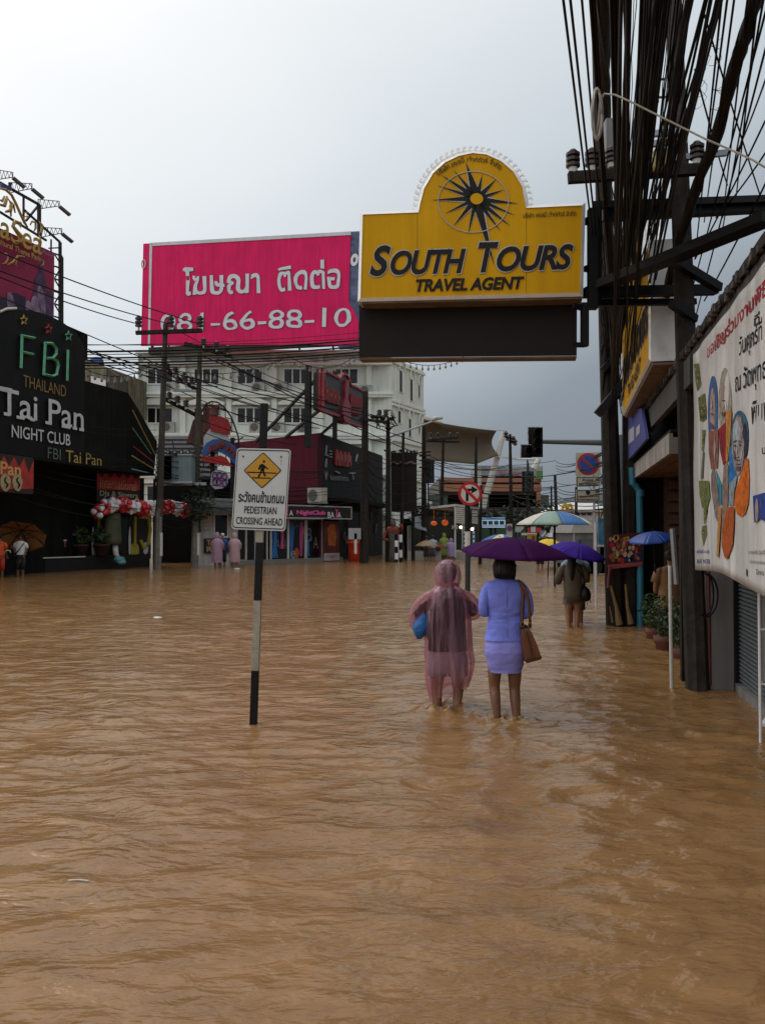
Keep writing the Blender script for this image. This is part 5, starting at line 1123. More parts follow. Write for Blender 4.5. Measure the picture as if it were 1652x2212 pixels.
q.beam(W(800,900,YD-.2),W(850,906,YD-.2),.14); q.build('tangled_fittings',M_cable,pD)
pE,YE=utility(916,1208,915,915,'pole with short arms beside the white hotel corner',.2,52.0,M_woodpole)
q=MB()
for y in (978,985,995,1010): q.beam(W(905,y,YE-.2),W(930,y-2,YE-.2),.09)
q.build('short_arm',M_woodpole,pE)
pF,YF=utility(866,1150,871,935,'thin pole standing on top of the dark screen',.14,50.0,M_woodpole)
# street lamp arm
t=thing('street_lamp','street lamp on a long sloping arm by the white hotel','street lamp',(XA(843,50),50,0))
q=MB(); q.tube([W(843,1160,50),W(841,948,50)],.09,6); q.tube([W(838,945,49.9),W(935,910,50)],[.07,.05],6); q.build('arm',M_steel,t)
q=MB(); a=W(932,908,50); b_=W(956,903,50); q.tube([a,a.lerp(b_,.4)+Vector((0,0,.08)),b_],[.1,.22,.12],8,flat=.6); q.build('lamp_head',mat('lamp_head_grey',(.45,.46,.46),.4),t,smooth=True)
# dark LED screen seen from behind
t=thing('advertising_screen','dark brown back of a big advertising screen on posts','screen',W(867,1120,50.5))
q=MB(); a=W(834,1105,50.3); b_=W(900,978,50.3); q.box(a.x,b_.x,50.3,50.9,a.z,b_.z); q.build('cabinet',mat('screen_dark_brown',(.02,.0165,.0155),.8,var=.2,spec=.15),t)
q=MB()
for px in (842,892): p=W(px,1105,50.6); q.bar((p.x,p.y,-.3),(p.x,p.y,p.z),.12,6)
q.build('post',M_dsteel,t)
q=MB()
for k in range(24): p=W(835+k*2.7,1000+2*math.sin(k*.9),50.2); q.ball(p,.06,n=5,m=4)
q.build('bulb_row',mat('dim_bulb',(.14,.12,.12),.4),t)
q=MB()
for k in range(24): p=W(834+k*2.8,979,50.5); q.leaves(p,(.15,.2,.2),6,.13,k,hollow=.0)
q.build('cable_tangle',M_cable,t)
# grey painted statue and roof over the pavement at the bar end
p=G(849,1213); st=thing('statue','grey weathered standing statue with a red shirt under the pavement canopy','statue',p)
q=MB(); q.loft([[(r*math.cos(a)*1.0+dx,r*.8*math.sin(a),z) for a in [i*math.pi/6 for i in range(12)]] for z,r,dx in ((-.1,.3,0),(.5,.22,0),(1.0,.26,.05),(1.5,.3,0),(1.75,.34,0),(1.95,.14,0))]); q.ball((0,-.05,2.15),.17,.18,.22); q.build('body',mat('stone_statue',(.11,.11,.1),.8,var=.5,scale=6,bump=.6),st,local=True,smooth=True)
q=MB(); q.ball((0,0,1.75),.42,.3,.3); q.tube([(-.4,0,1.7),(-.55,-.1,1.3),(-.3,-.3,1.2)],.1,6); q.tube([(.4,0,1.7),(.5,-.1,1.9),(.4,-.3,2.1)],.1,6); q.build('painted_shirt',mat('faded_red_paint',(.22,.05,.03),.7,var=.7,scale=6),st,local=True,smooth=True)
t=thing('corner_kiosk','low grey kiosk roof with a slanted awning beside the pizza sign','kiosk',(XA(890,53),53,0))
q=MB(); q.box(XA(868,53),XA(912,53),53,57,2.1,2.5); q.box(XA(872,53),XA(880,53),53.2,53.6,-.3,2.1); q.build('frame',M_soot,t)
q=MB(); a=[W(882,1118,52.6),W(905,1118,52.6),W(922,1148,51.6),W(896,1140,51.6)]; q.hull(a,[p+Vector((0,.05,.08)) for p in a]); q.build('awning',mat('slate_awning',(.17,.19,.22),.6),t)
q=MB(); p=W(887,1175,53); q.box(p.x-.18,p.x+.18,53,53.4,-.3,W(887,1135,53).z); q.build('pillar',mat('pillar_grey',(.3,.3,.28),.8),t)
# pizza sign
cf=crop(1020,1240,280/1652)
def WF(x,y,Y): return W(*cf(x,y),Y)
t=thing('pizza_sign','black pizza board with white letters under the white pavilion roof','sign',WF(290,400,54))
a=WF(175,395,54); b_=WF(408,235,54); q=MB(); q.box(a.x,b_.x,54,54.1,a.z,b_.z); q.build('board',M_black,t)
PM=Matrix(((1,0,0,0),(0,-1,0,54),(0,0,1,0),(0,0,0,1)))
def PF(x,y): p=WF(x,y,54); return (p.x,p.z)
q=MB(PM); q.text('PIZZA',PF(70,360),PF(352,362),PF(70,295),.02,offset=.01); q.text('Italian Restaurant',PF(188,275),PF(388,275),PF(188,252),.02); q.build('lettering',M_white,t)
q=MB(); a=WF(190,235,54.1); b_=WF(432,172,54.1); q.box(a.x,b_.x,54.1,54.25,WF(0,222,54.1).z,WF(0,190,54.1).z); a=WF(320,172,54.1); b_=WF(432,285,54.1); q.box(a.x,b_.x,54.26,54.36,b_.z,a.z); q.build('white_backing',M_white,t)
# white pavilion with slats
PY=52.0
pv=thing('white_pavilion','white framed pavilion with slatted sides and a flat pale roof','pavilion',(WF(775,1000,PY).x,PY,0))
def bx(x0,y0,x1,y1,Y0,Y1,q): a=WF(x0,y0,PY); b_=WF(x1,y1,PY); q.box(min(a.x,b_.x),max(a.x,b_.x),Y0,Y1,min(a.z,b_.z),max(a.z,b_.z))
M_pav=mat('pavilion_white',(.5,.5,.46),.6,var=.08)
q=MB(); bx(765,255,790,1010,PY,PY+.14,q); bx(950,300,968,960,PY+3.2,PY+3.34,q); bx(1108,310,1128,700,PY+7,PY+7.14,q); bx(1020,310,1036,700,PY+5,PY+5.14,q); q.build('post',M_pav,pv)
q=MB(); A=[WF(400,285,PY+.0),WF(790,245,PY),WF(1130,290,PY+7.2),WF(700,310,PY+7.2)]; q.hull(A,[p+Vector((0,0,.14)) for p in A]); q.build('roof',M_pav,pv)
q=MB()
for k in range(8):
    y=270+k*30; q=MB(); q.beam(WF(790,y+4,PY+.1),WF(955,y+14-k*.0,PY+3.3),.05,.1); q.build('slat',M_pav,pv); q=MB(); q.beam(WF(1030,y+40-k*4,PY+5.1),WF(1110,y+46-k*4,PY+7),.05,.1); q.build('slat',M_pav,pv)
q=MB(); a=WF(140,470,PY+8); b_=WF(1160,1010,PY+8); q.box(a.x,b_.x,PY+8,PY+8.3,-.3,WF(0,400,PY+8).z); q.build('glass_back',mat('dim_shop_glass',(.03,.034,.03),.25,var=.6,scale=.5),pv)
q=MB(); a=WF(785,1010,PY+1); b_=WF(1140,930,PY+1); q.box(a.x,b_.x,PY+1,PY+7.9,-.3,b_.z); q.build('platform',mat('pavilion_step',(.3,.29,.25),.8),pv)
q=MB(); bx(728,530,742,585,PY-.1,PY,q); bx(795,530,810,585,PY-.1,PY,q); bx(728,550,810,562,PY-.1,PY,q); q.build('bracket_lamp',M_pav,pv)
for x,y in ((860,560),(1030,588)):
    q=MB(); q.ball(WF(x,y,PY+3),.1,n=8,m=6); q.build('ceiling_lamp',mat('lit_lamp',(1,.9,.7),.4,emit=2.5,var=0),pv,smooth=True)
for i,(x,y,lab) in enumerate(((305,468,'round orange lantern nearest the pizza sign'),(460,500,'round orange lantern hanging in the middle of the pavilion'),(625,490,'pointed orange lantern next to the pavilion post'))):
    q=MB(); p=WF(x,y,PY+3); q.ball(p,.21,.21,.15 if i<2 else .2,12,8); q.bar(p+Vector((0,0,.25)),p+Vector((0,0,1.0)),.015,4); o=q.build('paper_lantern',mat('orange_lantern',(.7,.13,.02),.5,emit=.3),smooth=True); tag(o,lab,'lantern',group='orange lanterns in the pavilion')
for i,(x0,x1) in enumerate(((898,940),(1030,1075))):
    q=MB(); a=WF(x0,905,PY+3.6); b_=WF(x1,640,PY+3.6); q.box(a.x,b_.x,PY+3.6,PY+3.7,a.z,b_.z); fl_=q.build('feather_sign',mat('blue_flag',(.03,.15,.28),.5,var=.3)); tag(fl_,('blue standing sign with white marks, nearer the pavilion front post','blue standing sign with white marks, deeper in the slatted pavilion')[i],'sign')
    q=MB()
    for k in range(5): z=a.z+.25+k*.28; q.box(a.x+.15,b_.x-.15,PY+3.57,PY+3.6,z,z+.16)
    q.build('white_marks',M_white,fl_)
# picket fence
pk=None
t=thing('picket_fence','low white picket fence in front of the pavilion','fence',(WF(300,1030,PY-.4).x,PY-.4,0))
q=MB(); k=0
x=80
for x in range(80,560,28):
    a=WF(x,1032,PY-.4); b_=WF(x,925,PY-.4); w_=.1
    pq=MB(); pq.prism([(a.x-w_/2,-.2),(a.x+w_/2,-.2),(a.x+w_/2,b_.z),(a.x,b_.z+.09),(a.x-w_/2,b_.z)],PY-.42,PY-.38); pq.build('picket',M_pav,t)
for y in (955,1005): a=WF(75,y,PY-.36); b_=WF(560,y,PY-.36); q.box(a.x,b_.x,PY-.37,PY-.33,a.z,a.z+.08)
q.build('rail',M_pav,t)
# ------------------------------------------------------------------ shopping mall with sail canopy, trees, fast-food house
cg=crop(1020,1040,540/1652)
def WG(x,y,Y): return W(*cg(x,y),Y)
MY=110.0
ml=thing('orange_mall','orange banded mall with a big brown tensile sail and white masts','building',(WG(700,700,MY).x,MY,0))
q=MB(); a=WG(280,800,MY); b_=WG(1070,520,MY); q.box(a.x,b_.x,MY+.6,MY+25,-.3,b_.z); q.build('wall',mat('mall_dark_wall',(.07,.065,.055),.7,var=.4,scale=.3),ml)
M_or=mat('mall_orange',(.3,.135,.085),.7,var=.15,scale=.4)
q=MB()
for y0,y1 in ((520,555),(570,625)): 
    for xa,xb in ((290,930),(985,1070)): a=WG(xa,y1,MY); b_=WG(xb,y0,MY); q.box(a.x,b_.x,MY,MY+.6,a.z,b_.z)
a=WG(1035,900,MY); b_=WG(1065,620,MY); q.box(a.x,b_.x,MY,MY+.6,-.3,b_.z); q.build('orange_band',M_or,ml)
q=MB(); a=WG(560,505,MY+3); b_=WG(1080,430,MY+3); q.box(a.x,b_.x,MY+3,MY+9,a.z,b_.z); q.build('rooftop_storey',mat('rooftop_grey',(.25,.28,.29),.6,var=.5,scale=.6),ml)
q=MB(); a=WG(1030,530,MY-.2); b_=WG(1080,465,MY-.2); q.box(a.x,b_.x,MY-.3,MY,a.z,b_.z); a=WG(680,480,MY-.2); b_=WG(720,430,MY-.2); q.box(a.x,b_.x,MY-.3,MY,a.z,b_.z); q.build('green_panel',mat('green_sign_panel',(.08,.2,.06),.6),ml)
q=MB(Matrix(((1,0,0,0),(0,-1,0,MY-.3),(0,0,1,0),(0,0,0,1)))); g2=lambda x,y:(WG(x,y,MY).x,WG(x,y,MY).z)
q.text('Big C',g2(735,492),g2(800,492),g2(735,462),.05,offset=.03); q.text('Jungceylon',g2(810,505),g2(935,505),g2(810,465),.05,offset=.02); q.build('lettering',mat('magenta_sign_letter',(.35,.06,.14),.5),ml)
q=MB()
for x in (330,480,640,800,900,1000): a=WG(x,700,MY); q.box(a.x-2.2,a.x+2.2,MY+.5,MY+.62,WG(0,745,MY).z,WG(0,650,MY).z)
q.build('window_band',mat('greenish_glass',(.05,.075,.06),.3,var=.4),ml)
# sail
q=MB(); NSX=18; topc=[(150,62),(300,95),(450,120),(600,140),(720,152)]; botc=[(142,385),(300,392),(450,405),(560,415),(735,345)]
def lerpc(c,t):
    t*=len(c)-1; i=min(int(t),len(c)-2); f=t-i; return (c[i][0]*(1-f)+c[i+1][0]*f, c[i][1]*(1-f)+c[i+1][1]*f)
g=[]
for i in range(NSX+1):
    t=i/NSX; a=lerpc(topc,t); b_=lerpc(botc,t)
    row=[]
    for j in range(9):
        u=j/8; x=a[0]*(1-u)+b_[0]*u; y=a[1]*(1-u)+b_[1]*u
        if i>NSX-5: x-=(45*math.sin(u*math.pi))*((i-(NSX-5))/5)**1.5
        row.append(q.v(WG(x,y,92+1.5*math.sin(u*math.pi)+2*t)))
    g.append(row)
for i in range(NSX):
    for j in range(8): q.f([g[i][j],g[i+1][j],g[i+1][j+1],g[i][j+1]])
q.build('sail_canopy',mat('brown_sailcloth',(.105,.085,.058),.8,var=.12,scale=.2),ml,smooth=True,solid=.12)
q=MB()
for pts in (((785,150),(650,640)),((585,440),(580,590)),((1050,375),(1010,450))):
    q.bar(WG(*pts[0],95),WG(*pts[1],95),.28,8,.4)
q.bar(WG(722,152,94),WG(785,150,95),.06,4); q.bar(WG(735,345,94),WG(760,330,95),.06,4); q.build('mast',M_pav,ml)
q=MB(); A=[WG(150,35,91),WG(300,85,91),WG(310,95,91),WG(150,60,91)]; q.hull(A,[p+Vector((0,3,0)) for p in A]); q.build('white_valance',M_pav,ml); q=MB(); A=[WG(735,350,94),WG(900,372,100),WG(1060,368,104),WG(1065,395,104),WG(900,385,100),WG(740,362,94)]; q.hull(A,[p+Vector((0,3,.3)) for p in A]); q.build('white_valance',M_pav,ml)
q=MB(); A=[WG(600,640,105),WG(660,650,105),WG(640,770,105),WG(600,780,105)]; q.hull(A,[p+Vector((0,2,0)) for p in A]); q.build('carved_white_roof',M_pav,ml)
# trees
def tree(px,py,Y,w_,h,label,seed,k=900,mt=None,nm='street_tree'):
    base=Vector((XA(px,Y),Y,0)); t=thing(nm,label,'tree',base,group='dark trees along the far street'); top=W(px,py,Y).z
    q=MB(); rnd=random.Random(seed)
    q.tube([(0,0,-.3),(.1,0,top*.3),(-.1,0,top*.55)],[.3,.22,.15],7)
    for i in range(6): a=i*1.05; q.tube([(0,0,top*(.3+.04*i)),(w_*.3*math.cos(a),w_*.3*math.sin(a),top*.6),(w_*.42*math.cos(a),w_*.4*math.sin(a),top*.75)],[.12,.08,.04],5)
    q.build('trunk',M_woodpole,t,local=True)
    q=MB()
    for i in range(11):
        a=rnd.uniform(0,6.3); r=rnd.uniform(0,.32)*w_; q.leaves((r*math.cos(a),r*math.sin(a)*.8,top-h*rnd.uniform(.2,.8)),(w_*rnd.uniform(.16,.28),w_*.22,h*rnd.uniform(.14,.26)),k//11,.28,seed*37+i,hollow=.2)
    q.build('crown',mt or M_leafd,t,local=True)
for px,py,Y,w_,h,lab,sd in ((1055,1085,84,7,5.5,'dark bushy tree behind the blue shop billboard',1),(1095,1070,80,8,6,'tallest dark tree below the orange mall',2),(1140,1078,82,8,5,'dark tree left of the big green and white parasol',3),(1175,1098,86,7,5,'low dark tree under the golden arches',4),(1120,1105,70,8,4.5,'low spreading tree behind the red shop sign',5),(1200,1120,72,6,4,'dark tree behind the parasol pole',6),(925,1062,75,6,4.5,'dark tree behind the pizza sign',7),(980,1075,78,7,5,'dark tree behind the pavilion roof',8)):
    tree(px,py,Y,w_,h,lab,sd)
# leafless branches and fast-food house
FY=78.0
ff=thing('white_roofed_house','white fast food house with a layered roof and golden arches','building',(WG(1400,900,FY).x,FY,0))
q=MB(); a=WG(1220,905,FY); b_=WG(1640,780,FY); q.box(a.x,b_.x,FY,FY+10,-.3,b_.z); q.build('wall',mat('fastfood_white',(.5,.5,.47),.7,var=.1),ff)
q=MB(); A=[WG(1200,765,FY-.5),WG(1310,708,FY+1),WG(1460,712,FY+1),WG(1640,765,FY-.5)]; q.hull(A,[p+Vector((0,9,0)) for p in A]); A=[WG(1200,772,FY-.6),WG(1640,772,FY-.6),WG(1640,785,FY-.6),WG(1200,785,FY-.6)]; q.hull(A,[p+Vector((0,9,0)) for p in A]); q.build('roof',mat('pale_roof',(.58,.58,.54),.6,var=.1),ff)
q=MB()
for x0,x1 in ((1330,1365),(1380,1410),(1425,1455)): a=WG(x0,808,FY); b_=WG(x1,788,FY); q.box(a.x,b_.x,FY-.08,FY,a.z,b_.z)
q.build('window',M_glass,ff)
q=MB(); a=WG(1340,905,FY-.5); b_=WG(1545,850,FY-.5); q.box(a.x,b_.x,FY-.6,FY-.1,a.z,b_.z); sgn=q.build('white_signboard',M_pav,ff)
QM=Matrix(((1,0,0,0),(0,-1,0,FY-.6),(0,0,1,0),(0,0,0,1)))
g3=lambda x,y:(WG(x,y,FY).x,WG(x,y,FY).z)
q=MB(QM); q.text('Ocean Plaza',g3(1345,888),g3(1480,888),g3(1345,858),.02,shear=.3); q.build('lettering',mat('dark_grey_letter',(.08,.08,.08),.5),sgn)
ar=thing('arches_sign','golden double arch sign on a red base above the far street','sign',WG(1268,810,FY-3))
M2=Matrix(((1,0,0,0),(0,-1,0,FY-3),(0,0,1,0),(0,0,0,1)))
q=MB(M2)
for cx in (1250,1290): 
    c0=WG(cx,780,FY-3); w_=(WG(1270,0,FY-3).x-WG(1250,0,FY-3).x)*.9; hh=WG(0,725,FY-3).z-c0.z
    q.tube([(c0.x+w_*math.cos(a),0,c0.z+hh*math.sin(a)**.8 if math.sin(a)>0 else c0.z) for a in [math.pi*i/14 for i in range(15)]],[.1]*1+[.13]*13+[.1],6)
q.build('golden_arches',mat('arch_yellow',(.55,.33,.02),.4),ar)
q=MB(); a=WG(1225,812,FY-3); b_=WG(1315,782,FY-3); q.box(a.x,b_.x,FY-3.1,FY-2.8,a.z,b_.z); q.bar((WG(1270,0,FY-3).x,FY-2.9,-.3),(WG(1270,0,FY-3).x,FY-2.9,a.z),.15,6); q.build('red_base',mat('dull_red_base',(.18,.03,.025),.6),ar)
# bare roadside tree
t=thing('bare_tree','leafless branching tree in front of the white roofed house','tree',(WG(1520,900,60).x,60,0)); q=MB(); rnd=random.Random(6)
def twig(p,d,l,r,dep):
    e=p+d*l; q.tube([p,p.lerp(e,.5)+Vector((rnd.uniform(-.1,.1),0,rnd.uniform(-.1,.1)))*l,e],[r,r*.8,r*.6],4)
    if dep:
        for _ in range(3): twig(e,(d+Vector((rnd.uniform(-.8,.8),rnd.uniform(-.5,.5),rnd.uniform(-.3,.5)))).normalized(),l*.68,r*.6,dep-1)
p0=Vector((WG(1540,0,60).x,60,-.3)); twig(p0,Vector((-.1,0,1)),2.6,.09,4); q.build('trunk',M_woodpole,t)
# blue display billboard, green hoarding, small signs
t=thing('blue_display_board','bright blue shop billboard with a row of pictures above the green hoarding','billboard',WG(700,905,62))
a=WG(608,905,62); b_=WG(790,825,62); q=MB(); q.box(a.x,b_.x,62,62.3,a.z,b_.z); q.build('panel',mat('blue_display',(.06,.2,.4),.4,emit=.25,var=.2),t)
q=MB(); zz=a.z; H_=b_.z-a.z; wd=b_.x-a.x
for z0,z1 in ((.02,.1),(.22,.27),(.68,.74),(.92,.97)): q.box(a.x+.02,b_.x-.02,61.96,62,zz+H_*z0,zz+H_*z1)
for k in range(5): x=a.x+wd*(.0+.24*k); q.box(x,x+wd*.035,61.965,62,zz+H_*.27,zz+H_*.68)
q.build('white_bars',mat('lit_white',(.6,.68,.72),.4,emit=.25,var=.05),t)
q=MB()
for k in range(4): x=a.x+wd*(.045+.24*k); q.box(x,x+wd*.17,61.97,62,zz+H_*.32,zz+H_*.62)
q.build('picture',mat('dark_teal_picture',(.02,.07,.08),.4,var=.9,scale=1.5),t)
q=MB(); q.bar((a.x+1,62.2,-.3),(a.x+1,62.2,a.z),.1,6); q.bar((b_.x-1,62.2,-.3),(b_.x-1,62.2,a.z),.1,6); q.build('post',M_dsteel,t)
q=MB(); a=WG(590,1005,66); b_=WG(960,912,66); q.box(a.x,b_.x,66,67,-.3,b_.z); o=q.build('green_hoarding',mat('green_hoarding',(.03,.085,.045),.7,var=.4)); tag(o,'long dark green hoarding below the blue billboard','hoarding')
for nm,x0,y0,x1,y1,Y,c_,lab in (('white_sign',870,940,935,895,58,(.4,.42,.4),'pale square sign with a grey mark on the green hoarding'),('red_shop_sign',965,945,1068,905,57,(.42,.03,.04),'red rectangular shop sign behind the purple umbrella'),('yellow_board',960,1015,1030,955,56,(.35,.2,.03),'yellow striped stall board below the red sign'),('blue_script_sign',1060,985,1105,925,55,(.16,.2,.24),'grey blue script sign beside the yellow board')):
    q=MB(); a=WG(x0,y0,Y); b_=WG(x1,y1,Y); q.box(a.x,b_.x,Y,Y+.12,a.z,b_.z); o=q.build('board',mat(nm+'_paint',c_,.5,var=.2)) if False else None
    t=thing(nm,lab,'sign',((a.x+b_.x)/2,Y,a.z)); q2=q; q2.build('board',mat(nm+'_paint',c_,.5,var=.25,scale=3),t)
    q=MB(); q.bar(((a.x+b_.x)/2,Y+.1,-.3),((a.x+b_.x)/2,Y+.1,a.z),.05,5)
    q.build('post',M_dsteel,t)
    q=MB()
    if nm=='white_sign': q.tube([(a.x+.4,Y-.02,b_.z-.4),(a.x+.9,Y-.02,a.z+.6),(b_.x-.5,Y-.02,a.z+.5)],.09,4); q.build('grey_mark',M_dsteel,t)
    elif nm=='red_shop_sign': q.box(a.x+.2,a.x+.5,Y-.03,Y,a.z+.4,b_.z-.3); q.box(b_.x-1.3,b_.x-.3,Y-.03,Y,b_.z-.5,b_.z-.35); q.build('white_mark',M_pav,t)
    elif nm=='yellow_board':
        for k in range(3): q.box(a.x+.3+k*.6,a.x+.5+k*.6,Y-.03,Y,a.z+.1,b_.z-.1)
        q.build('brown_stripe',mat('brown_stripe',(.12,.05,.02),.6),t)
    else:
        for k in range(5): q.tube([(a.x+.1+k*.24,Y-.04,a.z+.1),(a.x+.35+k*.22,Y-.04,b_.z-.1-.1*k)],.08,4)
        q.build('white_script',M_pav,t)
# shop terrace behind the far street closing the view
t=thing('far_shop_terrace','dim row of far shops closing the end of the flooded street','building',(WG(1100,1000,92).x,92,0))
q=MB(); a=WG(560,0,92); b_=WG(1660,0,92); q.box(a.x,b_.x,92,100,-.3,4.2); q.build('wall',mat('dim_shop_wall',(.06,.065,.06),.8,var=.6,scale=.25),t)
q=MB(); rnd=random.Random(12)
for k in range(26):
    x=a.x+rnd.uniform(0,1)*(b_.x-a.x); z=rnd.uniform(.6,3.4); q.box(x,x+rnd.uniform(.6,2),91.9,92,z,z+rnd.uniform(.3,.8))
q.build('shop_front_panel',mat('mixed_shop_panel',(.2,.17,.16),.6,var=.95,scale=.6),t)
# grey covered truck
TY=34.0
t=thing('covered_truck','grey covered truck with a pale canopy roof behind the violet umbrella','truck',(WG(1440,1150,TY).x,TY,0))
q=MB(); a=WG(1312,1200,TY); b_=WG(1560,945,TY); q.box(a.x,b_.x,TY,TY+4,.35,b_.z); q.build('body',mat('truck_grey',(.13,.14,.15),.4,var=.3,scale=1.5,streak=.3),t)
q=MB(); A=[(a.x-.1,b_.z),(b_.x+.1,b_.z),(b_.x,b_.z+.35),(b_.x-.5,b_.z+.5),(a.x+.5,b_.z+.5),(a.x,b_.z+.3)]; q.hull([(x,TY-.15,z) for x,z in A],[(x,TY+4.2,z) for x,z in A]); q.build('canopy_roof',mat('truck_roof_pale',(.3,.3,.29),.6,var=.2),t)
q=MB(); q.box(a.x+.2,a.x+2.3,TY-.04,TY,b_.z-1.6,b_.z-.25); q.box(a.x+2.75,b_.x-.2,TY-.04,TY,b_.z-1.6,b_.z-.4); q.build('window',mat('grey_plastic_window',(.07,.075,.08),.2,var=.4),t)
q=MB()
for x in (a.x,a.x+2.5,b_.x-.05): q.box(x,x+.08,TY-.06,TY,.4,b_.z)
q.build('frame_rail',M_steel,t)
for x in (a.x+.5,b_.x-.5):
    q=MB(); q.M=Matrix.Translation((x,TY-.05,.3))@Matrix.Rotation(R(90),4,'X'); q.lathe([(.1,-.1),(.36,-.1),(.38,0),(.36,.1),(.1,.1)],(0,0,0),16); q.build('wheel',M_black,t)
t=thing('white_pickup','pale pickup car partly hidden behind the parasol pole','car',(WG(1270,1150,37).x,37,0))
q=MB(); a=WG(1225,1110,37); b_=WG(1308,980,37); A=[(a.x,.3),(b_.x,.3),(b_.x,1.0),(b_.x-.1,1.75),(b_.x-.3,b_.z+.0),(a.x+.45,b_.z),(a.x+.15,1.1),(a.x,1.0)]; q.hull([(x,37,z) for x,z in A],[(x,41,z) for x,z in A]); q.build('body',mat('pickup_white',(.45,.45,.44),.3,coat=.5),t)
q=MB(); A=[(a.x+.25,1.15),(b_.x-.2,1.15),(b_.x-.35,b_.z-.12),(a.x+.5,b_.z-.12)]; q.hull([(x,36.97,z) for x,z in A],[(x,37,z) for x,z in A]); q.build('window',M_glass,t)
q=MB()
for x in (a.x+.35,b_.x-.35): q.M=Matrix.Translation((x,36.98,.28))@Matrix.Rotation(R(90),4,'X'); q.lathe([(.1,-.08),(.3,-.08),(.32,0),(.3,.1),(.1,.1)],(0,0,0),14)
q.build('wheels',M_black,t)
# blue advert by the pole
q=MB(); a=W(1292,1177,19); b_=W(1330,1120,19); q.box(a.x,b_.x,19,19.08,a.z,b_.z); t=thing('blue_beach_poster','blue and white advert panel on a white frame beside the truck','poster',((a.x+b_.x)/2,19,a.z)); q.build('panel',mat('sea_print',(.07,.22,.36),.5,var=.7,scale=5),t)
q=MB(); q.box(a.x-.08,b_.x,18.95,19,a.z-.04,a.z+.0); q.bar((a.x-.06,19,-.3),(a.x-.06,19,a.z+.5),.025,5); q.bar((b_.x-.06,19,-.3),(b_.x-.06,19,a.z),.025,5); q.build('frame',M_dirtywhite,t)
# ------------------------------------------------------------------ traffic signs and signals
NT=24.0
t=thing('turn_prohibition_sign','round red-ringed no right turn sign on a black and white post','road sign',(XA(1010,NT),NT,0))
zc=W(1014,1067,NT).z; xc=XA(1014,NT); rr=(XA(1039.5,NT)-xc)
NM=Matrix(((1,0,0,xc),(0,-1,0,NT-.12),(0,0,1,zc),(0,0,0,1)))
q=MB(NM); q.prism(ell(0,0,rr,rr,40),-.02,0); dk=q.build('disc',mat('sign_red_enamel',(.42,.012,.022),.35,var=.08),t)
q=MB(NM); q.prism(ell(0,0,rr*.77,rr*.77,36),.0,.006); q.build('white_field',mat('sign_white_enamel',(.5,.5,.44),.35,var=.08),dk)
q=MB(NM); k=rr/78
q.prism([(-28*k,-50*k),(-10*k,-50*k),(-10*k,18*k),(10*k,18*k),(10*k,2*k),(52*k,26*k),(10*k,52*k),(10*k,34*k),(-28*k,34*k)],.006,.010); q.build('turn_arrow',M_black,dk)
q=MB(NM); c_=math.cos(R(45)); L_=rr*.8; w_=rr*.085
q.prism([(-L_*c_-w_,L_*c_-w_),(-L_*c_+w_,L_*c_+w_),(L_*c_+w_,-L_*c_+w_),(L_*c_-w_,-L_*c_-w_)],.010,.014); q.build('prohibition_bar',MATS['sign_red_enamel'],dk)
ztop=zc-rr*.6
for i,(z0,z1) in enumerate(((-.3,W(0,1196,NT).z),(W(0,1196,NT).z,W(0,1148,NT).z),(W(0,1148,NT).z,ztop+.2))):
    q=MB(); q.tube([(XA(1009,NT),NT,z0),(XA(1010,NT),NT,z1)],.075,10); q.build('post_band',(mat('dark_green_post',(.02,.03,.025),.5),M_dirtywhite,M_black)[i],t)
q=MB(NM)
for x,y in ((-.24,.05),(.27,.1)): q.prism(ell(x,y,.015,.015,8),.006,.02)
q.build('bolt',M_steel,t)
# tall dark signal-less pole right behind it
utility(1036,1206,1039,1048,'slim black post right behind the no right turn sign',.1,45.0,M_black)
NP=21.0
t=thing('no_parking_sign','square no parking sign with two small plates on a thin post','road sign',(XA(1279,NP),NP,0))
ch=crop(1020,1040,540/1652)
NM2=Matrix(((1,0,0,0),(0,-1,0,NP),(0,0,1,0),(0,0,0,1)))
def NG(x,y): p=W(*ch(x,y),NP); return (p.x,p.z)
M_plate=mat('sign_plate_cream',(.36,.35,.28),.5,var=.1)
q=MB(NM2); q.prism([NG(1334,508),NG(1524,500),NG(1524,322),NG(1334,328)],.0,.03); pl=q.build('main_plate',M_plate,t)
cx,cz=NG(1429,413); r1=NG(1515,413)[0]-cx
q=MB(NM2); q.prism(ell(cx,cz,r1,r1,36),.03,.036); q.build('red_ring',mat('np_red',(.33,.02,.02),.4),pl)
q=MB(NM2); q.prism(ell(cx,cz,r1*.78,r1*.78,36),.036,.042); q.build('blue_field',mat('np_blue',(.015,.06,.26),.4),pl)
q=MB(NM2); d=r1*.85*c_; w_=r1*.1; q.prism([(cx-d-w_*.7,cz+d-w_*.7),(cx-d+w_*.7,cz+d+w_*.7),(cx+d+w_*.7,cz-d+w_*.7),(cx+d-w_*.7,cz-d-w_*.7)],.042,.047); q.build('diagonal_bar',MATS['np_red'],pl)
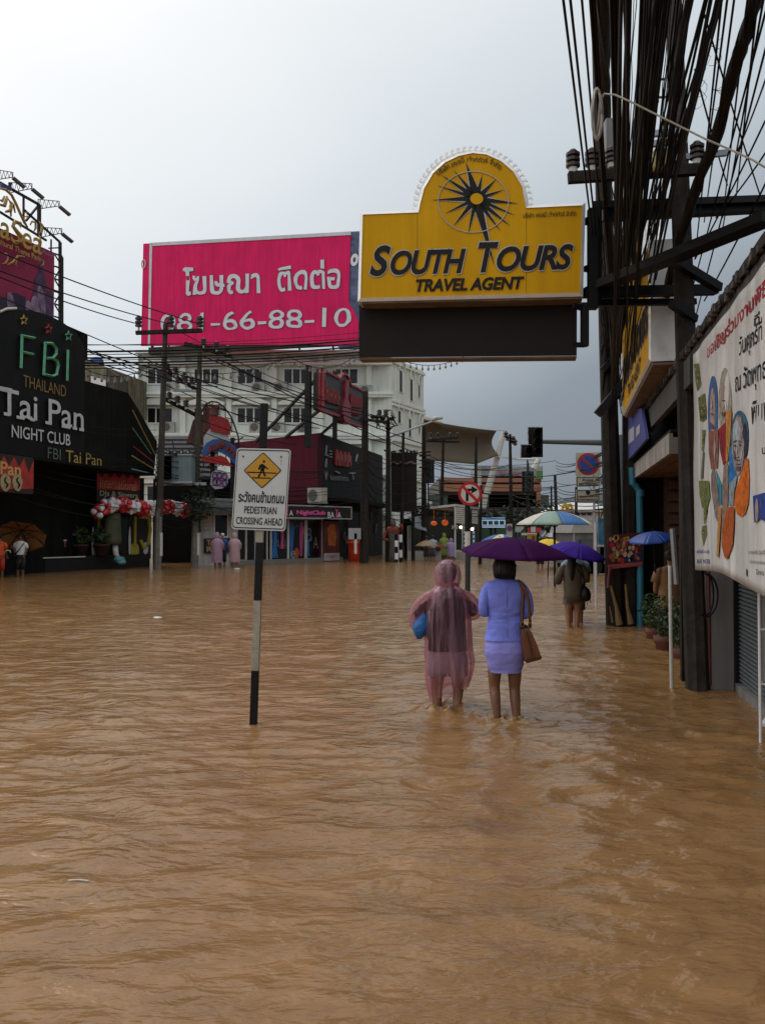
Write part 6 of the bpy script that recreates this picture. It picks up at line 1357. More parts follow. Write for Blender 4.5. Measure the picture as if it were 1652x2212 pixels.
for j,(y0,y1,lines) in enumerate(((588,510,(('ห้ามจอด',1385,1468,548,525),('NO PARKING',1358,1500,580,558))),(705,612,(('เว้นวันอาทิตย์ 06.00-21.00',1348,1505,672,655),('ห้ามจอดวันคู่ตลอดแนว',1348,1505,696,680))))):
    q=MB(NM2); q.prism([NG(1336,y0),NG(1518,y0-4),NG(1518,y1-3),NG(1336,y1)],.0,.03); pl=q.build('small_plate',M_plate,t)
    q=MB(NM2); pts=[NG(1342,y0-5),NG(1511,y0-9),NG(1511,y1+4),NG(1342,y1+6)]
    for a,b_ in zip(pts,pts[1:]+pts[:1]): q.tube([(a[0],.032,a[1]),(b_[0],.032,b_[1])],.009,4)
    q.build('border',M_black,pl)
    q=MB(NM2)
    for tx,x0,x1,yb,yt in lines: q.text(tx,NG(x0,yb),NG(x1,yb-3),NG(x0,yt),.034,offset=.03)
    if j==1: a=NG(1428,634); q.sheet(ell(a[0],a[1],.055,.055,14),.034)
    q.build('lettering',M_yblack,pl)
q=MB(); q.tube([(XA(1284,NP),NP+.05,-.3),(XA(1284,NP),NP+.05,W(0,980,NP).z)],.03,6); q.build('post',M_steel,t)
# small no parking sign far away
q=MB(); a=WG(800,1000,48); b_=WG(845,875,48); q.box(a.x,b_.x,48,48.05,a.z,b_.z); t=thing('small_no_parking_sign','small pale sign with a violet disc near the blue and white parasol','road sign',((a.x+b_.x)/2,48,0)); q.build('plate',M_plate,t)
q=MB(); q.M=Matrix(((1,0,0,(a.x+b_.x)/2),(0,-1,0,48),(0,0,1,b_.z-.26),(0,0,0,1))); q.prism(ell(0,0,.16,.16,20),.0,.03); q.build('disc',mat('violet_disc',(.09,.04,.14),.5),t); q=MB(); q.bar(((a.x+b_.x)/2,48.1,-.3),((a.x+b_.x)/2,48.1,b_.z-.1),.05,5); q.build('post',M_steel,t)
# signal gantry
GY=23.0
t=thing('traffic_signal','traffic signal with black backing boards on a long gantry arm','traffic signal',(XA(1342,GY),GY,0))
q=MB(); q.tube([(XA(1342,GY),GY,-.3),(XA(1340,GY),GY,W(0,940,GY).z)],.13,10); q.tube([W(1342,957,GY),W(1150,954,GY)],[.09,.055],8); q.build('gantry',mat('gantry_grey_green',(.06,.075,.075),.5),t)
for (x0,y0,x1,y1) in ((968,360,1078,132),(912,365,992,268)):
    a=W(*ch(x0,y0),GY-.15); b_=W(*ch(x1,y1),GY-.15); m_=.03
    q=MB(); q.box(a.x,b_.x,GY-.2,GY-.17,a.z,b_.z); bb_=q.build('backing_board',M_black,t)
    q=MB(); q.box(a.x+.08,b_.x-.08,GY-.42,GY-.2,a.z+.06,b_.z-.06)
    n=3 if b_.z-a.z>.7 else 1
    for i in range(n): zc=a.z+(b_.z-a.z)*(i+.5)/n; q.tube([((a.x+b_.x)/2,GY-.42,zc),((a.x+b_.x)/2,GY-.6,zc-.01)],.1,10,cap=False)
    q.build('signal_head',M_soot,bb_)
    q=MB(); q.box(a.x,b_.x,GY-.22,GY-.165,b_.z,b_.z+.02); q.box(a.x-.02,a.x,GY-.22,GY-.165,b_.z-.35,b_.z+.02); q.build('pale_edge',mat('chipped_edge',(.3,.31,.32),.6,var=.9,scale=12),bb_)
for (x,y,Y,w_,h,lab) in ((965,552,46,.38,1.05,'black hanging signal case before the orange mall'),(195,470,53,.5,1.3,'dark green traffic signal beside the brown sail')):
    p=W(*ch(x,y),Y); t=thing('signal_case',lab,'traffic signal',(p.x,Y,p.z-h/2)); q=MB(); q.box(p.x-w_/2-.12,p.x+w_/2+.12,Y,Y+.04,p.z-h*.55,p.z+h*.55); q.build('backing_board',M_black,t)
    q=MB(); q.box(p.x-w_/2,p.x+w_/2,Y-.25,Y,p.z-h/2,p.z+h/2); q.bar((p.x,Y+.1,-.3 if x<500 else p.z+h*.5),(p.x,Y+.1,p.z-h*.5 if x<500 else W(*ch(x,380),Y).z),.05,5)
    for i in range(3): q.tube([(p.x,Y-.25,p.z+(i-1)*h*.32),(p.x,Y-.4,p.z+(i-1)*h*.32)],w_*.35,8,cap=False)
    q.build('signal_head',mat('signal_green_black',(.02,.03,.03),.5),t)
# far line of poles
far_poles=[(1105,1200,1101,938,60,'far pole with round bushings beside the signal gantry arm',.16),(951,1206,957,950,62,'far pole with a wide double cross-arm before the brown sail',.17),(1026,1205,1028,945,64,'far pole in front of the middle of the brown sail',.17),(1138,1200,1140,1000,66,'short far pole under the hanging signal case',.13),(1205,1200,1198,1026,58,'far pole behind the top of the parasol',.15),(1192,1200,1190,1050,70,'thin far pole close beside the parasol pole',.11),(1243,1200,1244,1052,50,'thin pole beside the golden arches',.12),(1118,1200,1118,1080,75,'faint far pole among the dark trees',.1)]
FPT={}
for pxb,pyb,pxt,pyt,Y,lab,r in far_poles:
    t,_=utility(pxb,pyb,pxt,pyt,lab,r,Y,M_woodpole,group='far street poles'); FPT[pxt]=(t,Y)
t,Y=FPT[957]
q=MB(); q.beam(W(925,950,Y-.2),W(990,946,Y-.2),.14); q.beam(W(915,953,Y+.2),W(992,955,Y+.2),.12); q.build('cross_arm',M_woodpole,t)
for px in (930,945,972,988): insul(W(px,949,Y-.2),.5,t,.15)
t,Y=FPT[1101]
q=MB()
for x,y in ((1092,938),(1096,946),(1108,948),(1112,955)): q.lathe([(.05,-.2),(.2,-.15),(.1,-.02),(.2,.05),(.08,.2)],W(x,y,Y-.2),8)
q.beam(W(1090,942,Y),W(1114,962,Y),.14); q.build('bushings',M_insul,t)
# ------------------------------------------------------------------ overhead cables
CN=[0]
def cable(pts,r,label,group,smooth=True,n=5,m_=None,name='overhead_cable'):
    q=MB(); q.tube(pts,r,n); o=q.build(name,m_ or M_cable,smooth=smooth); tag(o,label,'cable',group); return o
def over(pt,pb,Yt,Yb,sg,r,label,group,back=7.0):
    a=W(pt[0],pt[1],Yt); b_=W(pb[0],pb[1],Yb); d=(a-b_).normalized()
    far=a+d*back
    pts=sag(far,b_,sg,18); off=0
    cable(pts,r,label,group)
rnd=random.Random(17)
LB1='thin black overhead cable in the dense run coming over to the dark roadside pole'
GB1='overhead cables running to the dark roadside pole'
specs=[]
for k in range(44):  # main bundle
    xt=rnd.choice([1388,1400,1412,1422,1345,1352,1440,1447])+rnd.uniform(-9,9); specs.append(((xt,-60),(rnd.uniform(1318,1372),rnd.uniform(560,880)),rnd.uniform(4.2,5.5),15.3,rnd.uniform(.02,.12),rnd.uniform(.006,.015)))
for k in range(16):
    xt=1262+k*4; 
for xt,r in ((1210,.010),(1226,.010),(1252,.009),(1272,.013),(1280,.013),(1318,.014),(1326,.014),(1333,.013)): specs.append(((xt,-60),(xt+ (1318-xt)*.75+20,760),5.2,15.2,.03,r))
for k in range(16):  # right spread bundle
    xt=1478+rnd.choice([0,8,16,40,48,56,64,70])+rnd.uniform(-4,4); specs.append(((xt*1.0+8,-60),(rnd.uniform(1345,1390),rnd.uniform(520,830)),rnd.uniform(4.0,5.2),15.0,rnd.uniform(.05,.2),rnd.uniform(.005,.012)))
for pt,pb,Yt,Yb,sg,r in specs: over(pt,pb,Yt,Yb,sg,r,LB1,GB1)
for xt,xb,yb in ((1575,1508,470),(1590,1520,480),(1618,1560,470),(1655,1555,520),(1670,1490,640),(1690,1500,690),(1562,1500,560),(1640,1585,460)):
    over((xt,-60),(xb,yb),5.0,11.5,.05,.008,'thin separate cable dropping past the thick wrapped bundle to the eave','thin cables above the eave')
for a,b_ in (((1652,260),(1500,560)),((1660,380),(1520,650)),((1652,330),(1545,470)),((1500,150),(1570,400)),((1520,30),(1640,420)),((1660,150),(1590,330))):
    cable(sag(W(*a,7.5),W(*b_,10.5),.03),.009,'short black cable slanting across the gap above the tiled eave','slanting cables above the eave')
# two thick wrapped bundles
def thick(pts,r,label):
    q=MB(); k=len(pts); sm=[]
    P=[W(*p) for p in pts]
    for i in range(k-1):
        for j in range(6):
            t=j/6; p0=P[max(i-1,0)]; p1=P[i]; p2=P[i+1]; p3=P[min(i+2,k-1)]
            sm.append(.5*((2*p1)+(p2-p0)*t+(2*p0-5*p1+4*p2-p3)*t*t+(3*p1-p0-3*p2+p3)*t**3))
    sm.append(P[-1]); rnd=random.Random(3)
    q.tube(sm,[r*rnd.uniform(.85,1.15) for _ in sm],9)
    for s in range(4):
        a0=s*1.6; q.tube([p+Vector((math.cos(a0+i*.35),0,math.sin(a0+i*.35)))*r*.95 for i,p in enumerate(sm)],r*.22,5)
    o=q.build('cable_bundle',mat('bundle_rubber',(.022,.018,.016),.7,var=.5,scale=8,bump=.5),smooth=True); tag(o,label,'cable bundle')
thick([(1640,-60,5.2),(1620,40,5.6),(1585,150,6.2),(1545,300,7.0),(1512,380,7.6),(1480,480,8.4),(1455,560,9.2),(1440,640,10.2),(1432,760,12)],.045,'thick lumpy cable bundle slanting down past the temple banner roof')
thick([(1412,-60,6.5),(1410,60,7.0),(1398,160,8.0),(1380,290,9.4),(1372,400,10.6),(1360,520,12.4),(1352,640,14.2),(1348,720,15.2)],.07,'thick brown cable bundle in the middle of the overhead run')
thick([(1300,-60,7.5),(1304,150,9.0),(1308,330,10.8),(1314,500,12.6),(1322,680,14.4),(1332,860,15.3)],.065,'thick dark cable bundle hugging the tall dark pole')
# hanging drops under the bundle
for k in range(46):
    x=rnd.uniform(1302,1376); y0=rnd.uniform(250,600); y1=rnd.uniform(700,900); pts=[W(x+rnd.uniform(-7,7)*(1 if 0<j<9 else 0),y0+j*(y1-y0)/9,14.6+.07*j) for j in range(10)]
    cable(pts,rnd.uniform(.009,.016),'black cable hanging straight down against the dark roadside pole','cables dropping down the dark pole',True,4)
for (a,b_,s_) in (((1318,640),(1328,900),.0),((1312,700),(1322,880),.0)): pass
for k in range(34):
    x0=rnd.uniform(1330,1500); x1=1320+(x0-1330)*.32+rnd.uniform(-12,12); ph=rnd.uniform(0,9); w_=rnd.uniform(3,9)
    pts=[W(x0+(x1-x0)*(j/16)+w_*noise.noise(Vector((ph,j*.55,k))),-50+j*58,5.5+9*(j/16)**1.2) for j in range(17)]
    cable(pts,rnd.uniform(.0035,.007),'fine wavering wire tangled among the cables in front of the dark pole','fine wires in the cable tangle',True,4)
for k in range(7):
    x=rnd.uniform(1500,1560); y=rnd.uniform(60,330); pts=[W(x+rnd.uniform(-3,3)+(10+6*rnd.random())*math.cos(j*.75),y+j*5+9*math.sin(j*.75),7) for j in range(14)]
    cable(pts,.002,'curled loose end of thin wire hanging beside the cable run','curled wire ends',True,4)
# street crossing lines from the dark pole to the far poles
LC='long thin cable crossing the street between the dark pole and the far poles'; GC='cables crossing the far street'
for k in range(15):
    yb=955+k*11+rnd.uniform(-4,4); yf=1000+k*6+rnd.uniform(-10,10)
    cable(sag(W(1335,yb,15.6),W(rnd.choice([1200,1104,1244,1198]),yf,58),.25),.012+.010*rnd.random(),LC,GC,True,4)
for k in range(20):
    y=978+k*6.5+rnd.uniform(-3,3); x0=rnd.choice([916,840,838,930]); x1=rnd.choice([1101,1198,1200,1140])
    cable(sag(W(x0,y,51),W(x1,y+rnd.uniform(-5,35)*.6+8,60),rnd.uniform(.15,.6)),.022,'far cable in the web of lines before the brown sail and mall','web of far cables',True,4)
for k in range(16):
    y=1000+k*9+rnd.uniform(-3,3)
    cable(sag(W(788,y-rnd.uniform(0,40),46),W(838 if k%2 else 916,y,50),rnd.uniform(.2,.7)),.022,'sagging cable between the thick dark pole and the slimmer pole','sagging cables by the guitar sign',True,4)
# long lines over the left side
for a,b_,Ya in (((-40,528),(432,700),26),((-40,570),(369,700),26),((-40,582),(300,700),26)):
    cable(sag(W(a[0],a[1],Ya),W(b_[0],b_[1],38.9),.12),.024,'long power line sloping down to the cross-arm insulator of the tall left pole','power lines to the left cross-arm')
for y0,y1,r in ((727,734,.018),(733,722,.014),(746,738,.045),(752,745,.02),(760,752,.04),(764,758,.02),(770,764,.045),(775,770,.03),(782,776,.02)):
    cable(sag(W(-40,y0+12,33),W(800,y1-6,47),.25),r,'nearly level cable crossing from the black club to the far poles','level cables in front of the hotel top')
for (a,b_,r) in (((0,640),(690,918),.025),((120,735),(845,960),.025),((60,690),(600,930),.022),((200,760),(838,905),.03),((440,770),(838,905),.028),((470,775),(915,960),.028),((495,785),(915,985),.028),((435,800),(690,865),.022),((430,835),(700,905),.022),((430,870),(690,925),.022),((360,700),(700,860),.02),((183,775),(470,835),.03),((430,905),(640,960),.02),((430,930),(640,985),.02)):
    Y0=36 if a[0]<250 else 41; cable(sag(W(a[0],a[1],Y0),W(b_[0],b_[1],46),.2),r,'slanting cable in front of the white hotel windows','slanting cables before the hotel')
for k in range(14):
    y=960+k*13; cable(sag(W(345,y,39),W(425,y+rnd.uniform(-8,10),41),rnd.uniform(.1,.5)),.022,'drooping cable between the two left concrete poles','drooping cables between the left poles',True,4)
for k in range(12):
    y=985+k*10; cable(sag(W(428,y,40.9),W(786,y+rnd.uniform(-15,30),45.7),rnd.uniform(.2,.7)),.018,'low sagging cable passing in front of the bar signs','low cables before the bars',True,4)
for k in range(10):
    y=930+k*20; cable(sag(W(-30,y-60,30.5),W(340,y+rnd.uniform(-8,30),38.8),rnd.uniform(.15,.5)),.014,'low sagging cable crossing the face of the black club','low cables before the club',True,4)
cable(sag(W(915,790*1.0,60),W(1090,925,92),.6),.03,'single thin line from the hotel roof to the sail mast','single line')if False else None
# festoon lights
fb=mat('festoon_bulb',(.22,.21,.19),.3)
def festoon(a,b_,Ya,Yb,s_,n,label):
    t=thing('festoon_string',label,'light string',W(a[0],a[1],Ya),group='festoon bulb strings')
    pts=sag(W(*a,Ya),W(*b_,Yb),s_,n); q=MB(); q.tube(pts,.02,4); q.build('wire',M_cable,t)
    q=MB()
    for p in pts[1:-1]: q.lathe([(.02,-.30),(.06,-.26),(.07,-.2),(.03,-.12),(.03,0)],p,6)
    q.build('bulbs',fb,t)
festoon((-20,780),(160,782),32,35,.55,14,'string of small bulbs drooping across the neon letters of the black club')
festoon((160,782),(330,785),35,39,.6,12,'string of small bulbs between the black club and the tall left pole')
festoon((320,785),(625,768),39,44,.7,18,'string of small bulbs drooping over the upper hotel windows')
festoon((625,768),(775,762),44,47,.75,14,'string of small bulbs rising to the dark panel of the yellow sign')
festoon((860,775),(1010,765),47,50,.5,12,'short string of small bulbs right of the dark panel by the hotel corner')
# ------------------------------------------------------------------ people
def skinmesh(name,segs,m_,parent,sub=1,smooth=.4):
    key={}; vs=[]; es_=[]; rad=[]; roots=[]
    for sgm in segs:
        prev=None
        for i,p in enumerate(sgm):
            k=(round(p[0],4),round(p[1],4),round(p[2],4))
            if k not in key:
                key[k]=len(vs); vs.append(p[:3]); rad.append(p[3])
                if prev is None: roots.append(key[k])
            j=key[k]
            if prev is not None and prev!=j: es_.append((prev,j))
            prev=j
    me=bpy.data.meshes.new(name); me.from_pydata(vs,es_,[]); me.materials.append(m_)
    o=bpy.data.objects.new(name,me); COL.objects.link(o); o.parent=parent; WM[o]=WM[parent]
    md=o.modifiers.new('skin','SKIN'); md.use_smooth_shade=True; md.branch_smoothing=smooth
    for i,sv in enumerate(me.skin_vertices[0].data): sv.radius=(rad[i],rad[i]); sv.use_root=(i in roots)
    s=o.modifiers.new('sub','SUBSURF'); s.levels=sub; s.render_levels=sub
    return o
def hand(w,d,up,sc=1.0,curl=.9):
    """finger chains from a wrist point w, pointing along d, thumb towards up; all curled round a grip"""
    w=Vector(w); d=Vector(d).normalized(); up=Vector(up); up=(up-d*up.dot(d)).normalized(); nrm=d.cross(up).normalized(); out=[]
    palm=w+d*.075*sc
    out.append([tuple(w)+(.024*sc,),tuple(w+d*.04*sc)+(.034*sc,),tuple(palm)+(.033*sc,)])
    for i,(o,l) in enumerate(((.027,.068),(.009,.075),(-.009,.07),(-.026,.055))):
        b=palm+up*o*sc; ch=[tuple(b-d*.012*sc)+(.0105*sc,)]; dd=d.copy(); p=b
        for k in range(3):
            a=curl*(.35+.6*k); dv=(d*math.cos(a)+nrm*math.sin(a)); p=p+dv*l*sc*(.42,.33,.28)[k]; ch.append(tuple(p)+((.0095,.0088,.0078)[k]*sc,))
        out.append(ch)
    t0=w+d*.03*sc+up*.026*sc; t1=t0+(d*.5+up*.7+nrm*.3).normalized()*.035*sc; t2=t1+(d*.8+nrm*.6+up*.1).normalized()*.03*sc; t3=t2+(d*.6+nrm*.8).normalized()*.022*sc
    out.append([tuple(t0)+(.012*sc,),tuple(t1)+(.0115*sc,),tuple(t2)+(.0105*sc,),tuple(t3)+(.008*sc,)])
    return out
def ring(cx,cy,z,rx,ry,n=32,pw=2.2,fold=(0,0,0),tilt=0.0):
    out=[]
    for i in range(n):
        a=2*math.pi*i/n; c,s_=math.cos(a),math.sin(a); f=1+fold[0]*math.sin(fold[1]*a+fold[2])
        x=abs(c)**(2/pw)*math.copysign(1,c)*rx*f; y=abs(s_)**(2/pw)*math.copysign(1,s_)*ry*f
        out.append((cx+x,cy+y,z+tilt*x))
    return out
def head(p,r=.085,fwd=(0,1,0)):
    """head chain with jaw, nose; p = neck base"""
    return None
def person(name,label,x,Y,rotz,sink,h):
    t=thing('person',label,'person',(x,Y,0),rotz); return t
# heights are above the water; local +y is the way the person faces
def umbrella(label,apex,Rr,dep,ribs,tilt,a0,mats,L_,handle=None,name='umbrella',droop=.06,pole_r=.008,group=None,ferrule=True,vent=0):
    t=thing(name,label,'umbrella' if name=='umbrella' else 'parasol',apex,group=group)
    T=Matrix.Rotation(tilt[0],4,'X')@Matrix.Rotation(tilt[1],4,'Y')
    q=MB(T); n=ribs*6; rows=[]
    prof=[(0,0),(.14,.02),(.35,.13),(.55,.3),(.75,.55),(.9,.79),(1,1)]
    for u,dz in prof[1:]:
        row=[]
        for j in range(n):
            f=(j%6)/6; a=a0+2*math.pi*j/n; k=4*f*(1-f)
            rr=Rr*u*(1-.0*k); chord=math.cos(math.pi/ribs)/math.cos((f-.5)*2*math.pi/ribs)
            rr=Rr*u*(1-(1-chord)*(.35+.75*u)); 
            row.append(q.v((rr*math.cos(a),rr*math.sin(a),-dep*dz-droop*Rr*k*u*u*.25)))
        rows.append(row)
    for g in range(ribs):
        q.mi=g%len(mats); cc=[[q.bm.verts.new(r[(g*6+j)%n].co) for j in range(7)] for r in rows]; ap=q.v((0,0,0))
        for j in range(6):
            q.f([ap,cc[0][j],cc[0][j+1]])
            for a,b in zip(cc,cc[1:]): q.f([a[j],b[j],b[j+1],a[j+1]])
    for r in rows:
        for v in r: q.bm.verts.remove(v)
    q.build('canopy',mats,t,local=True,smooth=True,solid=.003)
    q=MB(T)
    for i in range(ribs):
        a=a0+2*math.pi*i/ribs; q.tube([(Rr*u*math.cos(a),Rr*u*math.sin(a),-dep*dz-.008) for u,dz in prof],.0035 if Rr<.8 else .012,4)
        q.tube([(0,0,-dep*1.15-.03),(Rr*.5*math.cos(a),Rr*.5*math.sin(a),-dep*.26)],.003 if Rr<.8 else .01,4)
    q.build('ribs',M_dsteel,t,local=True)
    q=MB(T); q.bar((0,0,.05 if ferrule else .02),(0,0,-L_),pole_r,8); q.build('shaft',M_black,t,local=True)
    if Rr<.8:
        q=MB(T); q.tube([(0,0,-L_+.02),(0,0,-L_-.03),(0,0,-L_-.1)],[.014,.016,.015],8); q.build('handle',M_black,t,local=True,smooth=True)
    return t,T
# ---- woman in the violet-blue suit
wx=W(1089,1150,7.67).x; WY=7.68
wm=person('person','woman in a periwinkle blue suit with black hair, wading away under the purple umbrella',wx,WY,0,0,0)
SK=M_skin
segs=[[(0,.0,.62,.11),(0,.0,.78,.10),(0,.0,.9,.095),(0,.0,1.05,.105),(0,-.01,1.17,.085),(0,.0,1.235,.05),(0,.01,1.285,.052),(0,.02,1.335,.078),(0,.025,1.385,.072),(0,.022,1.418,.04)],
 [(0,.025,1.385,.072),(0,.105,1.335,.018)],
 [(0,.0,.62,.11),(-.085,0,.52,.082),(-.09,.005,.4,.066),(-.09,.02,.28,.052),(-.085,-.01,.18,.05),(-.075,-.03,.06,.036),(-.072,-.03,-.08,.036),(-.075,.08,-.16,.03)],
 [(0,.0,.62,.11),(.085,0,.52,.083),(.09,.005,.4,.068),(.09,.03,.27,.054),(.092,.0,.16,.051),(.1,-.03,.0,.036),(.1,-.035,-.1,.036),(.1,.07,-.17,.03)],
 [(0,-.01,1.17,.085),(-.15,-.01,1.165,.048),(-.175,-.03,1.04,.04),(-.17,-.01,.95,.036),(-.1,.14,.98,.03),(-.03,.2,1.0,.026)],
 [(0,-.01,1.17,.085),(.15,-.01,1.165,.048),(.185,-.03,1.04,.041),(.18,-.015,.93,.036),(.13,.13,.97,.03),(.07,.22,1.0,.026)]]
segs+=hand((-.03,.2,1.0),(.8,.5,.1),(0,0,1)); segs+=hand((.07,.22,1.0),(-.3,.9,.1),(0,0,1))
skinmesh('body',segs,SK,wm,2)
M_suit=mat('periwinkle_cloth',(.2,.25,.8),.85,var=.16,scale=9,bump=.9,bscale=9,spec=.2)
q=MB()
J=[(.694,.181,.134,0),(.73,.172,.126,0),(.79,.162,.118,.0),(.85,.15,.108,0),(.885,.145,.103,0),(.93,.149,.106,0),(1.0,.162,.112,-.005),(1.07,.176,.115,-.01),(1.13,.186,.108,-.012),(1.175,.186,.092,-.012),(1.205,.17,.075,-.01),(1.225,.11,.06,-.005),(1.24,.066,.055,.002),(1.252,.06,.052,.004)]
q.loft([[crease(p,.016 if .82<z<.98 else .009,7,24 if z<1.0 else 8,2) for p in ring(.004,y,z,rx,ry,48,2.3)] for z,rx,ry,y in fine(J,4)],cap=False)
def sleeve(q,pts,rs,n=14): q.tube(pts,rs,n)
sleeve(q,[(-.10,-.012,1.165),(-.15,-.015,1.155),(-.182,-.03,1.09),(-.196,-.04,1.0),(-.192,-.035,.935),(-.178,.0,.918),(-.12,.12,.965),(-.06,.18,.99)],[.055,.056,.05,.045,.041,.042,.042,.038])
sleeve(q,[(.10,-.012,1.165),(.155,-.015,1.153),(.19,-.03,1.09),(.21,-.04,1.0),(.208,-.035,.92),(.19,.0,.9),(.145,.11,.955),(.085,.19,.99)],[.055,.058,.053,.048,.044,.044,.043,.038])
q.build('jacket',M_suit,wm,local=True,smooth=True,sub=1,solid=.004)
q=MB(); q.tube([(.004,y-ry-.0035,z) for z,rx,ry,y in J if .70<z<1.2],.0022,4); q.tube([(.004+.085*k_,y-ry*.86-.003,z) for k_ in (1,) for z,rx,ry,y in J if .70<z<1.1],.0018,4); q.build('back_seam',mat('seam_blue',(.1,.12,.42),.8),wm,local=True)
q=MB(); Sx=[(.412,.144,.115),(.44,.148,.118),(.5,.162,.126),(.56,.177,.136),(.6,.181,.14),(.65,.178,.136),(.7,.168,.124),(.74,.158,.116)]
q.loft([[crease(p,.008,6,18,5) for p in ring(.005,-.008*math.sin(max(0,min(1,(z-.45)/.25))*3.14),z,rx,ry,48,2.3)] for z,rx,ry in fine(Sx,4)],cap=False); q.build('skirt',mat('periwinkle_skirt',(.26,.265,.72),.8,var=.12,scale=9,bump=.7,bscale=8,spec=.25),wm,local=True,smooth=True,sub=1,solid=.004)
q=MB(); q.ball((0,.005,1.352),.099,.107,.1,20,14); q.ball((0,-.045,1.325),.097,.075,.094,16,10); q.ball((0,-.03,1.275),.082,.066,.05,14,8)
rr_=random.Random(4)
for i in range(90):
    a=rr_.uniform(2.9,6.5); r0=.1; q.tube([(r0*.55*math.cos(a),-.01+.06*math.sin(a),1.445),(r0*1.0*math.cos(a),-.01+.105*math.sin(a),1.36),(r0*.98*math.cos(a),-.015+.11*math.sin(a),1.3),(r0*.8*math.cos(a)+rr_.uniform(-.012,.012),-.02+.09*math.sin(a),1.245+rr_.uniform(-.012,.02))],[.004,.006,.006,.002],4)
q.build('hair',M_hair,wm,local=True,smooth=True)
q=MB(); q.loft([ring(0,.002,z,r,r*.9,28) for z,r in ((1.225,.066),(1.255,.064),(1.275,.067),(1.28,.06))],cap=False); cs_=q.build('collar',M_black,wm,local=True,smooth=True,solid=.004)
q=MB()
for i in range(16): a=2*math.pi*i/16; q.tube([(.069*math.cos(a),.002+.063*math.sin(a),1.232),(.07*math.cos(a),.002+.064*math.sin(a),1.275)],.0045,4)
q.build('white_stripes',M_white,cs_,local=True)
q=MB()
for s_ in (-1,1): q.ball((s_*.032,.1,1.365),.012,.006,.008,8,6)
q.build('eyes',M_black,wm,local=True); q=MB(); q.ball((0,.1,1.302),.022,.008,.007,10,6); q.build('mouth',mat('lip_red',(.25,.06,.05),.5),wm,local=True)
# bag
bag=thing('handbag','tan brown leather handbag hanging from the shoulder of the woman in the blue suit','handbag',(wx+.235,WY-.03,.5))
M_tan=mat('tan_leather',(.15,.05,.018),.45,var=.25,scale=10,bump=.2,bscale=60)
q=MB(); q.M=Matrix.Rotation(R(-14),4,'Y')
def bagr(z,w_,d): return [(-w_,-d,z),(w_,-d,z),(w_,d,z),(-w_,d,z)]
q.loft([bagr(.03,.062,.15),bagr(.045,.072,.16),bagr(.14,.066,.155),bagr(.26,.05,.14),bagr(.325,.032,.125),bagr(.33,.02,.12)]); q.build('body',M_tan,bag,local=True,bevel=.008)
q=MB(); q.M=Matrix.Rotation(R(-14),4,'Y'); q.hull([(-.034,-.126,.325),(.034,-.126,.325),(.034,.126,.325),(-.034,.126,.325)],[(-.03,-.12,.335),(.03,-.12,.335),(.03,.12,.335),(-.03,.12,.335)]); q.build('opening',M_soot,bag,local=True)
q=MB(); q.M=Matrix.Rotation(R(-14),4,'Y'); q.box(-.074,.074,-.163,-.15,.05,.065); q.box(-.006,.006,-.168,-.15,.05,.3); q.build('seam',mat('dark_tan_leather',(.08,.026,.01),.5),bag,local=True)
for yo,xo in ((-.1,0),(.09,.01)):
    q=MB(); P=[(-.1+xo,yo,.315),(-.1+xo,yo,.40),(-.095,yo*.8,.5),(-.085,yo*.55-.03,.62),(-.105,-.02+yo*.3,.71),(-.112,.01+yo*.3,.725),(-.1,.07+yo*.3,.70)] if yo<0 else [(-.04+xo,yo-.2,.31),(-.035,yo-.2,.42),(-.045,yo-.2,.55),(-.075,yo-.18,.66),(-.105,-.06,.715),(-.12,.02,.728),(-.11,.08,.70)]
    q.tube([Vector(p) for p in P],.013,4,flat=.35,roll=.78); q.build('strap',M_tan,bag,local=True,smooth=True)
q=MB()
for (a,b,z) in ((-.1,-.11,.345),(-.035,-.12,.34)): q.tube([(a-.0+.016*math.cos(t),b,z+.024*math.sin(t)) for t in [i*math.pi/6 for i in range(13)]],.004,4)
q.build('ring',mat('brass',(.5,.38,.15),.3,.9),bag,local=True)
# umbrella above her
ua=W(1113,1161,7.72); M_pur=mat('purple_umbrella_cloth',(.036,.004,.05),.8,spec=.06,var=.15,scale=3,bump=.15,bscale=12)
um,_=umbrella('dark purple umbrella held low over the woman in the blue suit',ua,.52,.15,6,(R(5),R(2)),R(-85),[M_pur],.56)
# ---- person in the pink raincoat
RY=8.1; rx_=W(966,1150,RY).x
pr=person('person','person in a hooded translucent pink raincoat over a dark shirt, carrying a blue bag',rx_,RY,0,0,0)
segs=[[(0,0,.5,.12),(0,0,.68,.125),(0,0,.85,.12),(0,0,.98,.115),(0,-.005,1.08,.085),(0,.0,1.155,.052),(0,.01,1.21,.055),(0,.02,1.27,.08),(0,.025,1.325,.075),(0,.022,1.36,.045)],
 [(0,.025,1.325,.075),(0,.108,1.272,.018)],
 [(0,0,.5,.12),(-.09,0,.4,.09),(-.1,.02,.27,.072),(-.1,.03,.17,.055),(-.1,.0,.06,.05),(-.1,-.01,-.05,.038),(-.1,-.01,-.14,.038),(-.1,.09,-.22,.03)],
 [(0,0,.5,.12),(.09,0,.4,.09),(.1,.05,.27,.07),(.105,.04,.17,.055),(.08,-.06,.04,.042),(.055,-.12,-.03,.034),(.05,-.14,-.1,.034),(.05,-.06,-.2,.03)],
 [(0,-.005,1.08,.085),(-.15,-.01,1.03,.045),(-.235,-.02,.95,.042),(-.29,.0,.87,.038),(-.24,.06,.76,.034),(-.21,.08,.72,.028)],
 [(0,-.005,1.08,.085),(.15,-.01,1.03,.045),(.225,-.02,.96,.042),(.255,.0,.89,.038),(.2,.12,.88,.034),(.12,.2,.9,.028)]]
segs+=hand((-.21,.08,.72),(.3,.5,-.7),(0,1,.3)); segs+=hand((.12,.2,.9),(-.5,.8,.1),(0,0,1))
